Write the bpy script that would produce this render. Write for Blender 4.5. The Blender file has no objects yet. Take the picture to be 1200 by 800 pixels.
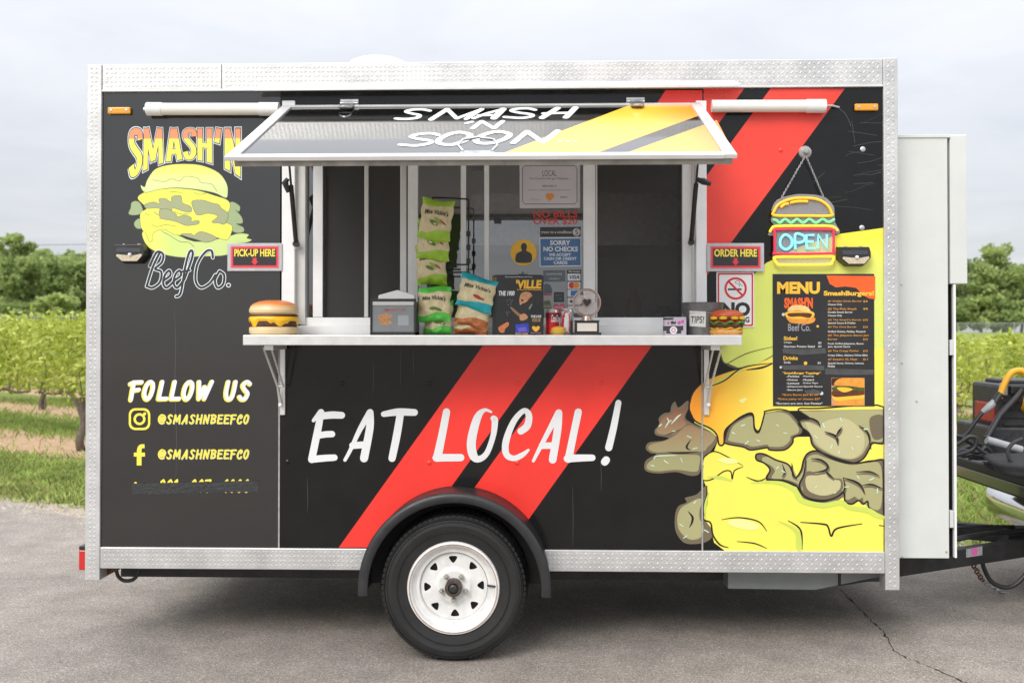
import bpy, bmesh, math, random
import numpy as np
from mathutils import Vector, Matrix, Euler
from mathutils.geometry import tessellate_polygon

random.seed(7)
rng = np.random.default_rng(7)
scene = bpy.context.scene
col = scene.collection
R = math.radians

# ------------------------------------------------------------------ camera
FPX = 1198.0                       # focal length in pixels of the 1200 px wide photo
PITCH, YAW = R(0.6), R(1.6)
HORIZON = 389.0
PPY = HORIZON - FPX * math.tan(PITCH)
CAM = Vector((0.0, -4.7, 1.45))
cam_d = bpy.data.cameras.new('camera')
cam_d.sensor_width = 36.0
cam_d.lens = FPX / 1200.0 * 36.0
cam_d.shift_y = (PPY - 400.0) / 1200.0
cam_d.clip_start = 0.05
cam_d.clip_end = 3000.0
cam_d.dof.use_dof = True
cam_d.dof.focus_distance = 4.65
cam_d.dof.aperture_fstop = 3.4
cam = bpy.data.objects.new('camera', cam_d)
cam.location = CAM
cam.rotation_euler = (R(90) + PITCH, 0.0, YAW)
col.objects.link(cam)
scene.camera = cam
CR = Euler((R(90) + PITCH, 0.0, YAW)).to_matrix()

def ray(px, py):
    return CR @ Vector(((px - 600.0) / FPX, (PPY - py) / FPX, -1.0))

def on_plane(px, py, p0, n):
    d = ray(px, py)
    t = (p0 - CAM).dot(n) / d.dot(n)
    return CAM + d * t

def at(px, py, Y=0.0):             # photo pixel -> point on the vertical plane at depth Y
    d = ray(px, py)
    return CAM + d * ((Y - CAM.y) / d.y)

def gnd(px, py, z=0.0):            # photo pixel -> point on the ground
    d = ray(px, py)
    return CAM + d * ((z - CAM.z) / d.z)

def mpp(Y):                        # metres per photo pixel at depth Y
    return (Y - CAM.y) / FPX

# ------------------------------------------------------------------ world and sun (bright overcast)
SUN_EL, SUN_AZ = R(39), R(-27)     # azimuth measured from -Y (behind the camera) towards +X
world = bpy.data.worlds.new('World')
scene.world = world
world.use_nodes = True
wt = world.node_tree
for n_ in list(wt.nodes):
    wt.nodes.remove(n_)
def wn(kind, **kw):
    n_ = wt.nodes.new(kind)
    for k, v in kw.items():
        setattr(n_, k, v)
    return n_
sky = wn('ShaderNodeTexSky', sky_type='NISHITA')
sky.sun_disc = False
sky.sun_elevation = SUN_EL
sky.sun_rotation = R(180) - SUN_AZ
sky.air_density = 1.0
sky.dust_density = 1.5
tc = wn('ShaderNodeTexCoord')
sep = wn('ShaderNodeSeparateXYZ')
wt.links.new(tc.outputs['Generated'], sep.inputs[0])
zc = wn('ShaderNodeMath', operation='MAXIMUM'); zc.inputs[1].default_value = 0.0
wt.links.new(sep.outputs['Z'], zc.inputs[0])
za = wn('ShaderNodeMath', operation='ADD'); za.inputs[1].default_value = 0.10
wt.links.new(zc.outputs[0], za.inputs[0])
dx = wn('ShaderNodeMath', operation='DIVIDE'); dy = wn('ShaderNodeMath', operation='DIVIDE')
wt.links.new(sep.outputs['X'], dx.inputs[0]); wt.links.new(za.outputs[0], dx.inputs[1])
wt.links.new(sep.outputs['Y'], dy.inputs[0]); wt.links.new(za.outputs[0], dy.inputs[1])
cb = wn('ShaderNodeCombineXYZ')
wt.links.new(dx.outputs[0], cb.inputs[0]); wt.links.new(dy.outputs[0], cb.inputs[1])
cn = wn('ShaderNodeTexNoise')
cn.inputs['Scale'].default_value = 1.3; cn.inputs['Detail'].default_value = 7.0
cn.inputs['Roughness'].default_value = 0.55; cn.inputs['Distortion'].default_value = 0.4
wt.links.new(cb.outputs[0], cn.inputs['Vector'])
cr = wn('ShaderNodeValToRGB')
cr.color_ramp.elements[0].position = 0.32; cr.color_ramp.elements[0].color = (6.5, 6.72, 7.2, 1)
cr.color_ramp.elements[1].position = 0.66; cr.color_ramp.elements[1].color = (7.7, 7.8, 8.15, 1)
wt.links.new(cn.outputs['Fac'], cr.inputs['Fac'])
gy = wn('ShaderNodeMath', operation='MULTIPLY_ADD')       # overcast sky: brighter towards the zenith
gy.inputs[1].default_value = 1.5; gy.inputs[2].default_value = 0.40
wt.links.new(zc.outputs[0], gy.inputs[0])
gz = wn('ShaderNodeMath', operation='MULTIPLY_ADD'); gz.inputs[2].default_value = 0.58
wt.links.new(zc.outputs[0], gz.inputs[0]); wt.links.new(gy.outputs[0], gz.inputs[1])
cm = wn('ShaderNodeMix', data_type='RGBA', blend_type='MULTIPLY')
cm.inputs['Factor'].default_value = 1.0
wt.links.new(cr.outputs[0], cm.inputs['A'])
wt.links.new(gz.outputs[0], cm.inputs['B'])
mx = wn('ShaderNodeMix', data_type='RGBA'); mx.inputs['Factor'].default_value = 0.90
wt.links.new(sky.outputs[0], mx.inputs['A']); wt.links.new(cm.outputs['Result'], mx.inputs['B'])
bg = wn('ShaderNodeBackground'); bg.inputs['Strength'].default_value = 0.115
wt.links.new(mx.outputs['Result'], bg.inputs['Color'])
wo = wn('ShaderNodeOutputWorld')
wt.links.new(bg.outputs[0], wo.inputs['Surface'])

sun_d = bpy.data.lights.new('sun', 'SUN')
sun_d.energy = 1.5
sun_d.angle = R(28)
sun_d.color = (1.0, 0.96, 0.9)
sun = bpy.data.objects.new('sun', sun_d)
to_sun = Vector((math.sin(SUN_AZ) * math.cos(SUN_EL), -math.cos(SUN_AZ) * math.cos(SUN_EL), math.sin(SUN_EL)))
sun.rotation_euler = (-to_sun).to_track_quat('-Z', 'Y').to_euler()
sun.location = (-3, -6, 9)
col.objects.link(sun)

scene.view_settings.view_transform = 'Standard'
scene.view_settings.look = 'None'
scene.view_settings.gamma = 1.0
scene.view_settings.use_curve_mapping = False
scene.view_settings.exposure = 0.52

# ------------------------------------------------------------------ materials
def S(r, g, b):
    f = lambda c: (c / 255 / 12.92) if c / 255 <= 0.04045 else ((c / 255 + 0.055) / 1.055) ** 2.4
    return (f(r), f(g), f(b))

MATS = {}
def mat(name, c, rough=0.5, metal=0.0, var=0.0, vs=12.0, bump=0.0, bs=150.0, spec=0.5, coat=0.0,
        emit=0.0, alpha=1.0, trans=0.0, rvar=0.0, det=4.0):
    if name in MATS:
        return MATS[name]
    m = bpy.data.materials.new(name); m.use_nodes = True
    nt = m.node_tree; b = nt.nodes['Principled BSDF']
    b.inputs['Base Color'].default_value = (*c, 1)
    b.inputs['Roughness'].default_value = rough
    b.inputs['Metallic'].default_value = metal
    b.inputs['Specular IOR Level'].default_value = spec
    b.inputs['Coat Weight'].default_value = coat
    b.inputs['Coat Roughness'].default_value = 0.06
    b.inputs['Alpha'].default_value = alpha
    b.inputs['Transmission Weight'].default_value = trans
    if emit:
        b.inputs['Emission Color'].default_value = (*c, 1)
        b.inputs['Emission Strength'].default_value = emit
    co = nt.nodes.new('ShaderNodeTexCoord')
    if var or rvar:
        n = nt.nodes.new('ShaderNodeTexNoise'); n.inputs['Scale'].default_value = vs
        n.inputs['Detail'].default_value = det; n.inputs['Roughness'].default_value = 0.62
        nt.links.new(co.outputs['Object'], n.inputs['Vector'])
    if var:
        r = nt.nodes.new('ShaderNodeValToRGB')
        r.color_ramp.elements[0].position = 0.3; r.color_ramp.elements[1].position = 0.7
        r.color_ramp.elements[0].color = (*[x * (1 - var) for x in c], 1)
        r.color_ramp.elements[1].color = (*[min(1, x * (1 + var)) for x in c], 1)
        nt.links.new(n.outputs['Fac'], r.inputs['Fac'])
        nt.links.new(r.outputs[0], b.inputs['Base Color'])
    if rvar:
        mr = nt.nodes.new('ShaderNodeMapRange')
        mr.inputs['From Min'].default_value = 0.3; mr.inputs['From Max'].default_value = 0.7
        mr.inputs['To Min'].default_value = max(0.02, rough - rvar); mr.inputs['To Max'].default_value = rough + rvar
        nt.links.new(n.outputs['Fac'], mr.inputs['Value'])
        nt.links.new(mr.outputs[0], b.inputs['Roughness'])
    if bump:
        n2 = nt.nodes.new('ShaderNodeTexNoise'); n2.inputs['Scale'].default_value = bs
        n2.inputs['Detail'].default_value = 3.0
        nt.links.new(co.outputs['Object'], n2.inputs['Vector'])
        bp = nt.nodes.new('ShaderNodeBump'); bp.inputs['Strength'].default_value = bump
        bp.inputs['Distance'].default_value = 0.01
        nt.links.new(n2.outputs['Fac'], bp.inputs['Height'])
        nt.links.new(bp.outputs[0], b.inputs['Normal'])
    MATS[name] = m
    return m

def ramp_mat(name, axis, p0, p1, stops, rough=0.35, var_noise=0.0):
    """Printed colour gradient: world position along axis from p0 to p1 -> colour stops."""
    m = bpy.data.materials.new(name); m.use_nodes = True
    nt = m.node_tree; b = nt.nodes['Principled BSDF']
    b.inputs['Roughness'].default_value = rough
    ge = nt.nodes.new('ShaderNodeNewGeometry'); sp = nt.nodes.new('ShaderNodeSeparateXYZ')
    nt.links.new(ge.outputs['Position'], sp.inputs[0])
    mr = nt.nodes.new('ShaderNodeMapRange')
    mr.inputs['From Min'].default_value = p0; mr.inputs['From Max'].default_value = p1
    nt.links.new(sp.outputs[axis], mr.inputs['Value'])
    r = nt.nodes.new('ShaderNodeValToRGB')
    el = r.color_ramp.elements
    while len(el) < len(stops): el.new(0.5)
    for e, (p, c) in zip(el, stops):
        e.position = p; e.color = (*c, 1)
    src = mr.outputs[0]
    if var_noise:
        n = nt.nodes.new('ShaderNodeTexNoise'); n.inputs['Scale'].default_value = 3.0
        ma = nt.nodes.new('ShaderNodeMath'); ma.operation = 'MULTIPLY_ADD'
        ma.inputs[1].default_value = var_noise
        nt.links.new(ge.outputs['Position'], n.inputs['Vector'])
        nt.links.new(n.outputs['Fac'], ma.inputs[0]); nt.links.new(src, ma.inputs[2])
        src = ma.outputs[0]
    nt.links.new(src, r.inputs['Fac'])
    nt.links.new(r.outputs[0], b.inputs['Base Color'])
    MATS[name] = m
    return m

VINYL_R = 0.15
M_black = mat('vinyl_black', (0.007, 0.0072, 0.0072), VINYL_R, spec=0.38, var=0.25, vs=5, rvar=0.07, bump=0.14, bs=2.6)
M_hatchv = mat('hatch_black', (0.007, 0.0072, 0.0075), 0.08, coat=0.25, rvar=0.02, vs=4)
M_char = mat('vinyl_charcoal', (0.005, 0.0051, 0.0056), 0.12, spec=0.95, coat=0.4, var=0.12, vs=3, rvar=0.06, bump=0.05, bs=3.0)
M_red = mat('vinyl_red', (0.88, 0.042, 0.030), 0.25, var=0.1, vs=2.0)
M_white_v = mat('vinyl_white', (0.78, 0.79, 0.79), 0.35, var=0.03)
M_yel_v = mat('vinyl_yellow', (0.86, 0.76, 0.10), 0.3, var=0.04, vs=4)
M_alu = mat('aluminium_plate', (0.60, 0.60, 0.59), 0.42, 0.60, var=0.12, vs=6, rvar=0.08, bump=0.06, bs=60)
M_alu_w = mat('aluminium_plain', (0.68, 0.68, 0.66), 0.36, 0.35, var=0.06, vs=8, rvar=0.06)
M_white = mat('white_paint', (0.84, 0.84, 0.82), 0.35, var=0.04, vs=5, rvar=0.05)
M_frame = mat('window_frame_white', (0.86, 0.87, 0.87), 0.38, 0.0, var=0.05, vs=9)
M_grey_box = mat('cabinet_white', (0.60, 0.62, 0.59), 0.4, var=0.06, vs=3, bump=0.02, bs=8)
M_steel = mat('galvanised', (0.55, 0.56, 0.56), 0.35, 0.9, var=0.2, vs=30, rvar=0.08)
M_dsteel = mat('dark_steel', (0.025, 0.025, 0.026), 0.5, 0.2, var=0.4, vs=12, bump=0.15, bs=120)
M_rubber = mat('tyre_rubber', (0.013, 0.013, 0.013), 0.5, var=0.3, vs=9, bump=0.12, bs=90)
M_plastic = mat('black_plastic', (0.022, 0.022, 0.023), 0.42, var=0.25, vs=14, rvar=0.08)
M_pvc = mat('lamp_tube_white', (0.78, 0.77, 0.70), 0.35, var=0.03)
M_pvcb = mat('lamp_cap_white', (0.80, 0.80, 0.77), 0.4, var=0.03)
M_amber = mat('amber_lens', (0.75, 0.33, 0.02), 0.25, coat=0.4)
M_redlens = mat('red_lens', (0.55, 0.02, 0.02), 0.2, coat=0.5)
M_screw = mat('screw_metal', (0.6, 0.6, 0.58), 0.35, 0.9)
M_dark = mat('interior_dark', (0.10, 0.10, 0.095), 0.7, var=0.2)
M_seam = mat('seam_grey', (0.33, 0.33, 0.32), 0.5, var=0.2, vs=40)
M_rust = mat('rusty_steel', (0.16, 0.07, 0.035), 0.75, 0.3, var=0.5, vs=60, bump=0.3, bs=200)
M_stain = mat('counter_steel', (0.72, 0.72, 0.70), 0.36, 0.55, var=0.05, vs=20, rvar=0.07)

def glass_mat():
    m = bpy.data.materials.new('window_glass'); m.use_nodes = True
    nt = m.node_tree; nt.nodes.clear()
    o = nt.nodes.new('ShaderNodeOutputMaterial'); t = nt.nodes.new('ShaderNodeBsdfTransparent')
    g = nt.nodes.new('ShaderNodeBsdfGlossy'); x = nt.nodes.new('ShaderNodeMixShader'); lw = nt.nodes.new('ShaderNodeFresnel')
    g.inputs['Roughness'].default_value = 0.015
    g.inputs['Color'].default_value = (0.95, 0.97, 1, 1)
    t.inputs['Color'].default_value = (0.62, 0.64, 0.66, 1)
    lw.inputs['IOR'].default_value = 1.95
    mm = nt.nodes.new('ShaderNodeMath'); mm.operation = 'MULTIPLY_ADD'
    mm.inputs[1].default_value = 1.0; mm.inputs[2].default_value = 0.09
    nt.links.new(lw.outputs[0], mm.inputs[0])
    nt.links.new(mm.outputs[0], x.inputs[0]); nt.links.new(t.outputs[0], x.inputs[1]); nt.links.new(g.outputs[0], x.inputs[2])
    nt.links.new(x.outputs[0], o.inputs['Surface'])
    return m
M_glass = glass_mat()

def screen_mat():
    m = bpy.data.materials.new('insect_screen'); m.use_nodes = True
    nt = m.node_tree; nt.nodes.clear()
    o = nt.nodes.new('ShaderNodeOutputMaterial'); t = nt.nodes.new('ShaderNodeBsdfTransparent')
    d = nt.nodes.new('ShaderNodeBsdfPrincipled'); x = nt.nodes.new('ShaderNodeMixShader')
    d.inputs['Base Color'].default_value = (0.05, 0.048, 0.045, 1); d.inputs['Roughness'].default_value = 0.6
    x.inputs[0].default_value = 0.64
    nt.links.new(t.outputs[0], x.inputs[1]); nt.links.new(d.outputs[0], x.inputs[2])
    nt.links.new(x.outputs[0], o.inputs['Surface'])
    return m
M_screen = screen_mat()

def clear_mat(name, c, a):
    m = bpy.data.materials.new(name); m.use_nodes = True
    nt = m.node_tree; nt.nodes.clear()
    o = nt.nodes.new('ShaderNodeOutputMaterial'); t = nt.nodes.new('ShaderNodeBsdfTransparent')
    d = nt.nodes.new('ShaderNodeBsdfPrincipled'); x = nt.nodes.new('ShaderNodeMixShader')
    d.inputs['Base Color'].default_value = (*c, 1); d.inputs['Roughness'].default_value = 0.15
    x.inputs[0].default_value = a
    nt.links.new(t.outputs[0], x.inputs[1]); nt.links.new(d.outputs[0], x.inputs[2])
    nt.links.new(x.outputs[0], o.inputs['Surface'])
    return m

# ------------------------------------------------------------------ helpers: objects
def root(name, loc, label, cat, group=None, kind=None):
    o = bpy.data.objects.new(name, None)
    o.location = loc; o.empty_display_size = 0.1
    col.objects.link(o)
    tag(o, label, cat, group, kind)
    return o

def tag(o, label=None, cat=None, group=None, kind=None):
    if label: o['label'] = label
    if cat: o['category'] = cat
    if group: o['group'] = group
    if kind: o['kind'] = kind
    return o

def set_parent(o, p, local=False):
    o.parent = p
    if not local and p.type == 'EMPTY':
        o.matrix_parent_inverse = Matrix.Translation(-Vector(p.location))

def copy_tree(o, parent=None):
    c = o.copy(); col.objects.link(c)
    if parent is not None:
        c.parent = parent
    for ch in o.children:
        copy_tree(ch, c)
    return c

class MB:
    """Collects shapes; build() links them as one mesh object."""
    def __init__(self, *mats):
        self.v = []; self.f = []; self.m = []; self.mats = list(mats); self.sm = []
    def mi(self, m):
        if m is None: return 0
        if m not in self.mats: self.mats.append(m)
        return self.mats.index(m)
    def add(self, vs, fs, m=None, smooth=False):
        o = len(self.v); self.v.extend(tuple(p) for p in vs)
        k = self.mi(m)
        for f in fs:
            self.f.append(tuple(i + o for i in f)); self.m.append(k); self.sm.append(smooth)
    def box(self, a, b, m=None, mtx=None):
        x0, x1 = sorted((a[0], b[0])); y0, y1 = sorted((a[1], b[1])); z0, z1 = sorted((a[2], b[2]))
        vs = [Vector(p) for p in ((x0,y0,z0),(x1,y0,z0),(x1,y1,z0),(x0,y1,z0),(x0,y0,z1),(x1,y0,z1),(x1,y1,z1),(x0,y1,z1))]
        if mtx: vs = [mtx @ p for p in vs]
        self.add(vs, [(0,3,2,1),(4,5,6,7),(0,1,5,4),(1,2,6,5),(2,3,7,6),(3,0,4,7)], m)
    def tube(self, pts, r, seg=8, m=None, cap=True, closed=False, smooth=True):
        pts = [Vector(p) for p in pts]; n = len(pts)
        rr = r if isinstance(r, (list, tuple)) else [r] * n
        vs = []; prev = None
        for i, p in enumerate(pts):
            if closed: t = pts[(i + 1) % n] - pts[i - 1]
            else: t = pts[min(i + 1, n - 1)] - pts[max(i - 1, 0)]
            if t.length < 1e-9: t = Vector((0, 0, 1))
            t.normalize()
            if prev is None:
                a = Vector((0, 0, 1)) if abs(t.z) < 0.9 else Vector((1, 0, 0))
                u = t.cross(a).normalized()
            else:
                u = (prev - t * prev.dot(t))
                u = u.normalized() if u.length > 1e-6 else t.orthogonal().normalized()
            prev = u; w = t.cross(u)
            for k in range(seg):
                an = 2 * math.pi * k / seg
                vs.append(p + (u * math.cos(an) + w * math.sin(an)) * rr[i])
        fs = []
        for i in range(n if closed else n - 1):
            j = (i + 1) % n
            for k in range(seg):
                l = (k + 1) % seg
                fs.append((i*seg+k, i*seg+l, j*seg+l, j*seg+k))
        self.add(vs, fs, m, smooth)
        if cap and not closed:
            self.add(vs[:seg], [tuple(range(seg))[::-1]], m); self.add(vs[-seg:], [tuple(range(seg))], m)
    def lathe(self, c, prof, seg=32, m=None, axis='Z', smooth=True, fn=None, mfn=None):
        c = Vector(c); n = len(prof)
        vs = []
        for (r, h) in prof:
            for k in range(seg):
                a = 2 * math.pi * k / seg
                x, y = r * math.cos(a), r * math.sin(a)
                p = Vector((x, y, h)) if axis == 'Z' else (Vector((x, h, y)) if axis == 'Y' else Vector((h, x, y)))
                if fn: p = fn(p, a)
                vs.append(c + p)
        for i in range(n - 1):
            fs = [(i*seg+k, i*seg+(k+1) % seg, (i+1)*seg+(k+1) % seg, (i+1)*seg+k) for k in range(seg)]
            used = sorted({q for f in fs for q in f}); mp = {q: t for t, q in enumerate(used)}
            self.add([vs[q] for q in used], [tuple(mp[q] for q in f) for f in fs], (mfn(i) if mfn else m), smooth)
    def grid(self, fn, nu, nv, m=None, mfn=None, smooth=True):
        base = len(self.v)
        for j in range(nv + 1):
            for i in range(nu + 1):
                self.v.append(tuple(fn(i / nu, j / nv)))
        for j in range(nv):
            for i in range(nu):
                a = base + j * (nu + 1) + i
                self.f.append((a, a + 1, a + nu + 2, a + nu + 1))
                self.m.append(self.mi(mfn((i + .5) / nu, (j + .5) / nv) if mfn else m)); self.sm.append(smooth)
    def build(self, name, parent=None, bevel=0.0, local=False, weld=False, seg=2, shade_angle=None):
        me = bpy.data.meshes.new(name)
        me.from_pydata(self.v, [], self.f)
        for m in self.mats: me.materials.append(m)
        if self.mats:
            me.polygons.foreach_set('material_index', self.m)
        me.polygons.foreach_set('use_smooth', self.sm)
        if weld:
            b = bmesh.new(); b.from_mesh(me)
            bmesh.ops.remove_doubles(b, verts=b.verts, dist=1e-5)
            bmesh.ops.recalc_face_normals(b, faces=b.faces)
            b.to_mesh(me); b.free()
        me.update()
        o = bpy.data.objects.new(name, me); col.objects.link(o)
        if parent is not None: set_parent(o, parent, local)
        if bevel:
            bm_ = o.modifiers.new('bevel', 'BEVEL'); bm_.width = bevel; bm_.segments = seg
            bm_.limit_method = 'ANGLE'; bm_.angle_limit = R(40)
        return o

# ------------------------------------------------------------------ helpers: flat print traced as shapes
_tc = {}
def text_tris(s, bold=0.0, shear=0.0, space=1.0):
    key = (s, bold, shear, space)
    if key in _tc: return _tc[key]
    cu = bpy.data.curves.new('t', 'FONT'); cu.body = s; cu.size = 1.0
    cu.resolution_u = 3; cu.offset = bold; cu.shear = shear; cu.fill_mode = 'FRONT'; cu.space_character = space
    o = bpy.data.objects.new('t', cu); col.objects.link(o)
    dg = bpy.context.evaluated_depsgraph_get(); dg.update()
    ev = o.evaluated_get(dg); me = ev.to_mesh()
    vs = [(v.co.x, v.co.y) for v in me.vertices]; fs = [tuple(p.vertices) for p in me.polygons]
    ev.to_mesh_clear()
    bpy.data.objects.remove(o); bpy.data.curves.remove(cu)
    _tc[key] = (vs, fs)
    return vs, fs

def smooth_pts(pts, closed=False, n=6):
    pts = [tuple(map(float, p)) for p in pts]; k = len(pts); out = []
    rng_ = range(k) if closed else range(k - 1)
    for i in rng_:
        if closed: p0, p1, p2, p3 = pts[i-1], pts[i], pts[(i+1) % k], pts[(i+2) % k]
        else: p0, p1, p2, p3 = pts[max(i-1, 0)], pts[i], pts[i+1], pts[min(i+2, k-1)]
        for j in range(n):
            t = j / n
            out.append(tuple(0.5 * ((2*b) + (-a+c)*t + (2*a-5*b+4*c-d)*t*t + (-a+3*b-3*c+d)*t**3)
                             for a, b, c, d in zip(p0, p1, p2, p3)))
    if not closed: out.append(pts[-1])
    return out

class Decal(MB):
    """Flat print on a plane; all positions are photo pixels cast onto that plane, stacked in thin layers."""
    def __init__(self, p0, n, lift=0.0004, step=0.00004):
        super().__init__()
        self.p0 = Vector(p0); self.n = Vector(n).normalized(); self.lift = lift; self.step = step
    def P(self, x, y):
        return on_plane(x, y, self.p0, self.n) + self.n * self.lift
    def _up(self): self.lift += self.step
    def tris(self, pts2, fs, m, up=True):
        vs = [self.P(p[0], p[1]) + (self.n * p[2] if len(p) > 2 else Vector((0, 0, 0))) for p in pts2]
        out = []
        for f in fs:
            a, b, c = (vs[f[0]], vs[f[1]], vs[f[2]])
            out.append(f if (b - a).cross(c - a).dot(self.n) > 0 else tuple(reversed(f)))
        self.add(vs, out, m)
        if up: self._up()
    def poly(self, pts, m, smooth=False, n=5, up=True):
        if smooth: pts = smooth_pts(pts, True, n)
        fs = tessellate_polygon([[Vector((x, y, 0)) for x, y in pts]])
        self.tris(pts, [tuple(f) for f in fs], m, up)
    def rect(self, x0, y0, x1, y1, m, up=True):
        self.poly([(x0, y0), (x1, y0), (x1, y1), (x0, y1)], m, up=up)
    def rrect(self, x0, y0, x1, y1, r, m, up=True):
        pts = []
        for cx, cy, a0 in ((x1-r, y0+r, -90), (x1-r, y1-r, 0), (x0+r, y1-r, 90), (x0+r, y0+r, 180)):
            for k in range(5):
                a = R(a0 + 22.5 * k); pts.append((cx + r*math.cos(a), cy + r*math.sin(a)))
        self.poly(pts, m, up=up)
    def disc(self, cx, cy, rx, m, ry=None, n=24, up=True):
        ry = ry or rx
        self.poly([(cx + rx*math.cos(2*math.pi*k/n), cy + ry*math.sin(2*math.pi*k/n)) for k in range(n)], m, up=up)
    def ring(self, cx, cy, r0, r1, m, n=32, up=True):
        pts = [(cx + r*math.cos(2*math.pi*k/n), cy + r*math.sin(2*math.pi*k/n)) for r in (r0, r1) for k in range(n)]
        fs = []
        for k in range(n):
            l = (k + 1) % n
            fs += [(k, l, n + l), (k, n + l, n + k)]
        self.tris(pts, fs, m, up)
    def stroke(self, pts, w, m, smooth=True, cap=True, closed=False, n=6, up=True, ys=1.0, warp=None):
        if ys != 1.0: pts = [(x, y * ys) for x, y in pts]
        ws = w if isinstance(w, (list, tuple)) else [w] * len(pts)
        p3 = [(x, y, ww) for (x, y), ww in zip(pts, ws)]
        if smooth and len(p3) > 2: p3 = smooth_pts(p3, closed, n)
        L, Rr = [], []; k = len(p3)
        for i, (x, y, ww) in enumerate(p3):
            a = p3[i-1] if (i > 0 or closed) else p3[i]; b = p3[(i+1) % k] if (i < k-1 or closed) else p3[i]
            tx, ty = b[0]-a[0], b[1]-a[1]; l = math.hypot(tx, ty) or 1
            nx, ny = -ty/l, tx/l
            L.append((x + nx*ww/2, y + ny*ww/2)); Rr.append((x - nx*ww/2, y - ny*ww/2))
        allp = L + Rr; fs = []
        for i in range(k if closed else k - 1):
            j = (i + 1) % k
            fs += [(i, j, k + j), (i, k + j, k + i)]
        if cap and not closed:
            for (x, y, ww), (q, s) in ((p3[0], (p3[1], -1)), (p3[-1], (p3[-2], -1))):
                dx_, dy_ = x - q[0], y - q[1]; a0 = math.atan2(dy_, dx_)
                b0 = len(allp); allp.append((x, y))
                for t in range(7):
                    a = a0 - math.pi/2 + math.pi*t/6
                    allp.append((x + ww/2*math.cos(a), y + ww/2*math.sin(a)))
                fs += [(b0, b0+1+t, b0+2+t) for t in range(6)]
        if ys != 1.0: allp = [(x, y / ys) for x, y in allp]
        if warp: allp = [warp(x, y) for x, y in allp]
        li = [self.step*.7*i/k for i in range(k)]; li = li + li
        li += [-self.step*.1]*8 + [self.step*.75]*8 if len(allp) > 2*k else []
        allp = [(p[0], p[1], l) for p, l in zip(allp, li)]
        self.tris(allp, fs, m, up)
    def text(self, s, x0, y0, x1, y1, m, bold=0.0, shear=0.0, warp=None, up=True, space=1.0, pad=0.0):
        vs, fs = text_tris(s, bold, shear, space)
        if not vs: return
        bx, by = text_tris(s, 0.0, shear, space)[0], None
        ax, bx_ = min(v[0] for v in bx), max(v[0] for v in bx)
        ay, by_ = min(v[1] for v in bx), max(v[1] for v in bx)
        out = []
        for (x, y) in vs:
            u = (x - ax) / max(1e-6, bx_ - ax); v = (by_ - y) / max(1e-6, by_ - ay)
            if warp: out.append(warp(u, v))
            else: out.append((x0 + u * (x1 - x0), y0 + v * (y1 - y0)))
        self.tris(out, fs, m, up)

# hand-lettered capitals: strokes in a unit box, y down, (points, widths)
G = {
 'E': (.72, [[(.22,.05),(.12,.5),(.04,.95)], [(.18,.08),(.7,.05)], [(.12,.48),(.55,.45)], [(.05,.95),(.6,.93)]]),
 'A': (.85, [[(.0,1.),(.3,.6),(.66,.04)], [(.66,.04),(.66,.4),(.58,.97)], [(.26,.68),(.6,.68)]]),
 'T': (.75, [[(.05,.08),(.4,.05),(.78,.06)], [(.42,.08),(.25,.97)]]),
 'L': (.68, [[(.3,.03),(.06,.95)], [(.06,.95),(.58,.94)]]),
 'O': (.80, [[(.62,.12),(.45,.03),(.2,.25),(.06,.7),(.2,.97),(.45,.82),(.62,.4),(.62,.12)]]),
 'C': (.75, [[(.52,.38),(.68,.2),(.55,.03),(.28,.25),(.08,.68),(.2,.96),(.45,.93),(.6,.78)]]),
 'F': (.72, [[(.24,.05),(.04,1.)], [(.02,.14),(.3,.06),(.75,.04)], [(.14,.5),(.56,.45)]]),
 'W': (1.05, [[(.14,.03),(.12,.94)], [(.12,.94),(.5,.3)], [(.5,.3),(.48,.94)], [(.48,.94),(.98,.02)]]),
 'U': (.80, [[(.22,.03),(.08,.6),(.14,.94),(.4,.93),(.56,.6),(.7,.03)]]),
 'S': (.74, [[(.7,.14),(.5,.03),(.24,.22),(.36,.46),(.54,.66),(.4,.93),(.16,.97),(.02,.84)]]),
 'M': (1.0, [[(.02,.97),(.28,.05)], [(.28,.05),(.42,.75)], [(.42,.75),(.88,.04)], [(.88,.04),(.78,.97)]]),
 'H': (.82, [[(.24,.03),(.03,.97)], [(.8,.03),(.58,.97)], [(.14,.52),(.68,.46)]]),
 'N': (.85, [[(.02,.97),(.26,.05)], [(.26,.05),(.52,.94)], [(.52,.94),(.8,.03)]]),
 'B': (.74, [[(.24,.05),(.04,.95)], [(.1,.07),(.5,.04),(.66,.2),(.5,.42),(.2,.47)], [(.2,.47),(.56,.56),(.5,.84),(.04,.95)]]),
 '@': (1.0, [[(.62,.32),(.42,.3),(.3,.55),(.42,.72),(.58,.6),(.68,.3)], [(.66,.36),(.64,.7),(.84,.62),(.94,.34),(.76,.08),(.42,.05),(.1,.36),(.12,.78),(.42,.98),(.74,.9)]]),
 '0': (.78, [[(.5,.04),(.2,.25),(.1,.7),(.3,.97),(.56,.75),(.66,.3),(.5,.04)]]),
 '1': (.5, [[(.12,.2),(.38,.04)], [(.38,.04),(.2,.97)]]),
 '7': (.7, [[(.08,.08),(.7,.05)], [(.7,.05),(.25,.97)]]),
 '8': (.75, [[(.5,.04),(.22,.22),(.42,.48),(.58,.72),(.36,.97),(.12,.8),(.34,.5),(.62,.3),(.5,.04)]]),
 ' ': (.5, []), '-': (.6, [[(.1,.5),(.5,.5)]]), "'": (.3, [[(.22,.0),(.12,.22)]]), '.': (.25, [[(.05,.95),(.06,.95)]]),
}
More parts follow.
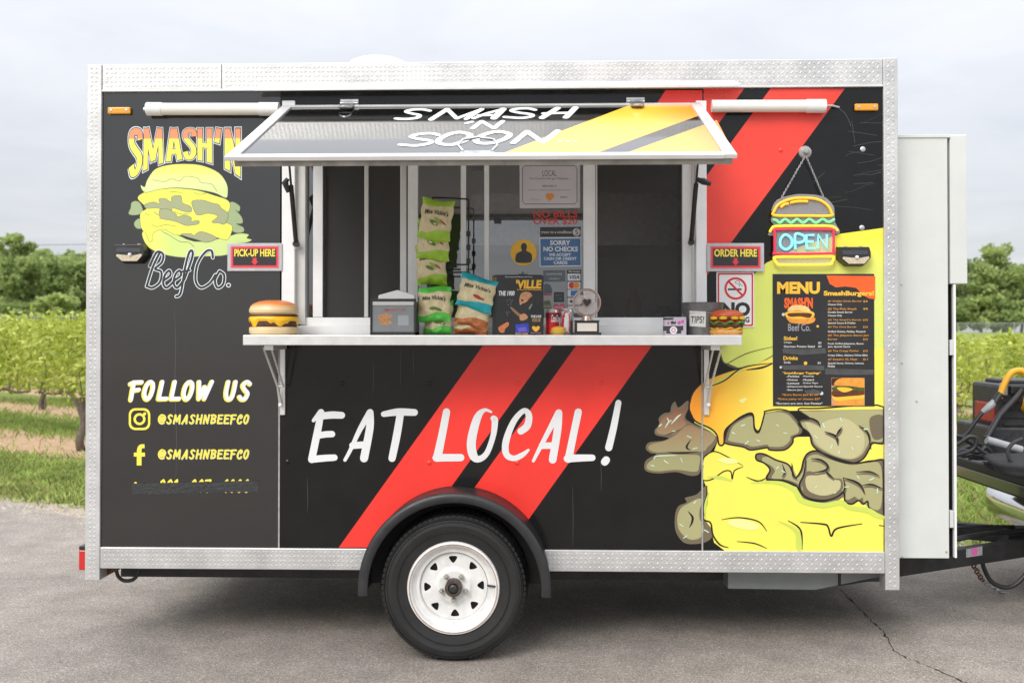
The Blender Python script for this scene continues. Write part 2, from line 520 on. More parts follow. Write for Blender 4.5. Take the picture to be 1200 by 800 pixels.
def brush(d, s, x0, y0, x1, y1, w, m, gap=0.12):
    tot = sum(G[c][0] + gap for c in s) - gap
    k = (x1 - x0) / tot; x = x0; h = y1 - y0
    for c in s:
        gw, st = G[c]
        for q in st:
            d.stroke([(x + a*k, y0 + b*h) for a, b in q], w, m)
        x += (gw + gap) * k

# ================================================================== ground
def q_of(x, y): return y + 0.1 * x
def zt(x, y):
    q = q_of(x, y)
    t = min(1.0, max(0.0, (q - 18.0) / 55.0))
    return 1.42 * t * t * (3 - 2 * t)
SL, RQ0, RP = 0.7, 3.9, 3.9                       # the rows run obliquely: y + 0.7 x = RQ0 + k RP
def edge_y(x): return 2.55 - .12 * x + .55 * max(0.0, -3.2 - x)      # edge of the asphalt
def is_dirt(x, y, j=0.0):
    q = y + SL * x + j
    return y > 5.7 and q > 2.8 and ((q - 2.9) % RP) < 1.75

def ground_mat():
    m = bpy.data.materials.new('field_ground'); m.use_nodes = True
    nt = m.node_tree; b = nt.nodes['Principled BSDF']; b.inputs['Roughness'].default_value = 0.9
    b.inputs['Specular IOR Level'].default_value = 0.15
    L = nt.links.new
    ge = nt.nodes.new('ShaderNodeNewGeometry'); sp = nt.nodes.new('ShaderNodeSeparateXYZ'); L(ge.outputs['Position'], sp.inputs[0])
    def N(sc, det=5.0):
        n = nt.nodes.new('ShaderNodeTexNoise'); n.inputs['Scale'].default_value = sc; n.inputs['Detail'].default_value = det
        n.inputs['Roughness'].default_value = 0.65
        L(ge.outputs['Position'], n.inputs['Vector']); return n.outputs['Fac']
    def M(op, a, b_=None, c=None):
        n = nt.nodes.new('ShaderNodeMath'); n.operation = op
        for i, v in enumerate((a, b_, c)):
            if v is None: continue
            if isinstance(v, (int, float)): n.inputs[i].default_value = v
            else: L(v, n.inputs[i])
        return n.outputs[0]
    def ramp(f, stops):
        r = nt.nodes.new('ShaderNodeValToRGB'); el = r.color_ramp.elements
        while len(el) < len(stops): el.new(0.5)
        for e, (p, c) in zip(el, stops): e.position = p; e.color = (*c, 1)
        L(f, r.inputs[0]); return r.outputs[0]
    def mixc(f, a, b_):
        n = nt.nodes.new('ShaderNodeMix'); n.data_type = 'RGBA'
        L(f, n.inputs['Factor']); L(a, n.inputs['A']); L(b_, n.inputs['B']); return n.outputs['Result']
    q = M('MULTIPLY_ADD', sp.outputs['X'], SL, sp.outputs['Y'])
    qn = M('MULTIPLY_ADD', M('SUBTRACT', N(0.9), 0.5), 1.7, q)
    ph = M('SUBTRACT', qn, 2.9)
    fr = M('DIVIDE', M('MODULO', ph, RP), RP)            # 0..1 inside one row period
    dirt = ramp(fr, [(0.0, (1, 1, 1)), (0.46, (1, 1, 1)), (0.54, (0, 0, 0)), (0.97, (0, 0, 0)), (1.0, (1, 1, 1))])
    dm = M('MULTIPLY', dirt, M('GREATER_THAN', qn, 2.9))
    yn = M('MULTIPLY_ADD', M('SUBTRACT', N(0.7), 0.5), 1.6, sp.outputs['Y'])
    dm = M('MULTIPLY', dm, M('MULTIPLY', M('GREATER_THAN', yn, 5.7), M('MULTIPLY', M('LESS_THAN', yn, 42.0), M('MAXIMUM', M('LESS_THAN', sp.outputs['X'], 0.0), M('LESS_THAN', yn, 16.0)))))
    ey = M('MULTIPLY_ADD', sp.outputs['X'], -.12, 2.55)
    ey = M('MULTIPLY_ADD', M('MAXIMUM', M('SUBTRACT', -3.2, sp.outputs['X']), 0.0), .55, ey)
    vergen = M('MULTIPLY_ADD', M('SUBTRACT', N(1.6), 0.5), 1.8, M('SUBTRACT', sp.outputs['Y'], ey))
    gravel = M('LESS_THAN', vergen, 0.30)
    grass = mixc(N(6.0), ramp(N(1.2), [(0.35, (0.20, 0.265, 0.06)), (0.65, (0.33, 0.38, 0.11))]),
                 ramp(N(40.0), [(0.35, (0.05, 0.085, 0.018)), (0.7, (0.21, 0.235, 0.075))]))
    soil = ramp(N(9.0), [(0.3, (0.40, 0.255, 0.155)), (0.7, (0.58, 0.41, 0.27))])
    grav = ramp(N(55.0, 2.0), [(0.35, (0.25, 0.20, 0.15)), (0.7, (0.58, 0.49, 0.39))])
    c1 = mixc(dm, grass, soil)
    c2 = mixc(gravel, c1, grav)
    L(c2, b.inputs['Base Color'])
    bp = nt.nodes.new('ShaderNodeBump'); bp.inputs['Strength'].default_value = 0.6; bp.inputs['Distance'].default_value = 0.03
    L(N(30.0), bp.inputs['Height']); L(bp.outputs[0], b.inputs['Normal'])
    return m

g = MB(ground_mat())
ys = [-60, -30, -10, 0, 3, 6, 10, 14, 18] + [18 + 3.5 * i for i in range(1, 20)] + [100, 140, 200, 300, 500, 900, 1500]
xs = [-1500, -600, -250, -120, -60, -30, -15, -8, -4, 0, 4, 8, 15, 30, 60, 120, 250, 600, 1500]
for y in ys:
    for x in xs:
        xx = max(-120, min(120, x))
        g.v.append((x, y, zt(xx, y) - 0.02))
nx = len(xs)
for j in range(len(ys) - 1):
    for i in range(nx - 1):
        a = j * nx + i
        g.f.append((a, a + 1, a + nx + 1, a + nx)); g.m.append(0); g.sm.append(True)
ground = g.build('ground'); tag(ground, 'grassy field with bare soil strips under the vines', None, None, 'structure')

def asphalt_mat():
    m = bpy.data.materials.new('asphalt'); m.use_nodes = True
    nt = m.node_tree; b = nt.nodes['Principled BSDF']; b.inputs['Roughness'].default_value = 0.85
    b.inputs['Specular IOR Level'].default_value = 0.3
    L = nt.links.new
    ge = nt.nodes.new('ShaderNodeNewGeometry')
    def N(sc, det=4.0, kind='ShaderNodeTexNoise'):
        n = nt.nodes.new(kind); n.inputs['Scale'].default_value = sc
        if kind == 'ShaderNodeTexNoise': n.inputs['Detail'].default_value = det
        L(ge.outputs['Position'], n.inputs['Vector']); return n
    v = N(210.0, kind='ShaderNodeTexVoronoi')
    r = nt.nodes.new('ShaderNodeValToRGB')                       # aggregate: each stone its own grey
    sp = nt.nodes.new('ShaderNodeSeparateColor'); L(v.outputs['Color'], sp.inputs[0])
    el = r.color_ramp.elements
    el[0].position = 0.0; el[0].color = (0.165, 0.145, 0.128, 1); el[1].position = 1.0; el[1].color = (0.50, 0.46, 0.41, 1)
    e = el.new(0.55); e.color = (0.275, 0.248, 0.223, 1)
    e = el.new(0.9); e.color = (0.34, 0.305, 0.27, 1)
    L(sp.outputs['Red'], r.inputs[0])
    r2 = nt.nodes.new('ShaderNodeValToRGB'); r2.color_ramp.elements[0].color = (0.84, 0.835, 0.83, 1); r2.color_ramp.elements[1].color = (1.14, 1.13, 1.12, 1)
    r2.color_ramp.elements[0].position = 0.3; r2.color_ramp.elements[1].position = 0.7
    L(N(4.5, 6.0).outputs['Fac'], r2.inputs[0])
    mx_ = nt.nodes.new('ShaderNodeMix'); mx_.data_type = 'RGBA'; mx_.blend_type = 'MULTIPLY'; mx_.inputs['Factor'].default_value = 1.0
    r3 = nt.nodes.new('ShaderNodeValToRGB'); el3 = r3.color_ramp.elements                 # worn patches and a few old oil stains
    el3[0].position = 0.27; el3[0].color = (0.62, 0.61, 0.60, 1); el3[1].position = 0.72; el3[1].color = (1.10, 1.09, 1.07, 1)
    e3 = el3.new(0.36); e3.color = (0.95, 0.95, 0.95, 1)
    L(N(0.85, 8.0).outputs['Fac'], r3.inputs[0])
    m3 = nt.nodes.new('ShaderNodeMix'); m3.data_type = 'RGBA'; m3.blend_type = 'MULTIPLY'; m3.inputs['Factor'].default_value = 1.0
    L(r2.outputs[0], m3.inputs['A']); L(r3.outputs[0], m3.inputs['B'])
    L(r.outputs[0], mx_.inputs['A']); L(m3.outputs['Result'], mx_.inputs['B'])
    L(mx_.outputs['Result'], b.inputs['Base Color'])
    bp = nt.nodes.new('ShaderNodeBump'); bp.inputs['Strength'].default_value = 0.5; bp.inputs['Distance'].default_value = 0.004
    L(v.outputs['Distance'], bp.inputs['Height']); L(bp.outputs[0], b.inputs['Normal'])
    return m

rd = MB(asphalt_mat())
n = 160
edge = []
for i in range(n + 1):
    x = -40 + 80 * i / n
    edge.append((x, edge_y(x) + 0.06 * math.sin(x * 2.3) + random.uniform(-0.07, 0.07), 0.0))
vs = [(x, -40.0, 0.0) for x, y, z in edge] + edge + [(x, y + 0.03, -0.03) for x, y, z in edge]
k = n + 1
rd.add(vs, [(i, i + 1, k + i + 1, k + i) for i in range(n)] + [(k + i, k + i + 1, 2*k + i + 1, 2*k + i) for i in range(n)])
road = rd.build('asphalt_lot'); tag(road, 'worn grey asphalt lot under the trailer', None, None, 'structure')

# crack running to the front right
ck = MB(mat('crack_dark', (0.02, 0.018, 0.016), 0.95))
cpx = [(984, 690), (1000, 706), (1012, 717), (1022, 729), (1033, 737), (1040, 748), (1047, 762), (1062, 771), (1085, 779), (1108, 789), (1135, 802), (1170, 822), (1230, 850)]
fine = []
for (a, b2), (c, d2) in zip(cpx[:-1], cpx[1:]):
    for t in range(7):
        fine.append((a + (c - a) * t / 7 + random.uniform(-1.2, 1.2), b2 + (d2 - b2) * t / 7 + random.uniform(-0.9, 0.9)))
vs = []; fs = []
for i, (x, y) in enumerate(fine):
    p = gnd(x, y); w = random.choice((.0012, .002, .003, .004, .0065)) * random.uniform(.7, 1.2)
    vs += [(p.x - w, p.y + w * .3, 0.0015), (p.x + w, p.y - w * .3, 0.0015)]
    if i: fs.append((2*i - 2, 2*i - 1, 2*i + 1, 2*i))
ck.add(vs, fs)
tag(ck.build('crack', road), kind=None)

# loose gravel along the edge of the asphalt
gm = mat('gravel_stone', (0.36, 0.32, 0.27), 0.9, var=0.4, vs=4)
gr = MB(gm)
for i in range(2600):
    x = random.choice((random.uniform(-9, -2.2), random.uniform(-6, -3), random.uniform(2.2, 7)))
    y = edge_y(x) + random.gauss(0.12, 0.22)
    s = random.uniform(0.006, 0.02)
    vs = [(x + s*random.uniform(.6, 1.2)*a, y + s*random.uniform(.6, 1.2)*b2, (0.0 if y < edge_y(x) else -0.02) + s*0.7*c) for a, b2, c in
          ((1,0,0),(0,1,0),(-1,0,0),(0,-1,0),(0.1,0.1,1.1))]
    gr.add(vs, [(0,1,4),(1,2,4),(2,3,4),(3,0,4)])
tag(gr.build('gravel'), 'loose pale gravel along the asphalt edge', 'gravel', None, 'stuff')

# grass blades on the verge and between the rows
bm1 = mat('grass_blade', (0.25, 0.325, 0.08), 0.75, var=0.55, vs=1.6, spec=0.2)
bm2 = mat('grass_blade_dry', (0.30, 0.26, 0.11), 0.8, var=0.3, vs=3, spec=0.2)
gb = MB(bm1, bm2)
def blade(x, y, z, h, m):
    a = random.uniform(0, math.tau); w = random.uniform(0.004, 0.009); b2 = random.uniform(0.02, 0.07)
    ca, sa = math.cos(a), math.sin(a); e = random.uniform(0, math.tau)
    gb.add([(x - w*ca, y - w*sa, z), (x + w*ca, y + w*sa, z), (x + b2*.35*math.cos(e) + w*.6*ca, y + b2*.35*math.sin(e) + w*.6*sa, z + h*.6), (x + b2*math.cos(e), y + b2*math.sin(e), z + h)],
           [(0, 1, 2), (0, 2, 3)], m)
def verge(x0, x1, y0, y1, n_, h0=.03, h1=.085):
    k_ = 0
    while k_ < n_:
        x = random.uniform(x0, x1); y = random.uniform(y0, y1)
        k_ += .2
        dd = y - edge_y(x) - (.22 + .35 * (0.5 + 0.5 * math.sin(x * 1.7 + 1.0)))
        if dd < random.gauss(0, .13) or (is_dirt(x, y, random.gauss(0, .3)) and random.random() < .96): continue
        blade(x, y, zt(x, y) - 0.025, random.uniform(h0, h1), bm2 if random.random() < (0.32 if dd < .8 else 0.12) else bm1)
        k_ += .8
verge(-8, -2.3, 2.6, 7.5, 34000)
verge(2.2, 6.5, 2.2, 6.2, 20000)
verge(-14, -4.5, 7.5, 17, 26000, .05, .12)
verge(3.5, 10, 6.2, 14, 12000, .05, .12)
tag(gb.build('grass'), 'short green grass growing on the verge beyond the asphalt', 'grass', None, 'stuff')

# ================================================================== food trailer
def trailer_x(px, Y=0.0): return at(px, 400, Y).x
def trailer_z(py, Y=0.0, px=580): return at(px, py, Y).z
XL, XLi, XRi, XR = trailer_x(102), trailer_x(119.5), trailer_x(1035), trailer_x(1052)
ZT, ZTi = trailer_z(73), trailer_z(103)
ZBi, ZB = trailer_z(643), trailer_z(668)
ZP = trailer_z(682)
XO0, XO1 = trailer_x(328), trailer_x(823.5)      # serving opening
ZO0, ZO1 = trailer_z(394), trailer_z(126)
DEPTH = 2.1
trailer = root('food_trailer', (0.0, 1.05, 0.0), 'black food trailer with burger graphics and a raised serving hatch', 'food trailer')

# body shell (back, ends, roof, floor)
def shell(name, a, b, m, bevel=0.003):
    s_ = MB(m); s_.box(a, b); return s_.build(name, trailer, bevel)
shell('back_wall', (XL + .01, DEPTH - .04, ZB), (XR - .01, DEPTH, ZT - .01), M_white)
shell('end_wall', (XL + .012, 0.04, ZB + .001), (XL + .05, DEPTH - .04, ZT - .012), M_white)
shell('end_wall', (XR - .05, 0.04, ZB + .001), (XR - .012, DEPTH - .04, ZT - .012), M_white)
shell('floor', (XL + .05, 0.03, ZB + .002), (XR - .05, DEPTH - .04, ZB + .09), M_dark)
shell('roof', (XL + .05, 0.03, ZT - .05), (XR - .05, DEPTH - .04, ZT - .013), M_white)
# roof vent dome
vent_c = at(447, 73, 0.55)
rv = MB(M_pvcb)
rv.lathe((vent_c.x, 0.45, ZT - .02), [(0.16, 0.0), (0.16, .10), (0.145, .135), (0.11, .150), (0.06, .160), (0.001, .163)], 32)
rv.build('roof_vent', trailer)

# side wall panels, 30 mm
def panel(x0, x1, z0, z1, m, y0=0.0):
    p = MB(m); p.box((x0, y0, z0), (x1, y0 + .03, z1)); return p.build('wall_panel', trailer)
panelL = panel(XLi - .02, XO0, ZBi - .02, ZTi + .02, M_char)
panelR = panel(XO1, XRi + .02, ZBi - .02, ZTi + .02, M_black)
panelM = panel(XO0 + .001, XO1 - .001, ZBi - .02, ZO0, M_black)
panelU = panel(XO0 + .001, XO1 - .001, ZO1, ZTi + .02, M_black)
for px_, par in ((327.5, panelL), (822.5, panelR)):                   # vertical seam strips under the counter
    s_ = MB(M_seam); x = trailer_x(px_)
    s_.box((x - .0035, -.004, ZBi), (x + .0035, .005, ZO0 - .02)); s_.build('seam_strip', par)

# diamond plate trims
def lozenge(mb, cx, cz, a, y):
    L_, W_, H_ = 0.0098, 0.0027, 0.0013
    ca, sa = math.cos(a), math.sin(a)
    def pt(u, v, h): return (cx + u*ca - v*sa, y - h, cz + u*sa + v*ca)
    ring_ = [(-L_, 0), (-L_*.55, -W_*.8), (0, -W_), (L_*.55, -W_*.8), (L_, 0), (L_*.55, W_*.8), (0, W_), (-L_*.55, W_*.8)]
    vs = [pt(u, v, 0) for u, v in ring_] + [pt(-L_*.5, 0, H_), pt(0, -W_*.4, H_), pt(L_*.5, 0, H_), pt(0, W_*.4, H_)]
    fs = [(0,1,8),(1,2,9,8),(2,3,10,9),(3,4,10),(4,5,10),(5,6,11,10),(6,7,8,11),(7,0,8),(8,9,10,11)]
    mb.add(vs, [f[::-1] for f in fs], None, True)
def tread(x0, x1, z0, z1, y, par):
    t = MB(M_alu); s_ = 0.0205
    nx_, nz_ = int((x1 - x0) / s_), int((z1 - z0) / s_)
    ox, oz = (x1 - x0 - nx_*s_)/2 + s_/2, (z1 - z0 - nz_*s_)/2 + s_/2
    for i in range(nx_):
        for j in range(nz_):
            lozenge(t, x0 + ox + i*s_, z0 + oz + j*s_, R(45) if (i + j) % 2 else R(-45), y)
    tag(t.build('tread_pattern', par), kind='stuff')
def rail(name, x0, x1, z0, z1, y0, y1):
    r = MB(M_alu); r.box((x0, y0, z0), (x1, y1, z1)); o = r.build(name, trailer, 0.003)
    tread(x0 + .004, x1 - .004, z0 + .004, z1 - .004, y0 - .0004, o); return o
xs1 = trailer_x(259.5)
rail('top_rail', XLi, xs1 - .0008, ZTi, ZT, -.010, .06)
rail('top_rail', xs1 + .0008, XRi, ZTi, ZT, -.010, .06)
wx0, wx1 = trailer_x(440), trailer_x(628)
rail('bottom_rail', XLi, wx0, ZB, ZBi, -.012, .05)
rail('bottom_rail', wx1, XRi, ZB, ZBi, -.012, .05)
rail('corner_post', XL, XLi - .0008, ZP, ZT - .001, -.014, .07)
rail('corner_post', XRi + .0008, XR, ZP - .02, ZT + .003, -.014, .07)
# folded lip under the top rail and drip rail over the hatch
lp = MB(M_alu_w); lp.box((XLi, -.016, ZTi - .010), (XRi, .004, ZTi - .0005)); lp.build('trim_lip', trailer, .002)
dr = MB(M_alu_w)
a0, a1 = trailer_x(297, -.06), trailer_x(869, -.06)
zd = trailer_z(107)
dr.add([(a0, -.062, zd - .006), (a1, -.062, zd - .002), (a1 - .02, -.012, zd + .030), (a0 + .05, -.012, zd + .028),
        (a0, -.062, zd + .006), (a1, -.062, zd + .010), (a1 - .02, -.012, zd + .040), (a0 + .05, -.012, zd + .038)],
       [(0,1,2,3),(7,6,5,4),(0,4,5,1),(1,5,6,2),(2,6,7,3),(3,7,4,0)])
dr.build('drip_rail', trailer, .001)

# screw heads / rivet bumps seen through the vinyl
for (x, y) in [(401, 449), (503, 449), (607, 449), (705, 449), (503, 542), (606, 542), (915, 176), (1011, 175), (1010, 267), (333, 541), (336, 540), (209, 357), (162, 461)][:9] + [(337, 541)]:
    p = at(x, y, 0.0); s_ = MB(M_red if (x, y) in ((607, 449), (705, 449), (503, 542), (606, 542), (915, 176)) else M_black)
    if x > 960: s_ = MB(M_steel)
    r_ = .013 if x > 960 else .011
    s_.lathe((p.x, 0.0, p.z), [(r_, 0.0), (r_*.9, -.003), (r_*.5, -.005), (.0005, -.0056)], 14, axis='Y')
    s_.build('screw_head', trailer)

# ---------------------------------------------------------------- vinyl graphics on the wall
NW = Vector((0, -1, 0))
def wall_decal(lift=0.0004): return Decal((0, 0, 0), NW, lift)
C_ = lambda name, r, g_, b_, rough=0.28: mat(name, S(r, g_, b_), rough, var=0.03, vs=5)
M_salmon = mat('vinyl_red_upper', (0.80, 0.055, 0.035), 0.32, var=0.12, vs=2.5)

d = wall_decal()        # red stripes, lower
d.poly([(566, 405), (397, 641), (478, 641), (647, 405)], M_red)
d.poly([(675, 405), (506, 641), (596, 641), (764, 405)], M_red)
d.build('red_stripes', panelM)
d = wall_decal()        # red stripes, upper right
zc_ = 103
d.poly([(824.5, 104), (872, 104), (828, 164), (824.5, 169)], M_salmon)
d.poly([(903, 104), (990, 104), (857, 284), (824.5, 328), (824.5, 211)], M_salmon)
d.build('red_stripes', panelR)
d = wall_decal()
d.poly([(780, 106), (823, 106), (823, 124), (768, 124)], M_red)
d.build('red_stripes', panelU)

# EAT LOCAL!
d = wall_decal(.0012)
def ub(o, k): return lambda pts: [(o[0] + u / k, o[1] + v / k) for u, v in pts]
f1, f2 = ub((350, 460), 6.0), ub((540, 450), 6.0)
for f, pts, w in [
    (f1, [(158,138),(135,260),(92,468)], [7, 8.5, 8.5]), (f1, [(104,195),(158,138)], [4, 8]), (f1, [(155,165),(230,156),(303,158)], [8, 8.5, 8]),
    (f1, [(140,300),(190,292),(235,290)], 7.5), (f1, [(92,468),(170,460),(252,455)], [8, 8, 7.5]),
    (f1, [(326,472),(365,400),(430,260),(502,138)], [4, 4.5, 6, 8]), (f1, [(503,138),(500,250),(460,460)], [8, 9, 9.5]), (f1, [(380,370),(480,364)], 8),
    (f1, [(598,150),(700,135),(815,138)], [6.5, 8.5, 8]), (f1, [(715,150),(690,300),(657,460)], [8.5, 9, 8.5]),
    (f1, [(1040,134),(1010,290),(975,455)], [8.5, 9, 10]), (f1, [(968,456),(1140,455)], [9, 8.5]),
    (f2, [(215,195),(165,182),(115,240),(75,400),(88,500),(130,525),(185,480),(228,360),(240,260),(230,240)], [2.5, 4.5, 9, 10.5, 10, 7.5, 6.5, 6.5, 7.5, 7]),
    (f2, [(422,330),(468,290),(478,215),(440,187),(370,265),(318,400),(320,490),(370,520),(430,498),(475,462)], [8, 8.5, 7.5, 6, 7, 8, 7.5, 6.5, 6, 3]),
    (f2, [(510,538),(560,440),(620,325),(688,200)], [3.5, 5, 6, 8]), (f2, [(690,200),(680,320),(646,530)], [8, 9, 9]), (f2, [(570,432),(660,430)], 7.5),
    (f2, [(826,195),(795,340),(757,525)], [8.5, 8.5, 9]), (f2, [(750,522),(830,518),(925,516)], [9, 8.5, 7.5]),
    (f2, [(1108,130),(1075,300),(1040,445)], [7, 8, 8.5]), (f2, [(1012,545),(1022,532)], 9.0)]:
    d.stroke(f(pts), w, M_white_v, n=8)
d.build('slogan_lettering', panelM)

# FOLLOW US and handles
d = wall_decal(.0012)
M_ylet = mat('vinyl_lemon', S(240, 226, 80), 0.35)
M_cream = mat('vinyl_cream', S(238, 236, 200), 0.35)
for ox, oy, m, w in ((-.9, .7, M_ylet, 5.6), (.2, -.1, M_white_v, 4.4)):
    brush(d, 'FOLLOW US', 153 + ox, 446.5 + oy, 294 + ox, 468 + oy, w, m, 0.14)
d.build('follow_us_lettering', panelL)
for y in (485.5, 526.5):
    d = wall_decal(.0012)
    for ox, oy, m, w in ((.3, .4, M_cream, 2.1), (0, 0, M_ylet, 1.75)):
        brush(d, '@SMASHNBEEFCO', 185.5 + ox, y + oy, 292.5 + ox, y + 10.5 + oy, w, m, 0.16)
    d.build('handle_lettering', panelL)
d = wall_decal(.0012)   # camera icon, f icon, taped-over number
d.rrect(151, 478, 176.2, 503.6, 7.5, M_ylet); d.rrect(153.6, 480.6, 173.6, 501, 5.5, M_char)
d.ring(163.6, 490.8, 4.2, 7.0, M_ylet); d.disc(169.6, 484.6, 1.8, M_ylet)
d.stroke([(169.5, 522.5), (165, 523), (163.4, 527), (163.2, 535), (163.2, 545)], [4.6, 4.8, 5.4, 5.6, 5.6], M_ylet, cap=False)
d.stroke([(157, 532.3), (170, 532.3)], 4.6, M_ylet, cap=False)
d.stroke([(159, 566), (161, 571), (166, 577), (172, 576.5)], [3.5, 2.6, 2.6, 3.5], M_ylet)
brush(d, '801', 187, 561.5, 209, 576.5, 2.3, M_ylet); brush(d, '007', 224, 561.5, 247, 576.5, 2.3, M_ylet); brush(d, '1000', 263, 561.5, 293, 576.5, 2.3, M_ylet)
M_tape = mat('black_tape', (0.030, 0.030, 0.031), 0.55, var=0.2, vs=40, bump=0.4, bs=70)
d.poly([(154.5, 566), (200, 565.2), (260, 563.6), (303, 562.5), (303.5, 576), (240, 576.8), (190, 578.4), (155, 579)], M_tape)
d.build('social_icons', panelL)

# SMASH'N logo
d = wall_decal(.0012)
zA, zB = trailer_z(216), trailer_z(150)
M_logo = ramp_mat('logo_fill', 'Z', trailer_z(161.5), trailer_z(160), [(0.0, S(246, 236, 96)), (1.0, S(245, 150, 105))], 0.35)
M_logow = mat('logo_white', S(232, 240, 244), 0.35)
M_logok = mat('logo_grey', S(70, 70, 74), 0.35)
# block capitals: strokes in a box 0..w wide and 0..40 tall, then bent to the arched lower edge
BL = {'S': [[(13.2,10),(12,3.6),(7,2.6),(3.2,5),(3.2,12),(7,18),(11.5,24),(12.4,31),(9,37),(4.5,36.5),(2.6,30)]],
      'M': [[(3,40),(4,0)], [(4.4,0),(12,34)], [(12,34),(19.6,0)], [(20,0),(21.4,40)]],
      'A': [[(2.2,40),(8,0)], [(9.5,0),(15.8,40)], [(5,29),(13,29)]],
      'H': [[(3.4,0),(3.4,40)], [(14.4,0),(14.4,40)], [(3,20.5),(15,20.5)]],
      "'": [[(5.0,0),(2.6,15.5)]],
      'N': [[(3,0),(3,40)], [(3.4,2),(14.8,38)], [(15.2,0),(15.2,40)]]}
LET = [('S', 151.5), ('M', 167.6), ('A', 195.2), ('S', 214.8), ('H', 231.2), ("'", 251.6), ('N', 263.8)]
def logo_bot(x):
    t = (x - 219.0) / 66.0
    return 187.0 + 23.0 * t * t
def logo_warp(x, y): return (x, 151.0 + y / 40.0 * (logo_bot(x) - 151.0))
for w, m, ext in ((9.0, M_logow, 1.8), (7.5, M_logok, 1.0), (5.8, M_logo, 0)):
    for ch, x0 in LET:
        for q in BL[ch]:
            pts = [(x0 + x, y) for x, y in q]
            if ext and len(pts) == 2:
                (xa, ya), (xb, yb) = pts; l = math.hypot(xb - xa, yb - ya); ux, uy = (xb - xa)/l*ext, (yb - ya)/l*ext
                pts = [(xa - ux, ya - uy), (xb + ux, yb + uy)]
            sub_ = [(pts[0][0] + (pts[1][0]-pts[0][0])*t/6, pts[0][1] + (pts[1][1]-pts[0][1])*t/6) for t in range(7)] if len(pts) == 2 else pts
            d.stroke(sub_, w if ch != 'M' else w*.86, m, smooth=len(pts) > 2, cap=False, warp=logo_warp, n=6)
    d._up()
d.build('logo_lettering', panelL)

# burger drawing under the logo
d = wall_decal(.0008)
k_ = ub((145, 180), 4.852)
Bun = ramp_mat('logo_bun', 'Z', trailer_z(232), trailer_z(196), [(0.0, S(206, 224, 150)), (0.55, S(222, 236, 158)), (1.0, S(244, 240, 110))])
BunL = ramp_mat('logo_bun_low', 'X', trailer_x(166), trailer_x(225), [(0.0, S(240, 236, 105)), (0.6, S(205, 226, 130)), (1.0, S(204, 224, 140))])
Chz = C_('logo_cheese', 246, 240, 98); Olv = C_('logo_olive', 164, 170, 130); Olv2 = C_('logo_lettuce', 160, 178, 132); Lin = C_('logo_line', 120, 134, 96)
LinO = C_('logo_line_dark', 112, 118, 92)
for pts, m in [
    ([(45,280),(70,270),(95,285),(110,330),(90,345),(50,350),(28,340),(40,310)], Olv2), ([(65,385),(90,370),(120,400),(100,425),(75,425),(60,405)], Olv2),
    ([(590,290),(620,275),(660,300),(655,330),(635,320),(670,360),(675,395),(640,400),(680,420),(680,445),(640,450),(600,430),(540,400),(560,340)], Olv2),
    ([(110,440),(130,520),(190,560),(260,580),(340,590),(420,585),(590,575),(620,520),(700,505),(728,490),(700,480),(710,460),(650,455),(560,480),(400,500),(230,430)], BunL),
    ([(80,255),(120,220),(200,205),(300,198),(420,210),(520,240),(590,265),(605,300),(590,335),(545,345),(540,380),(610,405),(615,440),(590,490),(540,480),(480,470),(380,465),(290,460),(230,430),(170,450),(165,490),(145,500),(130,460),(100,420),(95,340),(130,310)], Chz),
    ([(120,290),(170,275),(205,285),(200,260),(235,255),(270,275),(275,245),(325,240),(335,280),(380,300),(385,330),(345,330),(280,310),(270,330),(210,315),(180,310),(130,312)], Olv),
    ([(170,330),(200,350),(205,320),(250,315),(300,345),(300,360),(350,350),(385,365),(385,385),(425,380),(425,400),(365,410),(340,405),(290,385),(210,370),(205,355)], Olv),
    ([(390,270),(450,265),(500,280),(540,290),(555,310),(595,345),(575,400),(540,395),(500,390),(535,355),(480,340),(420,350),(395,310)], Olv),
    ([(325,460),(380,455),(400,465),(430,445),(470,450),(525,475),(520,490),(470,505),(420,490)], Olv),
    ([(105,205),(98,180),(120,190),(135,150),(180,90),(260,65),(360,60),(450,70),(540,110),(585,170),(592,225),(580,252),(520,225),(420,205),(300,195),(200,205),(130,222)], Bun)]:
    d.poly(k_(pts), m, True, 4)
    d.stroke(k_(pts), 0.55, LinO if m is Olv else Lin, closed=True, n=4)
for pts in ([(165,150),(230,160),(270,145),(320,155),(350,130),(420,140),(440,165),(500,175),(530,215)], [(400,222),(430,232),(470,226)], [(160,405),(190,415),(240,405),(300,415)], [(120,340),(150,352)], [(260,215),(330,222)],
            [(215,440),(270,470),(320,500),(370,505),(400,530)], [(290,330),(330,345),(370,340)]):
    d.stroke(k_(pts), 0.6, Lin)
d.build('burger_drawing', panelL)
# Beef Co.
d = wall_decal(.0030)
SC = [[(205,565),(165,650),(132,755)], [(150,640),(188,562),(225,572),(218,618),(180,655),(215,672),(207,730),(165,762),(132,752)],
      [(228,722),(266,692),(260,665),(236,690),(226,738),(246,762),(288,725)], [(288,722),(326,692),(318,665),(294,690),(286,738),(306,762),(346,715)],
      [(346,715),(388,600),(392,556),(374,562),(350,650),(326,790),(300,812)], [(328,672),(376,664)],
      [(508,592),(500,552),(465,560),(420,630),(410,720),(440,762),(490,737),(522,690)], [(546,668),(520,720),(535,762),(566,742),(572,690),(546,668)], [(596,748),(598,748)]]
for w, m in ((4.3, M_logow), (2.7, M_char)):
    for q in SC:
        ww = w if len(q) > 2 else w * .9
        if q[0] == (596, 748): ww = w * 1.25
        d.stroke(k_(q), ww, m, n=7)
d.build('script_lettering', panelL)

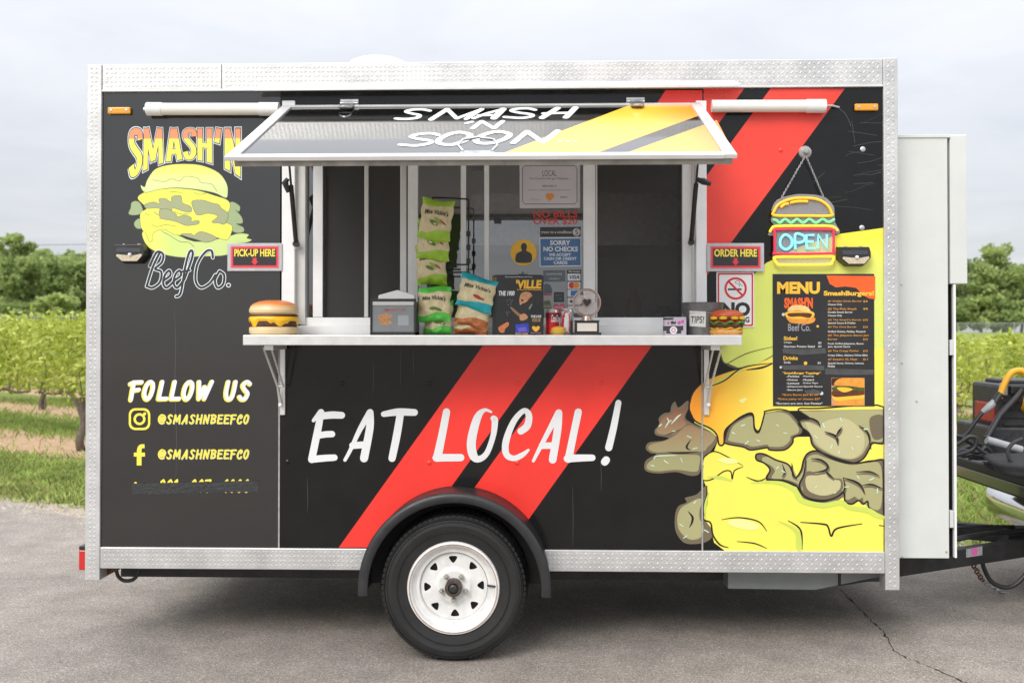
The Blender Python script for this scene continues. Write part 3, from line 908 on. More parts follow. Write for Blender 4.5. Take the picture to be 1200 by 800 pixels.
# big cheeseburger mural on the right panel
d = wall_decal(.0008); d.step = .000025
u_ = ub((740, 300), 2.222)
Lime = ramp_mat('mural_bun', 'Z', trailer_z(330), trailer_z(275), [(0.0, S(214, 226, 112)), (0.5, S(226, 230, 104)), (1.0, S(240, 226, 70))], 0.28, 0.15)
Orange = ramp_mat('mural_cheese_orange', 'X', trailer_x(815), trailer_x(905), [(0.0, S(246, 158, 40)), (0.4, S(250, 196, 60)), (1.0, S(247, 228, 92))], 0.28)
Yel = C_('mural_cheese', 240, 228, 92); YelG = C_('mural_cheese_edge', 196, 212, 92); Pat = C_('mural_patty', 168, 164, 118); PatD = C_('mural_patty_edge', 112, 101, 80)
PatR = ramp_mat('mural_patty_pink', 'Z', trailer_z(540), trailer_z(475), [(0.0, S(160, 158, 112)), (0.5, S(158, 134, 100)), (1.0, S(140, 76, 62))], 0.28)
Ink = C_('mural_ink', 24, 22, 20); Mint = C_('mural_glint', 196, 222, 196); YelP = C_('mural_glint_yellow', 236, 238, 150)
def tr(p): return [(min(1035.3, x), min(646.5, y)) for x, y in p]
d.poly(tr([(1036, 267), (985, 274), (940, 288), (898, 308), (868, 335), (850, 366), (842, 405), (848, 424), (866, 431), (890, 440), (1036, 440)]), Lime)
d.stroke([(842, 405), (848, 424), (866, 431), (890, 425), (908, 415)], 1.2, PatD)
d.poly(tr(u_([(183,545),(190,520),(215,508),(225,480),(440,470),(660,470),(660,775),(248,775),(215,745),(205,700),(186,680),(195,640),(195,600),(186,580)])), Yel)
m1, m2 = ub((740, 440), 3.8125), ub((880, 440), 3.81)
Pat2 = C_('mural_patty_light', 190, 184, 138)
A_ = [(105,240),(110,265),(165,277),(140,290),(78,298),(64,325),(85,345),(112,350),(72,372),(58,395),(65,425),(120,436),(200,430),(260,446),(300,440),(315,400),(330,370),(385,290),(385,255),(300,225),(258,205),(240,184),(258,135),(250,112),(210,142),(195,115),(178,135),(172,162),(145,168),(122,190),(125,220)]
d.poly(m1(A_), PatD, True)
d.poly(m1([(114,238),(120,258),(180,262),(215,240),(245,215),(232,190),(246,140),(212,160),(195,140),(182,170),(150,180),(133,200)]), PatR, True)
d.poly(m1([(90,305),(150,290),(200,262),(250,222),(300,235),(370,262),(368,290),(340,318),(315,338),(200,338),(110,342),(76,325)]), PatR, True)
d.poly(m1([(70,396),(100,372),(160,352),(250,352),(304,358),(302,400),(288,428),(200,420),(120,426),(74,418)]), PatR, True)
d.stroke(m1([(100,372),(110,360),(150,356),(205,356)]), [1, 1.5, 1.4, .4], Mint)
d.stroke(m1([(160,341),(200,346),(245,344),(298,338)]), [.4, 2.0, 2.0, .5], Ink); d.stroke(m1([(266,284),(246,318),(262,332)]), [.5, 2.6, .8], Ink); d.stroke(m1([(215,240),(180,256),(150,266)]), [.4, 1.2, .4], Ink)
d.stroke(m1([(150,232),(168,205),(180,200)]), [.8, 1.8, .6], Mint); d.stroke(m1([(178,215),(205,185),(222,172)]), [.8, 2.2, .6], Mint)
E_ = [(240,545),(290,530),(320,500),(336,495),(332,540),(320,580),(316,640),(350,655),(362,680),(358,722),(320,746),(250,750),(215,726),(195,682),(195,620),(210,582),(246,565)]
d.poly(m1(E_), PatD, True); d.poly(m1([(250,572),(300,548),(316,560),(304,600),(305,640),(322,668),(315,716),(270,732),(232,712),(208,676),(206,625),(222,590)]), Pat, True)
d.stroke(m1([(252,605),(272,630),(270,655),(258,678)]), [.6, 2.6, 2.4, .6], Ink); d.stroke(m1([(318,640),(340,660),(345,700)]), [.5, 1.6, .5], PatD)
# redraw the cheese edge over the patty pieces
d.poly(tr(u_([(184,548),(190,522),(218,510),(240,515),(330,512),(430,600),(440,640),(300,700),(252,775),(220,745),(206,705),(187,682),(196,640),(197,602),(186,580)])), Yel)
T_ = [(660,240),(420,250),(300,288),(240,304),(190,325),(160,355),(150,395),(165,428),(205,448),(222,465),(228,490),(240,488),(243,455),(262,435),(290,415),(315,410),(320,445),(330,455),(338,440),(345,408),(380,402),(420,402),(660,398)]
toM = lambda q: [((x - 740) * 2.222, (y - 300) * 2.222) for x, y in q]
Bt = [(243,475),(255,442),(290,418),(315,414),(320,450),(332,457),(346,410)] + toM(m2([(60,160),(120,150),(170,160),(205,195),(230,235),(225,260),(190,276),(185,300),(150,330),(85,331),(70,321),(0,331)])) + [(290,496),(245,487)]
Ct = toM(m2([(210,150),(300,146),(610,140),(610,290),(545,300),(530,322),(500,370),(450,390),(380,376),(320,346),(275,310),(260,260),(215,220),(222,196),(262,190)]))
Dt = toM(m2([(25,350),(60,350),(110,375),(165,395),(185,430),(200,455),(224,420),(235,375),(255,345),(290,335),(330,350),(400,375),(470,390),(540,380),(610,395),(610,612),(545,606),(525,585),(520,560),(500,572),(480,556),(450,572),(420,560),(415,522),(380,542),(320,560),(260,551),(220,520),(200,490),(140,466),(70,460),(85,420),(60,390),(25,375)]))
for q, f in ((Dt, .9), (Bt, .9), (Ct, .93)):
    d.poly(tr(smooth_pts(u_(q), True, 5)), PatD)
    cx_, cy_ = sum(x for x, y in q)/len(q), sum(y for x, y in q)/len(q)
    d.poly(tr(smooth_pts(u_([(cx_ + (x-cx_)*f, cy_ + (y-cy_)*(f - .05) - 1.5) for x, y in q]), True, 5)), Pat)
d.poly(tr(m2([(238,440),(262,425),(300,440),(330,428),(372,456),(405,462),(408,508),(366,538),(312,546),(250,530),(228,490)])), PatD, True)
d.poly(tr(m2([(250,448),(300,444),(335,436),(370,462),(398,470),(396,505),(360,528),(312,534),(262,516),(244,485)])), Pat2, True)
d.poly(tr(m2([(240,205),(300,225),(340,200),(420,190),(480,230),(505,270),(500,330),(455,368),(390,360),(320,325),(285,290)])), Pat2, True)
d.poly(tr(m2([(530,190),(600,180),(600,270),(545,280)])), PatD, True)
for pts, w in [([(268,370),(310,375),(342,400),(330,422),(278,432)], 2.2), ([(330,422),(348,440),(368,458)], 2.2), ([(410,455),(460,470),(490,490),(506,522)], 2.4), ([(495,490),(540,485),(598,506)], 2.0), ([(470,430),(530,428),(572,446)], 1.9), ([(330,250),(378,270),(386,302)], 2.8), ([(380,268),(392,248),(406,230)], 2.4), ([(222,196),(262,190),(296,204),(306,222)], 2.2), ([(482,222),(522,256),(532,318)], 2.2),
               ([(245,370),(236,440),(216,490),(240,538),(310,556),(372,546),(416,510),(412,456)], 2.0), ([(140,395),(150,430),(138,452)], 1.8), ([(182,390),(186,440),(205,458)], 1.8)]:
    d.stroke(tr(m2([(x + 3, y + 9) for x, y in pts])), [w*.5] + [w*1.6]*(len(pts)-2) + [w*.5], PatD)
    d.stroke(tr(m2(pts)), [w*.35] + [w]*(len(pts)-2) + [w*.35], Ink)
d.poly([(x, y) for x, y in tr(u_([(660,240),(410,250)] + T_[2:]))], Orange)
d.stroke(u_([(300,296),(262,306),(220,330),(200,345)]), [1, 2, 2.4, 1], YelG)
d.stroke(u_([(165,432),(205,452),(222,468)]), [1.5, 3, 1.5], YelG)
for q, w in [(Bt, 1.8), (Ct, 1.9), (Dt, 1.9)]:
    d.stroke(tr(smooth_pts(u_(q), True, 5)), w, Ink, smooth=False, closed=True)
for pts, w in [
    (T_[2:19], 1.9), ([(183,545),(190,522),(215,508),(250,522),(290,545)], 1.2), ([(187,545),(184,560),(186,582),(210,580),(240,560),(258,560),(262,580),(268,558),(290,548)], 1.4),
    ([(300,575),(330,585),(355,575)], 1.8), ([(196,597),(196,640),(187,682),(206,694),(212,725),(230,750),(252,758)], 1.9),
    ([(235,685),(280,680),(330,690),(352,715)], 1.5), ([(275,742),(320,747),(352,760)], 1.5), ([(408,688),(440,712),(444,762)], 2.0), ([(440,692),(500,697),(512,705),(520,728),(535,708),(600,696)], 2.0),
    ([(300,296),(340,290),(370,278)], 2.4), ([(185,345),(240,325),(290,290),(370,278)], 1.6), ([(220,300),(270,268),(310,250),(372,235)], 0.8), 
    
    ([(645,700),(657,702)], 1)]:
    w_ = [w * .45] + [w] * (len(pts) - 2) + [w * .45] if len(pts) > 2 else w
    d.stroke(tr(u_(pts)), w_, Ink)
for pts in ([(250,690),(290,684),(330,700),(320,712),(270,705)], [(225,530),(250,524),(280,535),(250,540)], [(280,375),(300,368),(290,382)]):
    d.poly(u_(pts), YelP, True)
d.stroke(u_([(385,690),(430,715),(436,758)]), [1, 5, 7], YelG)
d.stroke(tr(m2([(0,478),(70,474),(140,482),(196,512),(225,556),(320,578),(400,566),(440,588),(520,600),(560,622),(598,632)])), [1, 3, 5, 6, 6, 6, 6, 5, 6, 6, 4], YelG)
d.stroke(tr(m2([(70,464),(140,468),(200,492)])), 1.8, Ink)
d.stroke(m1([(340,452),(400,455),(450,470)]), [1, 4, 1], YelG); d.stroke(m1([(345,520),(330,580),(330,640)]), [1, 3, 1], YelG)
for x, y in [(75,440),(95,425),(110,455),(55,545),(90,535),(130,530),(150,470),(165,500),(265,460),(290,440),(330,480),(380,440),(400,460),(300,485),(500,440),(545,425),(590,470),(575,500),(540,510),(610,450),(395,560),(380,550),(480,600),(530,615),(590,575),(625,580),(560,600),(640,610),(130,700),(165,640),(140,730),(195,715),(480,470),(520,495)]:
    a = random.uniform(0, 3.1); l = random.uniform(3, 6)
    d.stroke(u_([(x - l*math.cos(a), y - l*math.sin(a)), (x + l*math.cos(a), y + l*math.sin(a))]), random.uniform(.9, 1.6), Mint, up=False)
d.build('burger_mural', panelR)
# seam over the mural
# ---------------------------------------------------------------- serving window
Yw = 0.055
def fr(x0, y0, x1, y1, ya=Yw, yb=Yw + .03, name='window_frame', m=None, bevel=.002, par=None):
    """Box whose front outline is given in photo pixels at depth ya."""
    p, q = at(x0, y0, ya), at(x1, y1, ya)
    b_ = MB(m or M_frame); b_.box((p.x, ya, q.z), (q.x, yb, p.z)); return b_.build(name, par or trailer, bevel)
fr(330.5, 118, 345, 395, -.012, Yw + .05, 'door_jamb')
fr(815.5, 118, 828.5, 395, -.012, Yw + .05, 'door_jamb')
fr(345.5, 126, 357.5, 380, .02, Yw + .05, 'inner_jamb', M_alu_w)
fr(811, 126, 815, 380, .02, Yw + .05, 'inner_jamb', M_alu_w)
win = MB(M_frame)
wf = fr(352, 372, 816, 381.5, .035, Yw + .045, 'window_frame')
fr(346, 381.6, 817, 396, .008, Yw + .046, 'window_sill')
fr(352, 130, 816, 139, .035, Yw + .045, 'window_frame')
for x0, x1, ya in ((367, 378.5, .04), (427, 431.5, .052), (469, 476.5, .048), (477, 489.5, .036), (540, 546, .046), (567.5, 573, .046), (683.5, 700, .036), (799.5, 811.5, .036)):
    fr(x0, 139, x1, 371.5, ya, Yw + .04, 'window_mullion', M_frame if x0 not in (469, 427) else M_alu_w)
def pane(x0, x1, m, ya, name):
    p, q = at(x0, 139, ya), at(x1, 372, ya)
    b_ = MB(m); b_.add([(p.x, ya, q.z), (q.x, ya, q.z), (q.x, ya, p.z), (p.x, ya, p.z)], [(0, 1, 2, 3)]); return b_.build(name, trailer)
pane(357, 367.5, M_glass, .062, 'window_pane')
for a_, b_ in ((378, 427.5), (431, 469.5)): pane(a_, b_, M_screen, .064, 'insect_screen')
pane(699.5, 800, M_screen, .058, 'insect_screen')
PANE_Y = .060
for a_, b_ in ((489, 540.5), (545.5, 568), (572.5, 684)): pane(a_, b_, M_glass, PANE_Y, 'window_pane')
# thin black gasket lines
for x in (476.7, 697.8, 378.3):
    fr(x, 139, x + .9, 371, .0345 if x != 378.3 else .0385, .05, 'window_gasket', M_plastic, 0)
# interior: shelf, equipment, so that the glass looks into a room
it = MB(M_steel); it.box((-1.2, 1.45, .95), (.9, 2.0, 1.0)); it.box((-1.2, 1.5, .5), (.9, 2.0, .53))
for x in (-1.18, -.2, .85): it.box((x, 1.46, ZB + .09), (x + .04, 1.5, .95))
it.build('prep_table', trailer)
hd = MB(M_steel); hd.box((-.4, 1.2, 1.95), (1.2, 2.05, 2.25)); hd.build('extractor_hood', trailer)
sh = MB(M_steel); sh.box((.3, 1.7, 1.45), (1.5, 2.05, 1.47)); sh.build('shelf', trailer)
for x, w_, h_, m in ((.4, .12, .2, M_white), (.6, .1, .26, M_redlens), (.78, .15, .15, M_plastic), (1.0, .09, .22, M_yel_v), (1.2, .16, .18, M_steel)):
    c_ = MB(m); c_.lathe((x, 1.87, 1.47), [(.001, 0), (w_/2, 0), (w_/2, h_*.7), (w_/4, h_), (.001, h_)], 14); c_.build('storage_jar', trailer)

# ---------------------------------------------------------------- raised hatch
HY, OY = -.036, -.90
hx0, hx1 = at(334, 122, HY).x, at(817.5, 122, HY).x
ox0, ox1 = at(262.5, 184, OY).x, at(865.5, 184, OY).x
hz = at(575, 122.5, HY).z; oz = at(565, 183, OY).z
print('hatch widths', hx1 - hx0, ox1 - ox0, hx0, ox0, hx1, ox1, 'drop', hz - oz)
hx0 = ox0 = (hx0 + ox0) / 2; hx1 = ox1 = (hx1 + ox1) / 2
HA, HB = Vector((hx0, HY, hz)), Vector((hx1, HY, hz)); HD = Vector((0, OY - HY, oz - hz)); HL = HD.length; HDn = HD.normalized()
HN = Vector((1, 0, 0)).cross(HDn); HN = HN if HN.z > 0 else -HN
def hp(u, v, h): return HA + Vector((1, 0, 0)) * u + HDn * v + HN * h
HW = hx1 - hx0
def hbox(mb, u0, u1, v0, v1, h0, h1, m=None):
    vs = [hp(u, v, h) for h in (h0, h1) for u, v in ((u0, v0), (u1, v0), (u1, v1), (u0, v1))]
    mb.add(vs, [(0,1,2,3),(7,6,5,4),(0,4,5,1),(1,5,6,2),(2,6,7,3),(3,7,4,0)], m)
hb = MB(M_hatchv); hbox(hb, .01, HW - .01, .01, HL - .01, -.016, -.004); hatch = hb.build('hatch', trailer)
fr_ = MB(M_alu_w)
tw = .042
hbox(fr_, -.005, tw, 0, HL, -.014, .003); hbox(fr_, HW - tw, HW + .005, 0, HL, -.014, .003)
hbox(fr_, tw, HW - tw, 0, .03, -.014, .003)
hbox(fr_, tw, HW - tw, HL - .04, HL + .004, -.014, .003)
fr_.build('hatch_frame', hatch, .002)
ed = MB(mat('hatch_edge', (0.20, 0.19, 0.165), .6, var=.3)); hbox(ed, .03, HW - .012, HL - .035, HL - .002, -.036, -.0145); ed.build('hatch_seal', hatch)
un = MB(M_white); hbox(un, .03, HW - .03, .01, HL - .045, -.020, -.0165); un.build('hatch_lining', hatch)
hd_ = Decal(hp(0, 0, -.004), HN, .0004, .00006)
Hyel = ramp_mat('hatch_yellow', 'X', hx0 + HW*.55, hx1, [(0.0, S(240, 205, 70)), (.7, S(248, 190, 60)), (1.0, S(240, 140, 50))], .22)
hd_.poly([(578, 184), (739, 123), (815, 123), (829, 132), (690, 183)], Hyel)
hd_.poly([(724, 183), (840, 141), (857, 174), (830, 183)], Hyel)
def hl(pts): return pts
fh = ub((440, 110), 4.615)
YS = 2.6
for pts, w in [([(292,92),(250,85),(190,88),(168,98),(200,108),(236,116),(225,130),(170,137),(112,135)], 8), ([(300,140),(388,84)], 9), ([(388,84),(440,134)], 8), ([(440,134),(575,84)], 7), ([(575,84),(490,137)], 8),
               ([(530,134),(600,108),(690,84)], 7), ([(690,84),(640,133)], 11), ([(560,118),(655,116)], 7),
               ([(862,88),(820,80),(755,84),(738,94),(780,104),(838,112),(845,123),(790,132),(700,127)], 8), ([(985,79),(900,131)], 10), ([(1082,76),(1030,129)], 10), ([(910,108),(1055,104)], 8),
               ([(492,161),(522,153)], 7), ([(525,189),(575,150)], 8), ([(575,150),(640,189)], 8), ([(640,189),(688,150)], 8),
               ([(338,224),(300,216),(235,220),(195,234),(230,246),(296,256),(290,270),(220,282),(135,277)], 9), ([(500,218),(450,210),(390,224),(345,250),(350,272),(420,276),(490,252),(512,228),(500,218)], 10),
               ([(712,214),(660,206),(590,222),(545,248),(560,268),(630,268),(700,246),(725,224),(712,214)], 10), ([(745,268),(820,206)], 10), ([(820,206),(905,265)], 10), ([(905,265),(985,203)], 10)]:
    hd_.stroke(fh(pts), w*.78, M_white_v, n=7, ys=YS)
for x in (1000, 1040, 1080): hd_.disc(440 + x/4.615, 110 + 258/4.615, 2.4, M_white_v, .8)
hd_.build('hatch_lettering', hatch)
# pull handle on the hatch
hh = MB(M_steel)
uc = (on_plane(561, 172, hp(0, 0, 0), HN) - HA).x; vc = HL - .085
hbox(hh, uc - .065, uc + .065, vc + .012, vc + .05, -.004, .004)
hh.tube([hp(uc - .055, vc + .02, .004), hp(uc - .075, vc, .02), hp(uc - .06, vc - .05, .03), hp(uc, vc - .075, .034), hp(uc + .06, vc - .05, .03), hp(uc + .075, vc, .02), hp(uc + .055, vc + .02, .004)], .0055, 8)
hh.build('pull_handle', hatch)
lt = MB(M_plastic); hbox(lt, uc - .02, uc + .02, HL - .03, HL + .004, -.055, -.036); lt.build('latch', hatch)
for px_ in (409, 745):                                # hinges
    h_ = MB(M_steel); p = at(px_, 118, -.02)
    h_.box((p.x - .042, -.012, hz - .012), (p.x + .042, -.001, hz + .034))
    h_.tube([(p.x - .04, -.020, hz + .012), (p.x + .04, -.020, hz + .012)], .009, 10)
    u = p.x - HA.x
    hbox(h_, u - .03, u + .03, -.02, .085, .0045, .010)
    h_.lathe(hp(u, .085, .0075), [(.03, -.003), (.03, .003), (.001, .003)], 16, axis='Z')
    h_.build('hinge', hatch, .001)
    for s_ in (-.032, .032):
        b2 = MB(M_screw); b2.lathe((p.x + s_, -.012, hz + .018), [(.006, 0), (.005, -.003), (.0005, -.004)], 10, axis='Y'); b2.build('screw', hatch)
# gas struts
for (lx, ly), (mx_, my), (tx, ty), side in (((347, 286), (341.5, 206), (337, 186), 1), ((810, 284), (816.5, 206), (820.5, 184), -1)):
    a = at(lx, ly, -.016); e_ = hp((at(tx, ty, -.33).x - HA.x), .36, -.021)
    mdl = a + (e_ - a) * .52
    st = MB(M_plastic); st.tube([a, mdl], .0105, 12); st.lathe(a, [(.001, -.014), (.014, -.014), (.014, .014), (.001, .014)], 12, axis='Y'); s_o = st.build('gas_strut', trailer)
    rd_ = MB(M_steel if False else M_plastic); rd_.tube([mdl, e_], .005, 8); rd_.build('strut_rod', s_o)
    cl = MB(M_plastic); 
    c0 = mdl; cl.tube([c0 + Vector((-.012*side, 0, -.03)), c0 + Vector((-.025*side, -.01, .012)), c0 + Vector((-.012*side, -.012, .03))] if side > 0 else [c0 + Vector((0, 0, .02)), c0 + Vector((.03, -.012, .008)), c0 + Vector((.062, -.014, -.004))], [.009, .015, .009], 8); cl.build('strut_lock', s_o)
    pl = MB(M_steel); pl.box((a.x - .012, -.013, a.z - .02), (a.x + .012, -.0121, a.z + .02)); pl.build('strut_plate', s_o)

# ---------------------------------------------------------------- counter shelf
CY = -.31
cx0, cx1 = at(284.5, 398, CY).x, at(869.5, 398, CY).x
CZ = at(575, 392.6, CY).z; CZb = at(575, 404.5, CY).z
ct = MB(M_stain); ct.box((cx0, CY, CZb), (cx1, -.0135, CZ)); counter = ct.build('counter', trailer, .003)
for px_, fl in ((331, 1), (828, -1)):                 # folding brackets
    x = at(px_, 440, -.02).x; bk = MB(M_stain)
    zt_ = CZb
    bk.box((x - .011, -.020, at(px_, 486, -.02).z), (x + .011, -.0135 + .012, zt_))
    bk.box((x - .02, -.26, zt_ - .022), (x + .02, -.02, zt_ - .001))
    zpiv = at(px_, 474, -.02).z
    bk.tube([(x - .028*fl, -.24, zt_ - .012), (x - .012*fl, -.06, zt_ - .19), (x - .006*fl, -.026, zpiv)], [.005, .006, .009], 8)
    bk.tube([(x + .006*fl, -.24, zt_ - .012), (x + .014*fl, -.06, zt_ - .19)], .005, 8)
    bk.tube([(x - .012*fl, -.06, zt_ - .19), (x + .018*fl, -.06, zt_ - .19)], .005, 8)
    bk.build('counter_bracket', counter, .001)
    kn = MB(M_white); kn.lathe((x - .006*fl, -.034, zpiv), [(.001, -.008), (.008, -.006), (.010, 0), (.008, .006), (.001, .008)], 12); kn.build('bracket_knob', counter)

# ---------------------------------------------------------------- lamps, lights and small fittings on the wall
def lamp_tube(x0, x1, py, cap0, cap1):
    y = -.034; a = at(x0, py, y); b_ = at(x1, py, y); r_ = .028
    t = MB(M_pvc); t.tube([a, b_], r_, 20); o = t.build('tube_lamp', trailer)
    for c, w in ((cap0, 0), (cap1, 1)):
        if c is None: continue
        p, q = at(c[0], py, y), at(c[1], py, y)
        e_ = MB(M_pvcb); e_.tube([p, q], r_ + .003, 20); e_.build('end_cap', o)
    return o
L1 = lamp_tube(175, 327, 128, (172.5, 190), (304, 327)); tip = MB(M_pvcb)
tip.tube([at(168.5, 128, -.034), at(174, 128, -.034)], .008, 10); tip.build('cable_gland', L1)
L2 = lamp_tube(834, 966, 124.5, None, (945, 967)); tip = MB(M_steel)
tip.tube([at(966, 124.5, -.034), at(975, 124, -.02), at(983, 126, -.003)], .006, 8); tip.build('cable_gland', L2)
for L_, xs_ in ((L1, (200, 295)), (L2, (840, 935))):
    for x in xs_:
        p = at(x, 128 if L_ is L1 else 124.5, -.034); c = MB(M_pvcb); c.box((p.x - .01, -.036, p.z - .02), (p.x + .01, -.001, p.z + .02)); c.build('clip', L_)
for x, y in ((140, 130), (1015, 126)):
    p = at(x, y, -.01); c = MB(M_amber); c.box((p.x - .053, -.020, p.z - .016), (p.x + .053, -.0005, p.z + .016)); o = c.build('marker_light', trailer, .006, seg=3)
    for s_ in (-.036, .036):
        b2 = MB(M_screw); b2.lathe((p.x + s_, -.020, p.z), [(.006, 0), (.005, -.002), (.0005, -.003)], 10, axis='Y'); b2.build('screw', o)
p = at(94, 653, .06); c = MB(M_redlens); c.box((XL - .045, .02, p.z - .05), (XL - .001, .16, p.z + .045)); o = c.build('tail_light', trailer, .006)
c = MB(M_plastic); c.box((XL - .04, .015, p.z + .046), (XL - .001, .165, p.z + .062)); c.build('lens_hood', o)
# hose loop and frame bits under the rear
hz_ = MB(M_plastic); pts = [at(x, y, .12) for x, y in ((136, 662), (138, 674), (146, 680), (157, 678), (163, 668), (163, 660))]
hz_.tube([Vector(q) for q in smooth_pts(pts)], .009, 8); hz_.build('hose_loop', trailer)
bp_ = MB(M_rust); a = at(120, 668, .1); bp_.add([(a.x, .08, a.z + .03), (a.x + .10, .08, a.z + .03), (a.x + .10, .08, a.z + .015), (a.x, .08, a.z - .035), (a.x, .2, a.z + .03), (a.x + .10, .2, a.z + .03), (a.x + .10, .2, a.z + .015), (a.x, .2, a.z - .035)],
       [(0,3,2,1),(4,5,6,7),(0,1,5,4),(1,2,6,5),(2,3,7,6),(3,0,4,7)]); bp_.build('frame_gusset', trailer)
for y_ in (.25, 1.75):
    c = MB(M_dsteel); c.box((XL + .06, y_, ZB - .10), (XR, y_ + .06, ZB + .001)); c.build('chassis_beam', trailer)
for x in (-1.2, -.4, .9, 1.5):
    c = MB(M_dsteel); c.box((x, .31, ZB - .05), (x + .05, 1.75, ZB)); c.build('cross_member', trailer)
c = MB(M_dsteel); c.tube([(at(531, 687, 0).x, -.05, .33), (at(531, 687, 0).x, 2.05, .33)], .03, 10); c.build('axle', trailer)
# waste tank under the front
tk = MB(mat('tank_grey', (.20, .22, .22), .45, .2, var=.15, vs=4)); a = at(853, 668, .12); b_ = at(1030, 692, .12)
x0, x1, z1_, z0_ = a.x, b_.x, ZB - .0005, b_.z + .005
xm = x0 + (x1 - x0) * .58
tk.add([(x0, .12, z1_), (x1, .12, z1_), (x1, .12, z0_ + .06), (xm, .12, z0_ - .003), (x0, .12, z0_), (x0, .75, z1_), (x1, .75, z1_), (x1, .75, z0_ + .06), (xm, .75, z0_ - .003), (x0, .75, z0_)],
       [(4,3,2,1,0),(5,6,7,8,9),(0,1,6,5),(1,2,7,6),(2,3,8,7),(3,4,9,8),(4,0,5,9)]); tk.build('waste_tank', trailer, .004)

# ---------------------------------------------------------------- wheel and fender
WY = -.20
wc = at(531, 686.5, WY); WR = at(443.5, 686.5, WY); RO = wc.x - WR.x; wc = Vector((wc.x, 0, RO - .004))
print('wheel', RO, wc)
ty = MB(M_rubber)
prof = [(.198, WY + .035), (.208, WY + .010), (.245, WY + .004), (.275, WY - .001), (.300, WY + .002), (RO - .022, WY + .012), (RO - .012, WY + .022), (RO - .004, WY + .040), (RO - .001, WY + .075), (RO, WY + .10), (RO - .001, WY + .13), (RO - .004, WY + .165), (RO - .02, WY + .192), (.29, WY + .203), (.24, WY + .200), (.215, WY + .18)]
def flat_(p, a):
    if p.z < -(RO - .008): p = Vector((p.x, p.y, -(RO - .008) + (p.z + RO - .008) * .2))
    return p
wc.z = RO - .0075
wheel = ty.lathe(wc, prof, 96, axis='Y', fn=flat_)
for k in range(76):                                   # shoulder lugs
    a = 2 * math.pi * k / 76
    if math.sin(a) < -.985: continue
    ca, sa = math.cos(a), math.sin(a)
    for r0, r1, y0, y1 in ((RO - .020, RO + .0012, WY + .014, WY + .070), (RO - .004, RO + .0012, WY + .078, WY + .122), (RO - .010, RO + .0012, WY + .130, WY + .185)):
        da = .033; vs = []
        for yy in (y0, y1):
            for rr, dd in ((r0, -da), (r0, da), (r1, da*.9), (r1, -da*.9)):
                rr2 = rr - (.012 if yy == y0 and rr == r1 and y0 < WY + .03 else 0)
                vs.append(wc + Vector((rr2*math.cos(a + dd), yy, rr2*math.sin(a + dd))))
        ty.add(vs, [(0,1,2,3),(7,6,5,4),(0,4,5,1),(1,5,6,2),(2,6,7,3),(3,7,4,0)])
wheelo = ty.build('wheel', trailer); tag(wheelo, 'black tyre on a white eight-hole rim')
fine_ = MB(M_rubber)
for r_ in (.248, .292, .305):
    fine_.lathe(wc, [(r_ - .0025, WY + .004), (r_ - .001, WY - .0022), (r_ + .001, WY - .0022), (r_ + .0025, WY + .004)], 72, axis='Y')
fine_.build('sidewall_rib', wheelo)
rm = MB(mat('rim_white', (.72, .715, .69), .34, var=.13, vs=14, rvar=.08))
RR = .192
rm.lathe(wc, [(RR + .014, WY + .016), (RR + .010, WY + .004), (RR + .002, WY + .001), (RR - .006, WY + .006), (RR - .012, WY + .020), (RR - .026, WY + .032), (RR - .038, WY + .034), (RR - .042, WY + .05), (RR - .045, WY + .055)], 72, axis='Y')
RD = RR - .044
outer = [(RD * math.cos(2*math.pi*k/64), RD * math.sin(2*math.pi*k/64)) for k in range(64)]
holes = []
for k in range(8):
    a = math.pi/2 + k * math.pi/4 + R(2)
    tri = []
    for j, (rr, dd) in enumerate(((.136, -.185), (.136, .185), (.096, .0))):
        tri.append((rr*math.cos(a + dd), rr*math.sin(a + dd)))
    # rounded triangle
    hp_ = []
    for j in range(3):
        p0, p1, p2 = tri[j-1], tri[j], tri[(j+1) % 3]
        q0 = tuple(p1[i] + (p0[i]-p1[i])*.36 for i in (0, 1)); q2 = tuple(p1[i] + (p2[i]-p1[i])*.36 for i in (0, 1))
        for t in (0, .33, .66, 1):
            hp_.append(tuple((1-t)**2*q0[i] + 2*t*(1-t)*p1[i] + t*t*q2[i] for i in (0, 1)))
    holes.append(hp_)
def dish(r): return WY + .050
center = [(.036*math.cos(2*math.pi*k/24), .036*math.sin(2*math.pi*k/24)) for k in range(24)]
mid = [(.090*math.cos(2*math.pi*k/48), .090*math.sin(2*math.pi*k/48)) for k in range(48)]
def disc_face(loops):
    flat = [p for l in loops for p in l]
    fs = tessellate_polygon([[Vector((x, y, 0)) for x, y in l] for l in loops])
    vs = [wc + Vector((x, dish(math.hypot(x, y)), y)) for x, y in flat]
    out = []
    for f in fs:
        a, b2, c = (vs[i] for i in f)
        out.append(tuple(f) if (b2 - a).cross(c - a).y < 0 else tuple(reversed(f)))
    rm.add(vs, out, None, False)
disc_face([outer, mid] + holes)
rm.lathe(wc, [(.090, dish(.09)), (.080, dish(.09) - .003), (.072, dish(.09) - .009), (.066, dish(.09) - .010), (.036, dish(.09) - .008)], 48, axis='Y')
for h in holes:
    n_ = len(h); vs = [wc + Vector((x, dish(math.hypot(x, y)) + dy_, y)) for dy_ in (0, .008) for x, y in h]
    rm.add(vs, [(i, (i+1) % n_, n_ + (i+1) % n_, n_ + i) for i in range(n_)], M_dsteel)
rm.lathe(wc, [(RR + .004, WY + .0004), (RR + .0015, WY - .0006), (RR - .001, WY + .0014)], 72, m=mat('rim_scuff', (.42, .30, .25), .6, var=.4, vs=40), axis='Y')
rm.build('rim', wheelo)
bd = MB(M_dsteel); bd.lathe(wc, [(.001, WY + .075), (.165, WY + .075), (.165, WY + .18), (.2, WY + .181)], 32, axis='Y'); bd.build('brake_drum', wheelo)
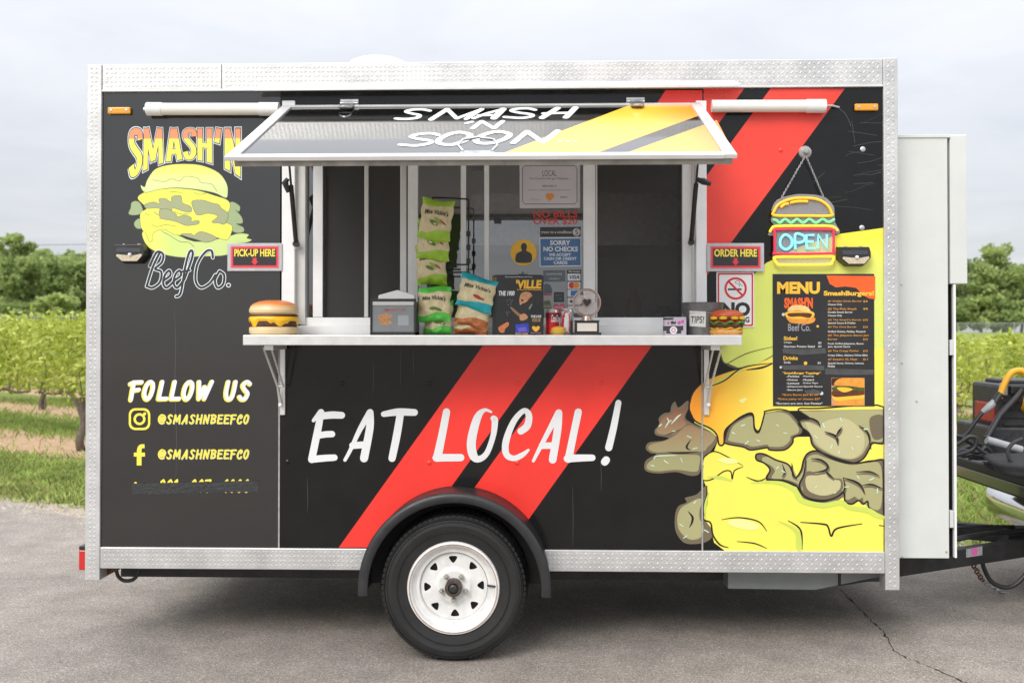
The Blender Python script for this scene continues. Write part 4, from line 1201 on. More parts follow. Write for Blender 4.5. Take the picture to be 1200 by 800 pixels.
hb_ = MB(mat('hub_rust', (.10, .075, .06), .5, .5, var=.4, vs=50)); hb_.lathe(wc, [(.038, WY + .07), (.038, WY + .006), (.034, WY + .001), (.024, WY + .001), (.022, WY + .012), (.001, WY + .012)], 28, axis='Y'); hb_.build('hub', wheelo)
hc = MB(M_plastic); hc.lathe(wc, [(.019, WY + .012), (.018, WY - .004), (.010, WY - .008), (.001, WY - .008)], 20, axis='Y'); hc.build('hub_cap', wheelo)
for k in range(5):
    a = -math.pi/2 + k * 2*math.pi/5; p = wc + Vector((.057*math.cos(a), 0, .057*math.sin(a)))
    b2 = MB(mat('lug_nut', (.45, .43, .38), .4, .7)); b2.lathe(p, [(.011, WY + .04), (.011, WY + .020), (.006, WY + .012), (.001, WY + .011)], 6, axis='Y', smooth=False); b2.build('lug_nut', wheelo)
vv = MB(M_plastic); vv.tube([wc + Vector((.150, WY + .03, .008)), wc + Vector((.186, WY + .004, .010))], .0045, 8); vv.build('valve_stem', wheelo)
# fender: swept section
fn_ = MB(M_plastic)
fc = Vector((at(532.5, 690, WY - .03).x, 0, 0)); FR = .418
fzc = at(532.5, 690.5, WY - .03).z
sec = [(0.0, .0), (-.004, -.03), (-.004, WY + .02), (-.001, WY - .02), (.006, WY - .032), (.002, WY - .042), (-.014, WY - .046), (-.034, WY - .044), (-.040, WY - .038), (-.036, WY - .028), (-.018, WY - .018), (-.020, -.03), (-.016, .0)]
angs = [R(-4 + 188 * k / 60) for k in range(61)]
vs = []
for a in angs:
    for dr_, y in sec:
        r_ = FR + dr_
        vs.append((fc.x + r_*math.cos(a), y, fzc + r_*math.sin(a)))
ns = len(sec)
fn_.add(vs, [(i*ns + j, i*ns + (j+1) % ns, (i+1)*ns + (j+1) % ns, (i+1)*ns + j) for i in range(60) for j in range(ns)], None, True)
for e_ in (0, 60): fn_.add(vs[e_*ns:(e_+1)*ns], [tuple(range(ns))])
fo = fn_.build('fender', trailer, weld=False)
wl = MB(mat('well_black', (.012, .012, .012), .7))
pts = [(fc.x + (FR - .004)*math.cos(a), -.0165, fzc + (FR - .004)*math.sin(a)) for a in angs]
wl.add([(fc.x, -.0165, fzc)] + pts, [(0, i + 2, i + 1) for i in range(60)]); wl.build('wheel_well', trailer)

# ---------------------------------------------------------------- front cabinet, tongue, coupler, chain
YB = .13
cab = fr(1050, 161, 1112.5, 654, YB, 1.95, 'front_cabinet', M_grey_box, .003)
fr(1049, 158, 1113.5, 161.2, YB - .006, 1.95, 'top_trim', M_grey_box, .002, cab)
fr(1113, 158, 1134, 332.5, YB + .004, 1.93, 'cooler_housing', M_grey_box, .004, cab)
fr(1114.2, 333, 1117.2, 652, YB + .03, 1.9, 'door_gap', mat('gap_dark', (.008, .008, .008), .8), 0, cab)
dd_ = fr(1117.4, 333.2, 1121.6, 653.5, YB + .008, 1.5, 'cabinet_door', M_white, .002, cab)
for y0, y1 in ((398, 416), (598, 618)): fr(1113.2, y0, 1117.8, y1, YB + .002, YB + .03, 'door_hinge', M_alu_w, .001, cab)
for x, y in ((1056.5, 333), (1057, 425), (1057.5, 653 - 1), (1109, 646), (1074, 470)):
    p = at(x, y, YB); c = MB(M_screw); c.lathe((p.x, YB, p.z), [(.006, 0), (.005, -.003), (.0005, -.004)], 10, axis='Y'); c.build('screw', cab)
zt0 = .30
def beam(a, b_, w, h, name, m):
    a, b_ = Vector(a), Vector(b_); t = (b_ - a).normalized(); s_ = Vector((t.y, -t.x, 0)).normalized() * w/2; up = Vector((0, 0, h))
    c = MB(m); vs = [a - s_, a + s_, b_ + s_, b_ - s_]; vs += [q + up for q in vs]
    c.add(vs, [(0,3,2,1),(4,5,6,7),(0,1,5,4),(1,2,6,5),(2,3,7,6),(3,0,4,7)]); return c.build(name, trailer, .003)
YH = 1.03
b1 = beam((XR - .25, .14, ZB - .09), (2.80, YH - .06, ZB - .10), .06, .088, 'tongue_beam', M_dsteel)
b2_ = beam((XR - .25, 1.92, ZB - .09), (2.80, YH + .06, ZB - .10), .06, .088, 'tongue_beam', M_dsteel)
cp_ = MB(M_dsteel); cp_.box((2.55, YH - .07, ZB - .085), (3.02, YH + .07, ZB + .015)); cp_.lathe((3.06, YH, ZB - .08), [(.001, 0), (.06, 0), (.065, .04), (.06, .085), (.03, .105), (.001, .108)], 20)
cp_.box((2.78, YH - .012, ZB + .015), (2.95, YH + .012, ZB + .035)); cp_.build('coupler', trailer, .004)
gp = MB(M_steel); gp.box((2.02, .475, ZB - .095), (2.12, .482, ZB + .002))
# sticker on the tongue beam
tdir = Vector((2.80 - (XR - .25), YH - .06 - .14, 0)).normalized(); tn = Vector((tdir.y, -tdir.x, 0))
tp = Vector((XR - .25, .14, 0)) + tn * .0305
sd_ = Decal(tp, tn, .0008, .0004)
M_silver = mat('sticker_silver', (.55, .55, .56), .3, .5, var=.2, vs=60); M_pink = mat('sticker_pink', (.65, .12, .38), .5)
sd_.poly([(1132, 643), (1151, 639.5), (1151, 650), (1132, 653)], M_silver); sd_.poly([(1138.5, 642.5), (1146, 640.5), (1145, 648), (1141, 652), (1138.5, 648)], M_pink); sd_.build('sticker', b1)
# jack crank and wires lying on the tongue
for pts, r_ in (([(1.95, .55, ZB + .01), (2.2, .62, ZB + .045), (2.45, .85, ZB + .02), (2.7, .95, ZB + .02)], .014), ([(2.0, .9, ZB - .005), (2.3, .95, ZB + .03), (2.6, 1.0, ZB + .025)], .010)):
    c = MB(M_plastic); c.tube([Vector(q) for q in smooth_pts(pts)], r_, 8); c.build('cable', trailer)
# safety chain links and brake cable loop
def chain(pts, name, m, par):
    P = [Vector(q) for q in smooth_pts(pts, n=10)]; acc = [P[0]]; 
    for q in P[1:]:
        if (q - acc[-1]).length > .026: acc.append(q)
    c = MB(m)
    for i in range(len(acc) - 1):
        t = (acc[i+1] - acc[i]).normalized(); mid_ = (acc[i+1] + acc[i]) / 2
        s_ = t.cross(Vector((0, 1, .3))).normalized() if i % 2 else t.cross(Vector((.3, .2, 1))).normalized()
        ring_ = [mid_ + t * (.020*math.cos(q)) + s_ * (.011*math.sin(q)) for q in [2*math.pi*k/12 for k in range(12)]]
        c.tube(ring_, .0038, 6, closed=True)
    return c.build(name, par)
ya = .62
cpts = [at(x, y, ya + .12*i) for i, (x, y) in enumerate(((1136, 652), (1143, 666), (1152, 681), (1165, 688), (1180, 696), (1196, 700), (1215, 690)))]
chain([tuple(q) for q in cpts[:3]], 'safety_chain', M_rust, trailer); chain([tuple(q) for q in cpts[2:]], 'safety_chain', M_steel, trailer)
c = MB(M_plastic); cc = [at(x, y, .8) for x, y in ((1150, 650), (1153, 665), (1162, 681), (1178, 688), (1192, 683), (1205, 668), (1215, 650))]
c.tube([Vector(q) for q in smooth_pts(cc)], .012, 8); c.build('breakaway_cable', trailer)

# ================================================================== signs and things on the wall
def sign_board(name, x0, y0, x1, y1, label, cat, m, Y0=-.001, th=.004, bevel=.0015):
    p, q = at(x0, y0, Y0 - th), at(x1, y1, Y0 - th)
    r_ = root(name, ((p.x + q.x)/2, Y0, q.z), label, cat)
    b_ = MB(m); b_.box((p.x, Y0 - th, q.z), (q.x, Y0, p.z)); b_.build('board', r_, bevel)
    return r_, Decal((0, Y0 - th, 0), NW, .0006, .00005)

M_skirt = mat('sign_frame_grey', (.50, .50, .52), .4, var=.1, vs=40)
M_neonred = mat('sign_red', S(225, 60, 70), .4); M_signdark = mat('sign_dark', S(50, 48, 50), .3); M_signyel = mat('sign_yellow', S(248, 226, 80), .4)
M_pinkband = mat('sign_pink_band', S(205, 130, 140), .4)
def here_sign(x0, y0, x1, y1, txt, label):
    r_, d = sign_board('arrow_sign', x0, y0, x1, y1, label, 'sign', M_skirt, -.0145, .004)
    w, h = x1 - x0, y1 - y0
    d.rect(x0 + w*.055, y0 + h*.10, x1 - w*.055, y1 - h*.10, M_pinkband)
    d.rect(x0 + w*.075, y0 + h*.13, x1 - w*.075, y1 - h*.13, M_neonred); d.rect(x0 + w*.105, y0 + h*.20, x1 - w*.105, y1 - h*.20, M_signdark)
    d.text(txt, x0 + w*.13, y0 + h*.22, x1 - w*.13, y0 + h*.47, M_signyel, bold=.03)
    cx, t = (x0 + x1)/2, y0 + h*.53
    d.poly([(cx - 2.2, t), (cx + 2.2, t), (cx + 2.2, t + h*.12), (cx + 4.2, t + h*.12), (cx, t + h*.26), (cx - 4.2, t + h*.12), (cx - 2.2, t + h*.12)], M_neonred)
    d.build('print', r_)
here_sign(266.5, 285, 330.5, 317.5, 'PICK-UP HERE', 'grey framed sign reading PICK-UP HERE with a red arrow')
here_sign(828.5, 285, 895.5, 318, 'ORDER HERE', 'grey framed sign reading ORDER HERE with a red arrow')

# no smoking sign
r_, d = sign_board('no_smoking_sign', 839.5, 318.5, 884, 383.5, 'white no smoking sign with a red border', 'sign', mat('sign_white', (.80, .80, .80), .3))
M_ink = mat('ink_black', (.02, .02, .02), .35); M_sred = mat('sign_signal_red', S(214, 40, 44), .35)
d.rrect(841, 320, 882.5, 382, 2, M_sred); d.rrect(842.8, 321.8, 880.7, 380.2, 1.4, MATS['sign_white'])
d.stroke([(853, 339), (863, 339)], 2.2, M_ink, cap=False); d.stroke([(864, 339), (869, 339)], 2.0, M_ink, cap=False)
d.stroke([(866, 336), (866, 333), (862, 331.5), (863, 329), (866, 329.5), (867.5, 333), (870, 335)], .6, M_ink)
d.ring(862, 338, 10.6, 13.2, M_sred); d.stroke([(854, 330), (870, 346)], 2.4, M_sred, cap=False)
d.text('NO', 846.5, 355, 878, 369.5, M_ink, bold=.05)
d.text('SMOKING', 846.5, 371.5, 878, 377.5, M_ink, bold=.04)
d.build('print', r_)

# menu board
r_, d = sign_board('menu_board', 905.5, 321, 1025, 476, 'tall black menu board with yellow headings and a burger picture', 'menu', mat('menu_black', (.022, .022, .023), .16, var=.2, vs=4, rvar=.04), -.001, .004)
km = ub((900, 315), 4.846)
M_morange = mat('menu_orange', S(232, 96, 36), .3); M_myel = mat('menu_yellow', S(244, 190, 60), .3); M_mtxt = mat('menu_text_white', S(205, 205, 200), .3); M_mor = mat('menu_text_orange', S(206, 140, 48), .3); M_mgrey = mat('menu_patch', (.07, .07, .072), .35, var=.3, vs=20)
def mt(s, x0, y0, x1, y1, m, b_=.02, up=False):
    (a, b1_), (c, e_) = km([(x0, y0), (x1, y1)]); d.text(s, a, b1_, c, e_, m, bold=b_, up=up)
d.poly(km([(332,37),(350,85),(385,105),(440,100),(500,108),(540,150),(575,168),(608,172),(608,40)]), M_morange)
for pts in ([(80,452),(200,455),(325,450),(330,478),(200,488),(85,478)], [(75,548),(200,545),(320,550),(320,575),(90,572)], [(325,565),(450,568),(600,572),(598,600),(450,602),(325,598)], [(205,690),(255,682),(305,695),(290,710),(220,712)]):
    d.poly(km(pts), M_mgrey, up=False)
d._up()
mt('MENU', 56, 78, 290, 138, M_myel, .05); mt('SmashBurgers!', 318, 126, 600, 158, M_myel, .04)
mt('Sides!', 90, 384, 165, 404, M_myel, .03); mt('Drinks', 88, 496, 168, 516, M_myel, .03)
mt('Chips', 90, 412, 134, 424, M_mtxt); mt('$2', 285, 414, 303, 426, M_mtxt); mt('German Potato Salad', 90, 434, 265, 446, M_mtxt); mt('$3', 285, 434, 303, 446, M_mtxt)
mt('Soda', 90, 524, 128, 536, M_mtxt); mt('$2', 282, 528, 300, 540, M_mtxt)
mt('*SmashBurger Toppings*', 82, 584, 300, 600, M_myel, .03)
for i, (a_, b_) in enumerate((('-Pickles', '-Ketchup'), ('-Onions', '-Mustard'), ('-Lettuce', '-Dukes Mayo'), ('-Jalapenos', '-Special Sauce'), ('-Bacon Jam', ''))):
    y = 604 + i * 19.5
    mt(a_, 105, y, 105 + 9*len(a_), y + 11, M_mtxt)
    if b_: mt(b_, 196, y, 196 + 8*len(b_), y + 11, M_mtxt)
mt('*Extra Bacon Jam $1.50*', 80, 708, 292, 722, M_mor); mt('*Extra patty w/ cheese $2*', 54, 732, 296, 746, M_mor); mt('*Burgers are two 3oz Patties*', 44, 757, 310, 772, M_mtxt)
for s, pr, x1, y, m in (('#1 Kiddys Single Burger', '$6', 532, 178, 1), ('Cheese Only', '', 420, 197, 0), ('#2 The Plain Smash', '$8', 502, 221, 1), ('Double Smash Burger', '', 480, 241, 0), ('Cheese Only', '', 420, 260, 0), ('#3 The Smash\'n Burger', '$10', 532, 284, 1), ('Special Sauce & Pickles', '', 496, 302, 0),
                        ('#4 The Ogre Burger', '$10', 502, 324, 1), ('Grilled Onions, Pickles, Mustard', '', 552, 350, 0), ('#5 The Jalapeno Bacon Jam', '', 572, 372, 1), ('Burger', '$10', 394, 394, 1), ('Fresh Grilled Jalapenos, Bacon', '', 542, 419, 0), ('Jam, Special Sauce', '', 466, 436, 0), ('#6 The Crispy Pickler', '$10', 516, 460, 1), ('Crispy Dillies, Alabama White BBQ', '', 565, 485, 0), ('#7 Smash\'n XL Mash', '$11', 506, 507, 1), ('Special Sauce, Onions, Lettuce,', '', 545, 530, 0), ('Pickles', '', 380, 546, 0)):
    mt(s, 340, y, x1, y + 12.5, M_mor if m else M_mtxt, .02)
    if pr: mt(pr, 540, y, 566, y + 12.5, M_mor)
d._up()
for x, y, rr, m in ((87, 259, 9, M_mtxt), (282, 326, 7, M_myel), (213, 535, 10, M_myel), (72, 558, 7, M_mtxt), (304, 706, 10, M_mtxt)):
    (a, b_), = km([(x, y)]); d.disc(a, b_, rr/4.846, m, up=False)
d._up(); d.disc(*km([(297, 700)])[0], 1.2, MATS['menu_black']); 
mt('SMASH\'N', 94, 166, 252, 220, M_morange, .06, True)
Mb1 = mat('menu_bun', S(226, 150, 58), .35, var=.2, vs=60); Mb2 = mat('menu_bun_pale', S(238, 200, 130), .35, var=.15, vs=60); Mb3 = mat('menu_patty', S(96, 48, 22), .35, var=.4, vs=90); Mb4 = mat('menu_cheese', S(246, 190, 60), .35); Mb5 = mat('menu_green', S(70, 84, 30), .35, var=.4, vs=90)
for pts, m in (([(105,250),(120,300),(160,310),(230,312),(265,296),(250,270)], Mb1), ([(105,245),(245,240),(255,275),(170,285),(112,275)], Mb4), ([(118,252),(240,252),(235,278),(180,270),(125,272)], Mb3), ([(112,240),(130,212),(175,205),(220,215),(240,243),(180,236)], Mb2)):
    d.poly(km(pts), m, True)
mt('Beef Co.', 114, 312, 240, 352, mat('menu_grey', (.30, .30, .32), .3), .015, True)
d.rect(*km([(360,618)])[0], *km([(548,776)])[0], mat('menu_photo_back', S(204, 150, 110), .25, var=.25, vs=40))
for pts, m in (([(362,620),(548,620),(548,680),(362,660)], mat('menu_photo_dark', S(60, 30, 16), .25, var=.4, vs=40)), ([(375,740),(390,775),(520,775),(548,745),(548,700),(380,700)], Mb1), ([(368,700),(430,690),(500,700),(548,690),(548,730),(480,740),(380,745)], Mb4), ([(370,690),(548,680),(548,712),(460,722),(375,725)], Mb3), ([(376,668),(548,660),(548,690),(470,690),(380,695)], Mb5), ([(390,675),(440,672),(480,684),(430,700)], Mb4), ([(378,660),(390,632),(430,616),(500,612),(548,626),(548,672),(460,664)], Mb1)):
    pts2 = [(max(361, min(547, x)), max(619, min(775, y))) for x, y in smooth_pts(pts, True, 5)]
    d.poly(km(pts2), m)
d.build('print', r_)

# neon style OPEN sign hanging from a suction hook
Ys = -.022
M_acryl = clear_mat('clear_acrylic', (.72, .72, .74), .22)
sr = root('open_sign', at(944, 311, Ys), 'burger shaped OPEN sign in neon tubing hanging on a chain', 'sign')
ks = ub((885, 160), 5.0)
outl = ks([(75,570),(110,520),(92,490),(110,440),(95,430),(130,370),(220,342),(300,338),(400,352),(455,400),(465,440),(468,500),(495,550),(490,570),(462,580),(462,680),(470,720),(455,750),(420,768),(150,765),(110,740),(105,690),(110,590),(85,580)])
ac = MB(M_acryl); o2 = smooth_pts(outl, True, 4); vs = [at(x, y, Ys) for x, y in o2]; n_ = len(vs)
fs = [tuple(f) for f in tessellate_polygon([[Vector((x, y, 0)) for x, y in o2]])]
ac.add(vs + [v + Vector((0, .004, 0)) for v in vs], fs + [tuple(i + n_ for i in f[::-1]) for f in fs] + [(i, (i+1) % n_, n_ + (i+1) % n_, n_ + i) for i in range(n_)])
ac.build('backplate', sr)
def neon(pts, m, r_=.0058, closed=False, sm=True, name='neon_tube'):
    P = smooth_pts(ks(pts), closed, 5) if sm else ks(pts)
    c = MB(m); c.tube([at(x, y, Ys - .006) for x, y in P], r_, 8, closed=closed); return c.build(name, sr)
M_no = mat('tube_amber', S(255, 186, 40), .35, emit=.35); M_ny = mat('tube_yellow', S(255, 222, 60), .35, emit=.4); M_ng = mat('tube_green', S(120, 222, 150), .35, emit=.35); M_nr = mat('tube_red', S(214, 50, 80), .35, emit=.25); M_nb = mat('tube_blue', S(130, 226, 246), .35, emit=.5)
neon([(115,462),(112,435),(140,395),(210,366),(290,360),(370,370),(425,405),(446,445),(440,464),(280,464)], M_no, closed=True)
neon([(150,415),(170,398),(195,393)], M_no); neon([(205,388),(250,380),(308,380)], M_no)
neon([(105,486),(125,492),(145,506),(175,484),(210,506),(245,484),(280,506),(318,484),(355,506),(395,484),(430,502),(465,484)], M_ng)
neon([(85,560),(100,535),(125,526),(280,524),(430,525),(465,535),(484,552)], M_ny)
neon([(130,545),(440,545),(458,560),(458,665),(440,684),(130,686),(115,670),(115,562)], M_nr, closed=True, sm=True)
neon([(125,706),(280,704),(440,702),(460,712),(450,735),(420,750),(160,752),(130,745),(112,720)], M_ny, closed=True)
neon([(178,575),(150,600),(148,640),(180,662),(212,640),(212,600)], M_nb, closed=True)
neon([(235,660),(235,575),(270,575),(290,590),(285,612),(260,622),(240,620)], M_nb)
neon([(345,578),(300,578),(300,656),(350,656)], M_nb, sm=False); neon([(300,616),(340,616)], M_nb, sm=False)
neon([(368,656),(368,576),(420,654),(420,574)], M_nb, sm=False)
hk = MB(clear_mat('suction_cup', (.6, .6, .58), .55)); p = at(943.5, 178.5, -.001)
hk.lathe((p.x, 0, p.z), [(.030, -.001), (.027, -.008), (.014, -.016), (.009, -.028), (.001, -.030)], 24, axis='Y'); hk.build('suction_hook', sr)
for (x0, y0), (x1, y1) in (((943, 184), (915, 233)), ((945, 184), (966, 233))):
    a, b_ = at(x0, y0, -.024), at(x1, y1, Ys - .001); c = MB(M_steel); t = (b_ - a).normalized(); s1 = t.cross(Vector((0, 1, 0))); n_ = int((b_ - a).length / .0085)
    for i in range(n_):
        mid_ = a + (b_ - a) * ((i + .5) / n_); s_ = s1 if i % 2 else Vector((0, 1, 0))
        c.tube([mid_ + t*(.0062*math.cos(2*math.pi*q/8)) + s_*(.0034*math.sin(2*math.pi*q/8)) for q in range(8)], .0012, 5, closed=True)
    c.build('chain', sr)

# scuff lines in the black vinyl of the right panel and the middle panel
M_scr = mat('scratch_grey', (.085, .085, .085), .5)
d = wall_decal(.0006)
for i in range(26):
    x = random.uniform(945, 1030); y = random.uniform(140, 262); l = random.uniform(15, 60); a = random.choice((random.gauss(0, .12), random.gauss(-.45, .15)))
    pts = [(x + l*t*math.cos(a), y + l*t*math.sin(a) + random.gauss(0, .5)) for t in (0, .33, .66, 1)]
    pts = [(min(1034, px_), py_) for px_, py_ in pts]
    xl = 990 - (min(p_[1] for p_ in pts) - 104) * .72 + 6
    if pts[0][0] > xl + 25 and max(p_[1] for p_ in pts) < 266: d.stroke(pts, random.uniform(.15, .4), M_scr, up=False)
d.stroke([(983, 127), (990, 133), (995, 142), (997, 148)], .5, M_scr); d.stroke([(998, 142), (1000, 155), (1002, 168)], .4, M_scr)
d.build('scratches', panelR)
d = wall_decal(.0006)
for x, y0, y1 in ((360, 560, 600), (671, 570, 640), (704, 540, 575), (469, 405, 452), (484, 410, 440), (437, 420, 460)):
    d.stroke([(x, y0), (x + .6, (y0 + y1)/2), (x + .2, y1)], [.15, .4, .15], M_scr, up=False)
d.build('scratches', panelM)
d = wall_decal(.0006)
d.stroke([(204, 360), (206, 400), (205, 450), (207, 520), (206, 560)], [.2, .5, .6, .5, .2], M_scr)
d.build('scratches', panelL)

# solar wall lamps
M_solar = mat('solar_panel', (.03, .032, .04), .15, coat=.5); M_lens = mat('solar_lens', (.55, .47, .34), .35, var=.2, vs=90)
def solar(px_, py_, label):
    c = at(px_, py_, -.02); s_ = mpp(-.04)
    r_ = root('solar_lamp', (c.x, 0, c.z - .06), label, 'wall lamp', 'solar lamps on the trailer wall')
    X = lambda u: c.x + u * s_; Z = lambda v: c.z - v * s_
    b_ = MB(M_plastic)
    fr0 = [(-19, -11), (17, -11), (19, -4), (19, 3), (11, 12), (-9, 12), (-19, 4)]
    vs = [(X(u), -.0015, Z(v)) for u, v in fr0] + [(X(u*.94), -.05, Z(v*.9)) for u, v in fr0]
    n_ = len(fr0)
    b_.add(vs, [tuple(range(n_)), tuple(range(n_, 2*n_))[::-1]] + [(i, i + n_, (i+1) % n_ + n_, (i+1) % n_) for i in range(n_)]); b_.build('housing', r_, .002)
    l_ = MB(M_lens); lv = [(-14, 1.5), (-4, 2.5), (5, 3), (15, 1), (16, 3), (10, 9.5), (-8, 9.5), (-15, 3.5)]
    l_.add([(X(u), -.0535, Z(v)) for u, v in lv] + [(X(u), -.049, Z(v)) for u, v in lv], [tuple(range(8))[::-1]] + [(i, (i+1) % 8, (i+1) % 8 + 8, i + 8) for i in range(8)]); l_.build('lens', r_)
    t_ = MB(M_solar); t_.add([(X(-15), -.0525, Z(-1)), (X(14), -.0525, Z(-1)), (X(14), -.0485, Z(-9)), (X(-15), -.0485, Z(-9))], [(0, 1, 2, 3)]); t_.build('solar_cell', r_)
    k_ = MB(M_white); k_.lathe((X(1.5), -.052, Z(2)), [(.001, -.012), (.006, -.010), (.008, -.004), (.008, .002)], 14, axis='Y'); k_.build('motion_sensor', r_)
    for u in (-9, 9):
        s2 = MB(M_screw); s2.lathe((X(u), -.02, Z(-10.5)), [(.007, 0), (.007, .004), (.001, .005)], 10); s2.build('screw', r_)
solar(154, 297, 'small black solar lamp beside the script Beef Co. lettering')
solar(1000, 300, 'small black solar lamp beside the OPEN sign')

# ================================================================== stickers on the glass
GY = PANE_Y
def sticker(name, label, build, cat='sticker'):
    d = Decal((0, GY - .0006, 0), NW, .0004, .00012); build(d)
    return tag(d.build(name), label, cat)
kt = ub((600, 180), 5.714)
M_paper = mat('paper_lilac', (.60, .58, .61), .45, var=.04); M_pink2 = mat('ink_grey', S(70, 68, 72), .5); M_hrt = mat('heart_orange', S(232, 150, 70), .5)
def cert(d):
    d.poly(kt([(50,55),(456,52),(456,364),(52,366)]), M_paper)
    for q in ([(85,82),(420,82),(435,100),(435,320),(420,338),(85,338),(70,320),(70,100)],): d.stroke(kt(q), .7, M_pink2, smooth=False, closed=True)
    for s, x0, y0, x1, y1, b_ in (('LOCAL', 204, 112, 298, 152, .0), ('Fan Favorite Burger Madness', 120, 160, 378, 178, .0), ('SMASH\'N BEEF CO', 204, 212, 298, 223, .01), ('presented in recognition of outstanding local burgers', 110, 240, 390, 249, 0), ('2023', 322, 286, 370, 297, .01)):
        (a, b1_), (c, e_) = kt([(x0, y0), (x1, y1)]); d.text(s, a, b1_, c, e_, M_pink2, bold=b_, up=False)
    d._up(); d.poly(kt([(252,320),(228,295),(225,275),(240,264),(252,272),(264,264),(282,272),(280,295)]), M_hrt)
    d.stroke(kt([(120,312),(140,302),(160,310),(185,306)]), .3, M_pink2)
sticker('certificate', 'white framed award certificate headed LOCAL on the window', cert, 'certificate')
M_rl = mat('decal_red', S(206, 60, 52), .4)
def nob(d):
    for s, y0, y1 in (('NO BILLS', 384, 426), ('OVER $20', 434, 478)):
        (a, b_), (c, e_) = kt([(145, y0), (436, y1)]); d.text(s, a, b_, c, e_, M_rl, bold=.02, up=False)
sticker('window_lettering', 'red window lettering reading NO BILLS OVER $20', nob, 'lettering')
M_dk = mat('sticker_dark', S(54, 54, 56), .4); M_lg = mat('sticker_light', S(190, 190, 186), .4)
def grace(d):
    d.poly(kt([(188,492),(460,490),(460,556),(188,558)]), M_dk); (a, b_), (c, e_) = kt([(195, 516), (400, 540)]); d.text('grace to a smallboat', a, b_, c, e_, M_lg, bold=.02)
    q = kt([(432, 526)])[0]; d.disc(*q, 4.6, M_lg); d.stroke(kt([(438,510),(425,520),(440,532),(426,544)]), .9, M_dk)
sticker('window_sticker', 'narrow dark sticker with pale lettering under the red bill notice', grace)
M_blue = mat('sign_blue', S(70, 112, 160), .4); M_wt = mat('sign_print_white', S(225, 228, 230), .4)
def sorry(d):
    d.poly(kt([(184,564),(462,562),(464,754),(186,758)]), M_wt); d.poly(kt([(189,570),(458,568),(459,748),(191,752)]), M_blue)
    for s, x0, y0, x1, y1 in (('SORRY', 256, 582, 388, 612), ('NO CHECKS', 212, 624, 440, 654), ('WE ACCEPT', 248, 668, 394, 686), ('CASH OR CREDIT', 214, 694, 432, 712), ('CARDS', 280, 720, 370, 740)):
        (a, b_), (c, e_) = kt([(x0, y0), (x1, y1)]); d.text(s, a, b_, c, e_, M_wt, bold=.03, up=False)
sticker('payment_sign', 'blue sign reading SORRY NO CHECKS on the window', sorry, 'sign')
M_ys = mat('sticker_yellow', S(238, 184, 44), .4)
def roundy(d):
    d.disc(613.5, 296, 15.2, M_ys); d.poly([(604,306),(605,298),(609,295),(611.5,293.5),(611,287),(614,285),(617,287),(616.8,293.5),(619,295),(623,298),(623,306),(618,308),(609,308)], M_dk, True)
    d.disc(614, 289.3, 3.6, M_dk, 4.6)
sticker('round_sticker', 'round yellow sticker with a dark silhouette figure', roundy)
kv = ub((560, 300), 7.5)
def cards(d):
    d.poly(kv([(782,122),(908,120),(908,500),(784,500)]), M_dk)
    for i, y in enumerate((155, 228, 296, 368, 438)): d.rect(*kv([(788, y)])[0], *kv([(902, y + 62)])[0], M_wt, up=False)
    d._up()
    (a, b_), (c, e_) = kv([(806, 170), (892, 200)]); d.text('VISA', a, b_, c, e_, mat('card_navy', S(30, 40, 110), .4), bold=.03, shear=.2)
    d.disc(*kv([(826, 257)])[0], 3.6, mat('card_red', S(210, 50, 50), .4)); d.disc(*kv([(864, 257)])[0], 3.6, mat('card_gold', S(236, 150, 60), .4))
    d.rect(*kv([(816, 304)])[0], *kv([(880, 350)])[0], mat('card_blue', S(60, 120, 190), .4)); d.disc(*kv([(820, 398)])[0], 1.6, M_dk)
    (a, b_), (c, e_) = kv([(796, 130), (898, 146)]); d.text('We Accept', a, b_, c, e_, M_wt, bold=.03)
sticker('card_sticker', 'tall strip sticker listing accepted cards with VISA on top', cards)
M_sl = mat('sticker_slate', S(96, 108, 118), .4)
def slate(d):
    d.poly(kv([(574,126),(770,124),(768,224),(576,226)]), M_sl)
    for s, x0, y0, x1, y1 in (('SANDWICHES', 600, 150, 738, 166), ('GRADE A', 624, 192, 716, 206)):
        (a, b_), (c, e_) = kv([(x0, y0), (x1, y1)]); d.text(s, a, b_, c, e_, M_lg, bold=.02, up=False)
sticker('slate_sticker', 'slate grey rectangular sticker beside the card strip', slate)
def dksq(d):
    d.rect(*kv([(668, 316)])[0], *kv([(758, 404)])[0], M_dk); (a, b_), (c, e_) = kv([(682, 334), (744, 356)]); d.text('BEST', a, b_, c, e_, M_sl, bold=.03, up=False)
    (a, b_), (c, e_) = kv([(682, 364), (744, 388)]); d.text('OF', a, b_, c, e_, M_sl, bold=.03)
sticker('square_sticker', 'small dark square sticker above the pink heart sticker', dksq)
M_hp = mat('heart_pink', S(212, 92, 108), .4)
def hrt(d):
    d.poly(kv([(715,500),(680,465),(662,440),(668,420),(695,418),(715,436),(735,418),(762,420),(768,440),(750,470)]), M_hp); (a, b_), (c, e_) = kv([(684, 440), (748, 456)]); d.text('local', a, b_, c, e_, M_wt, bold=.02)
sticker('heart_sticker', 'pink heart shaped sticker above the soda cans', hrt)
def oval(d):
    d.poly(kv([(580,250),(606,240),(640,258),(654,300),(650,330),(580,334)]), M_sl); d.rect(*kv([(580, 334)])[0], *kv([(650, 346)])[0], M_rl)
sticker('badge_sticker', 'grey rounded badge sticker with a red stripe', oval)
def band(d): 
    d.poly(kv([(580,396),(630,388),(648,440),(646,464),(580,462)]), mat('sticker_olive', S(112, 116, 84), .4)); (a, b_), (c, e_) = kv([(584, 430), (640, 450)]); d.text('BAND', a, b_, c, e_, M_lg, bold=.02)
sticker('olive_sticker', 'small olive green sticker above the red soda can', band)
def crown(d): d.poly(kv([(356,150),(376,160),(396,130),(412,160),(438,150),(430,186),(362,186)]), M_sl)
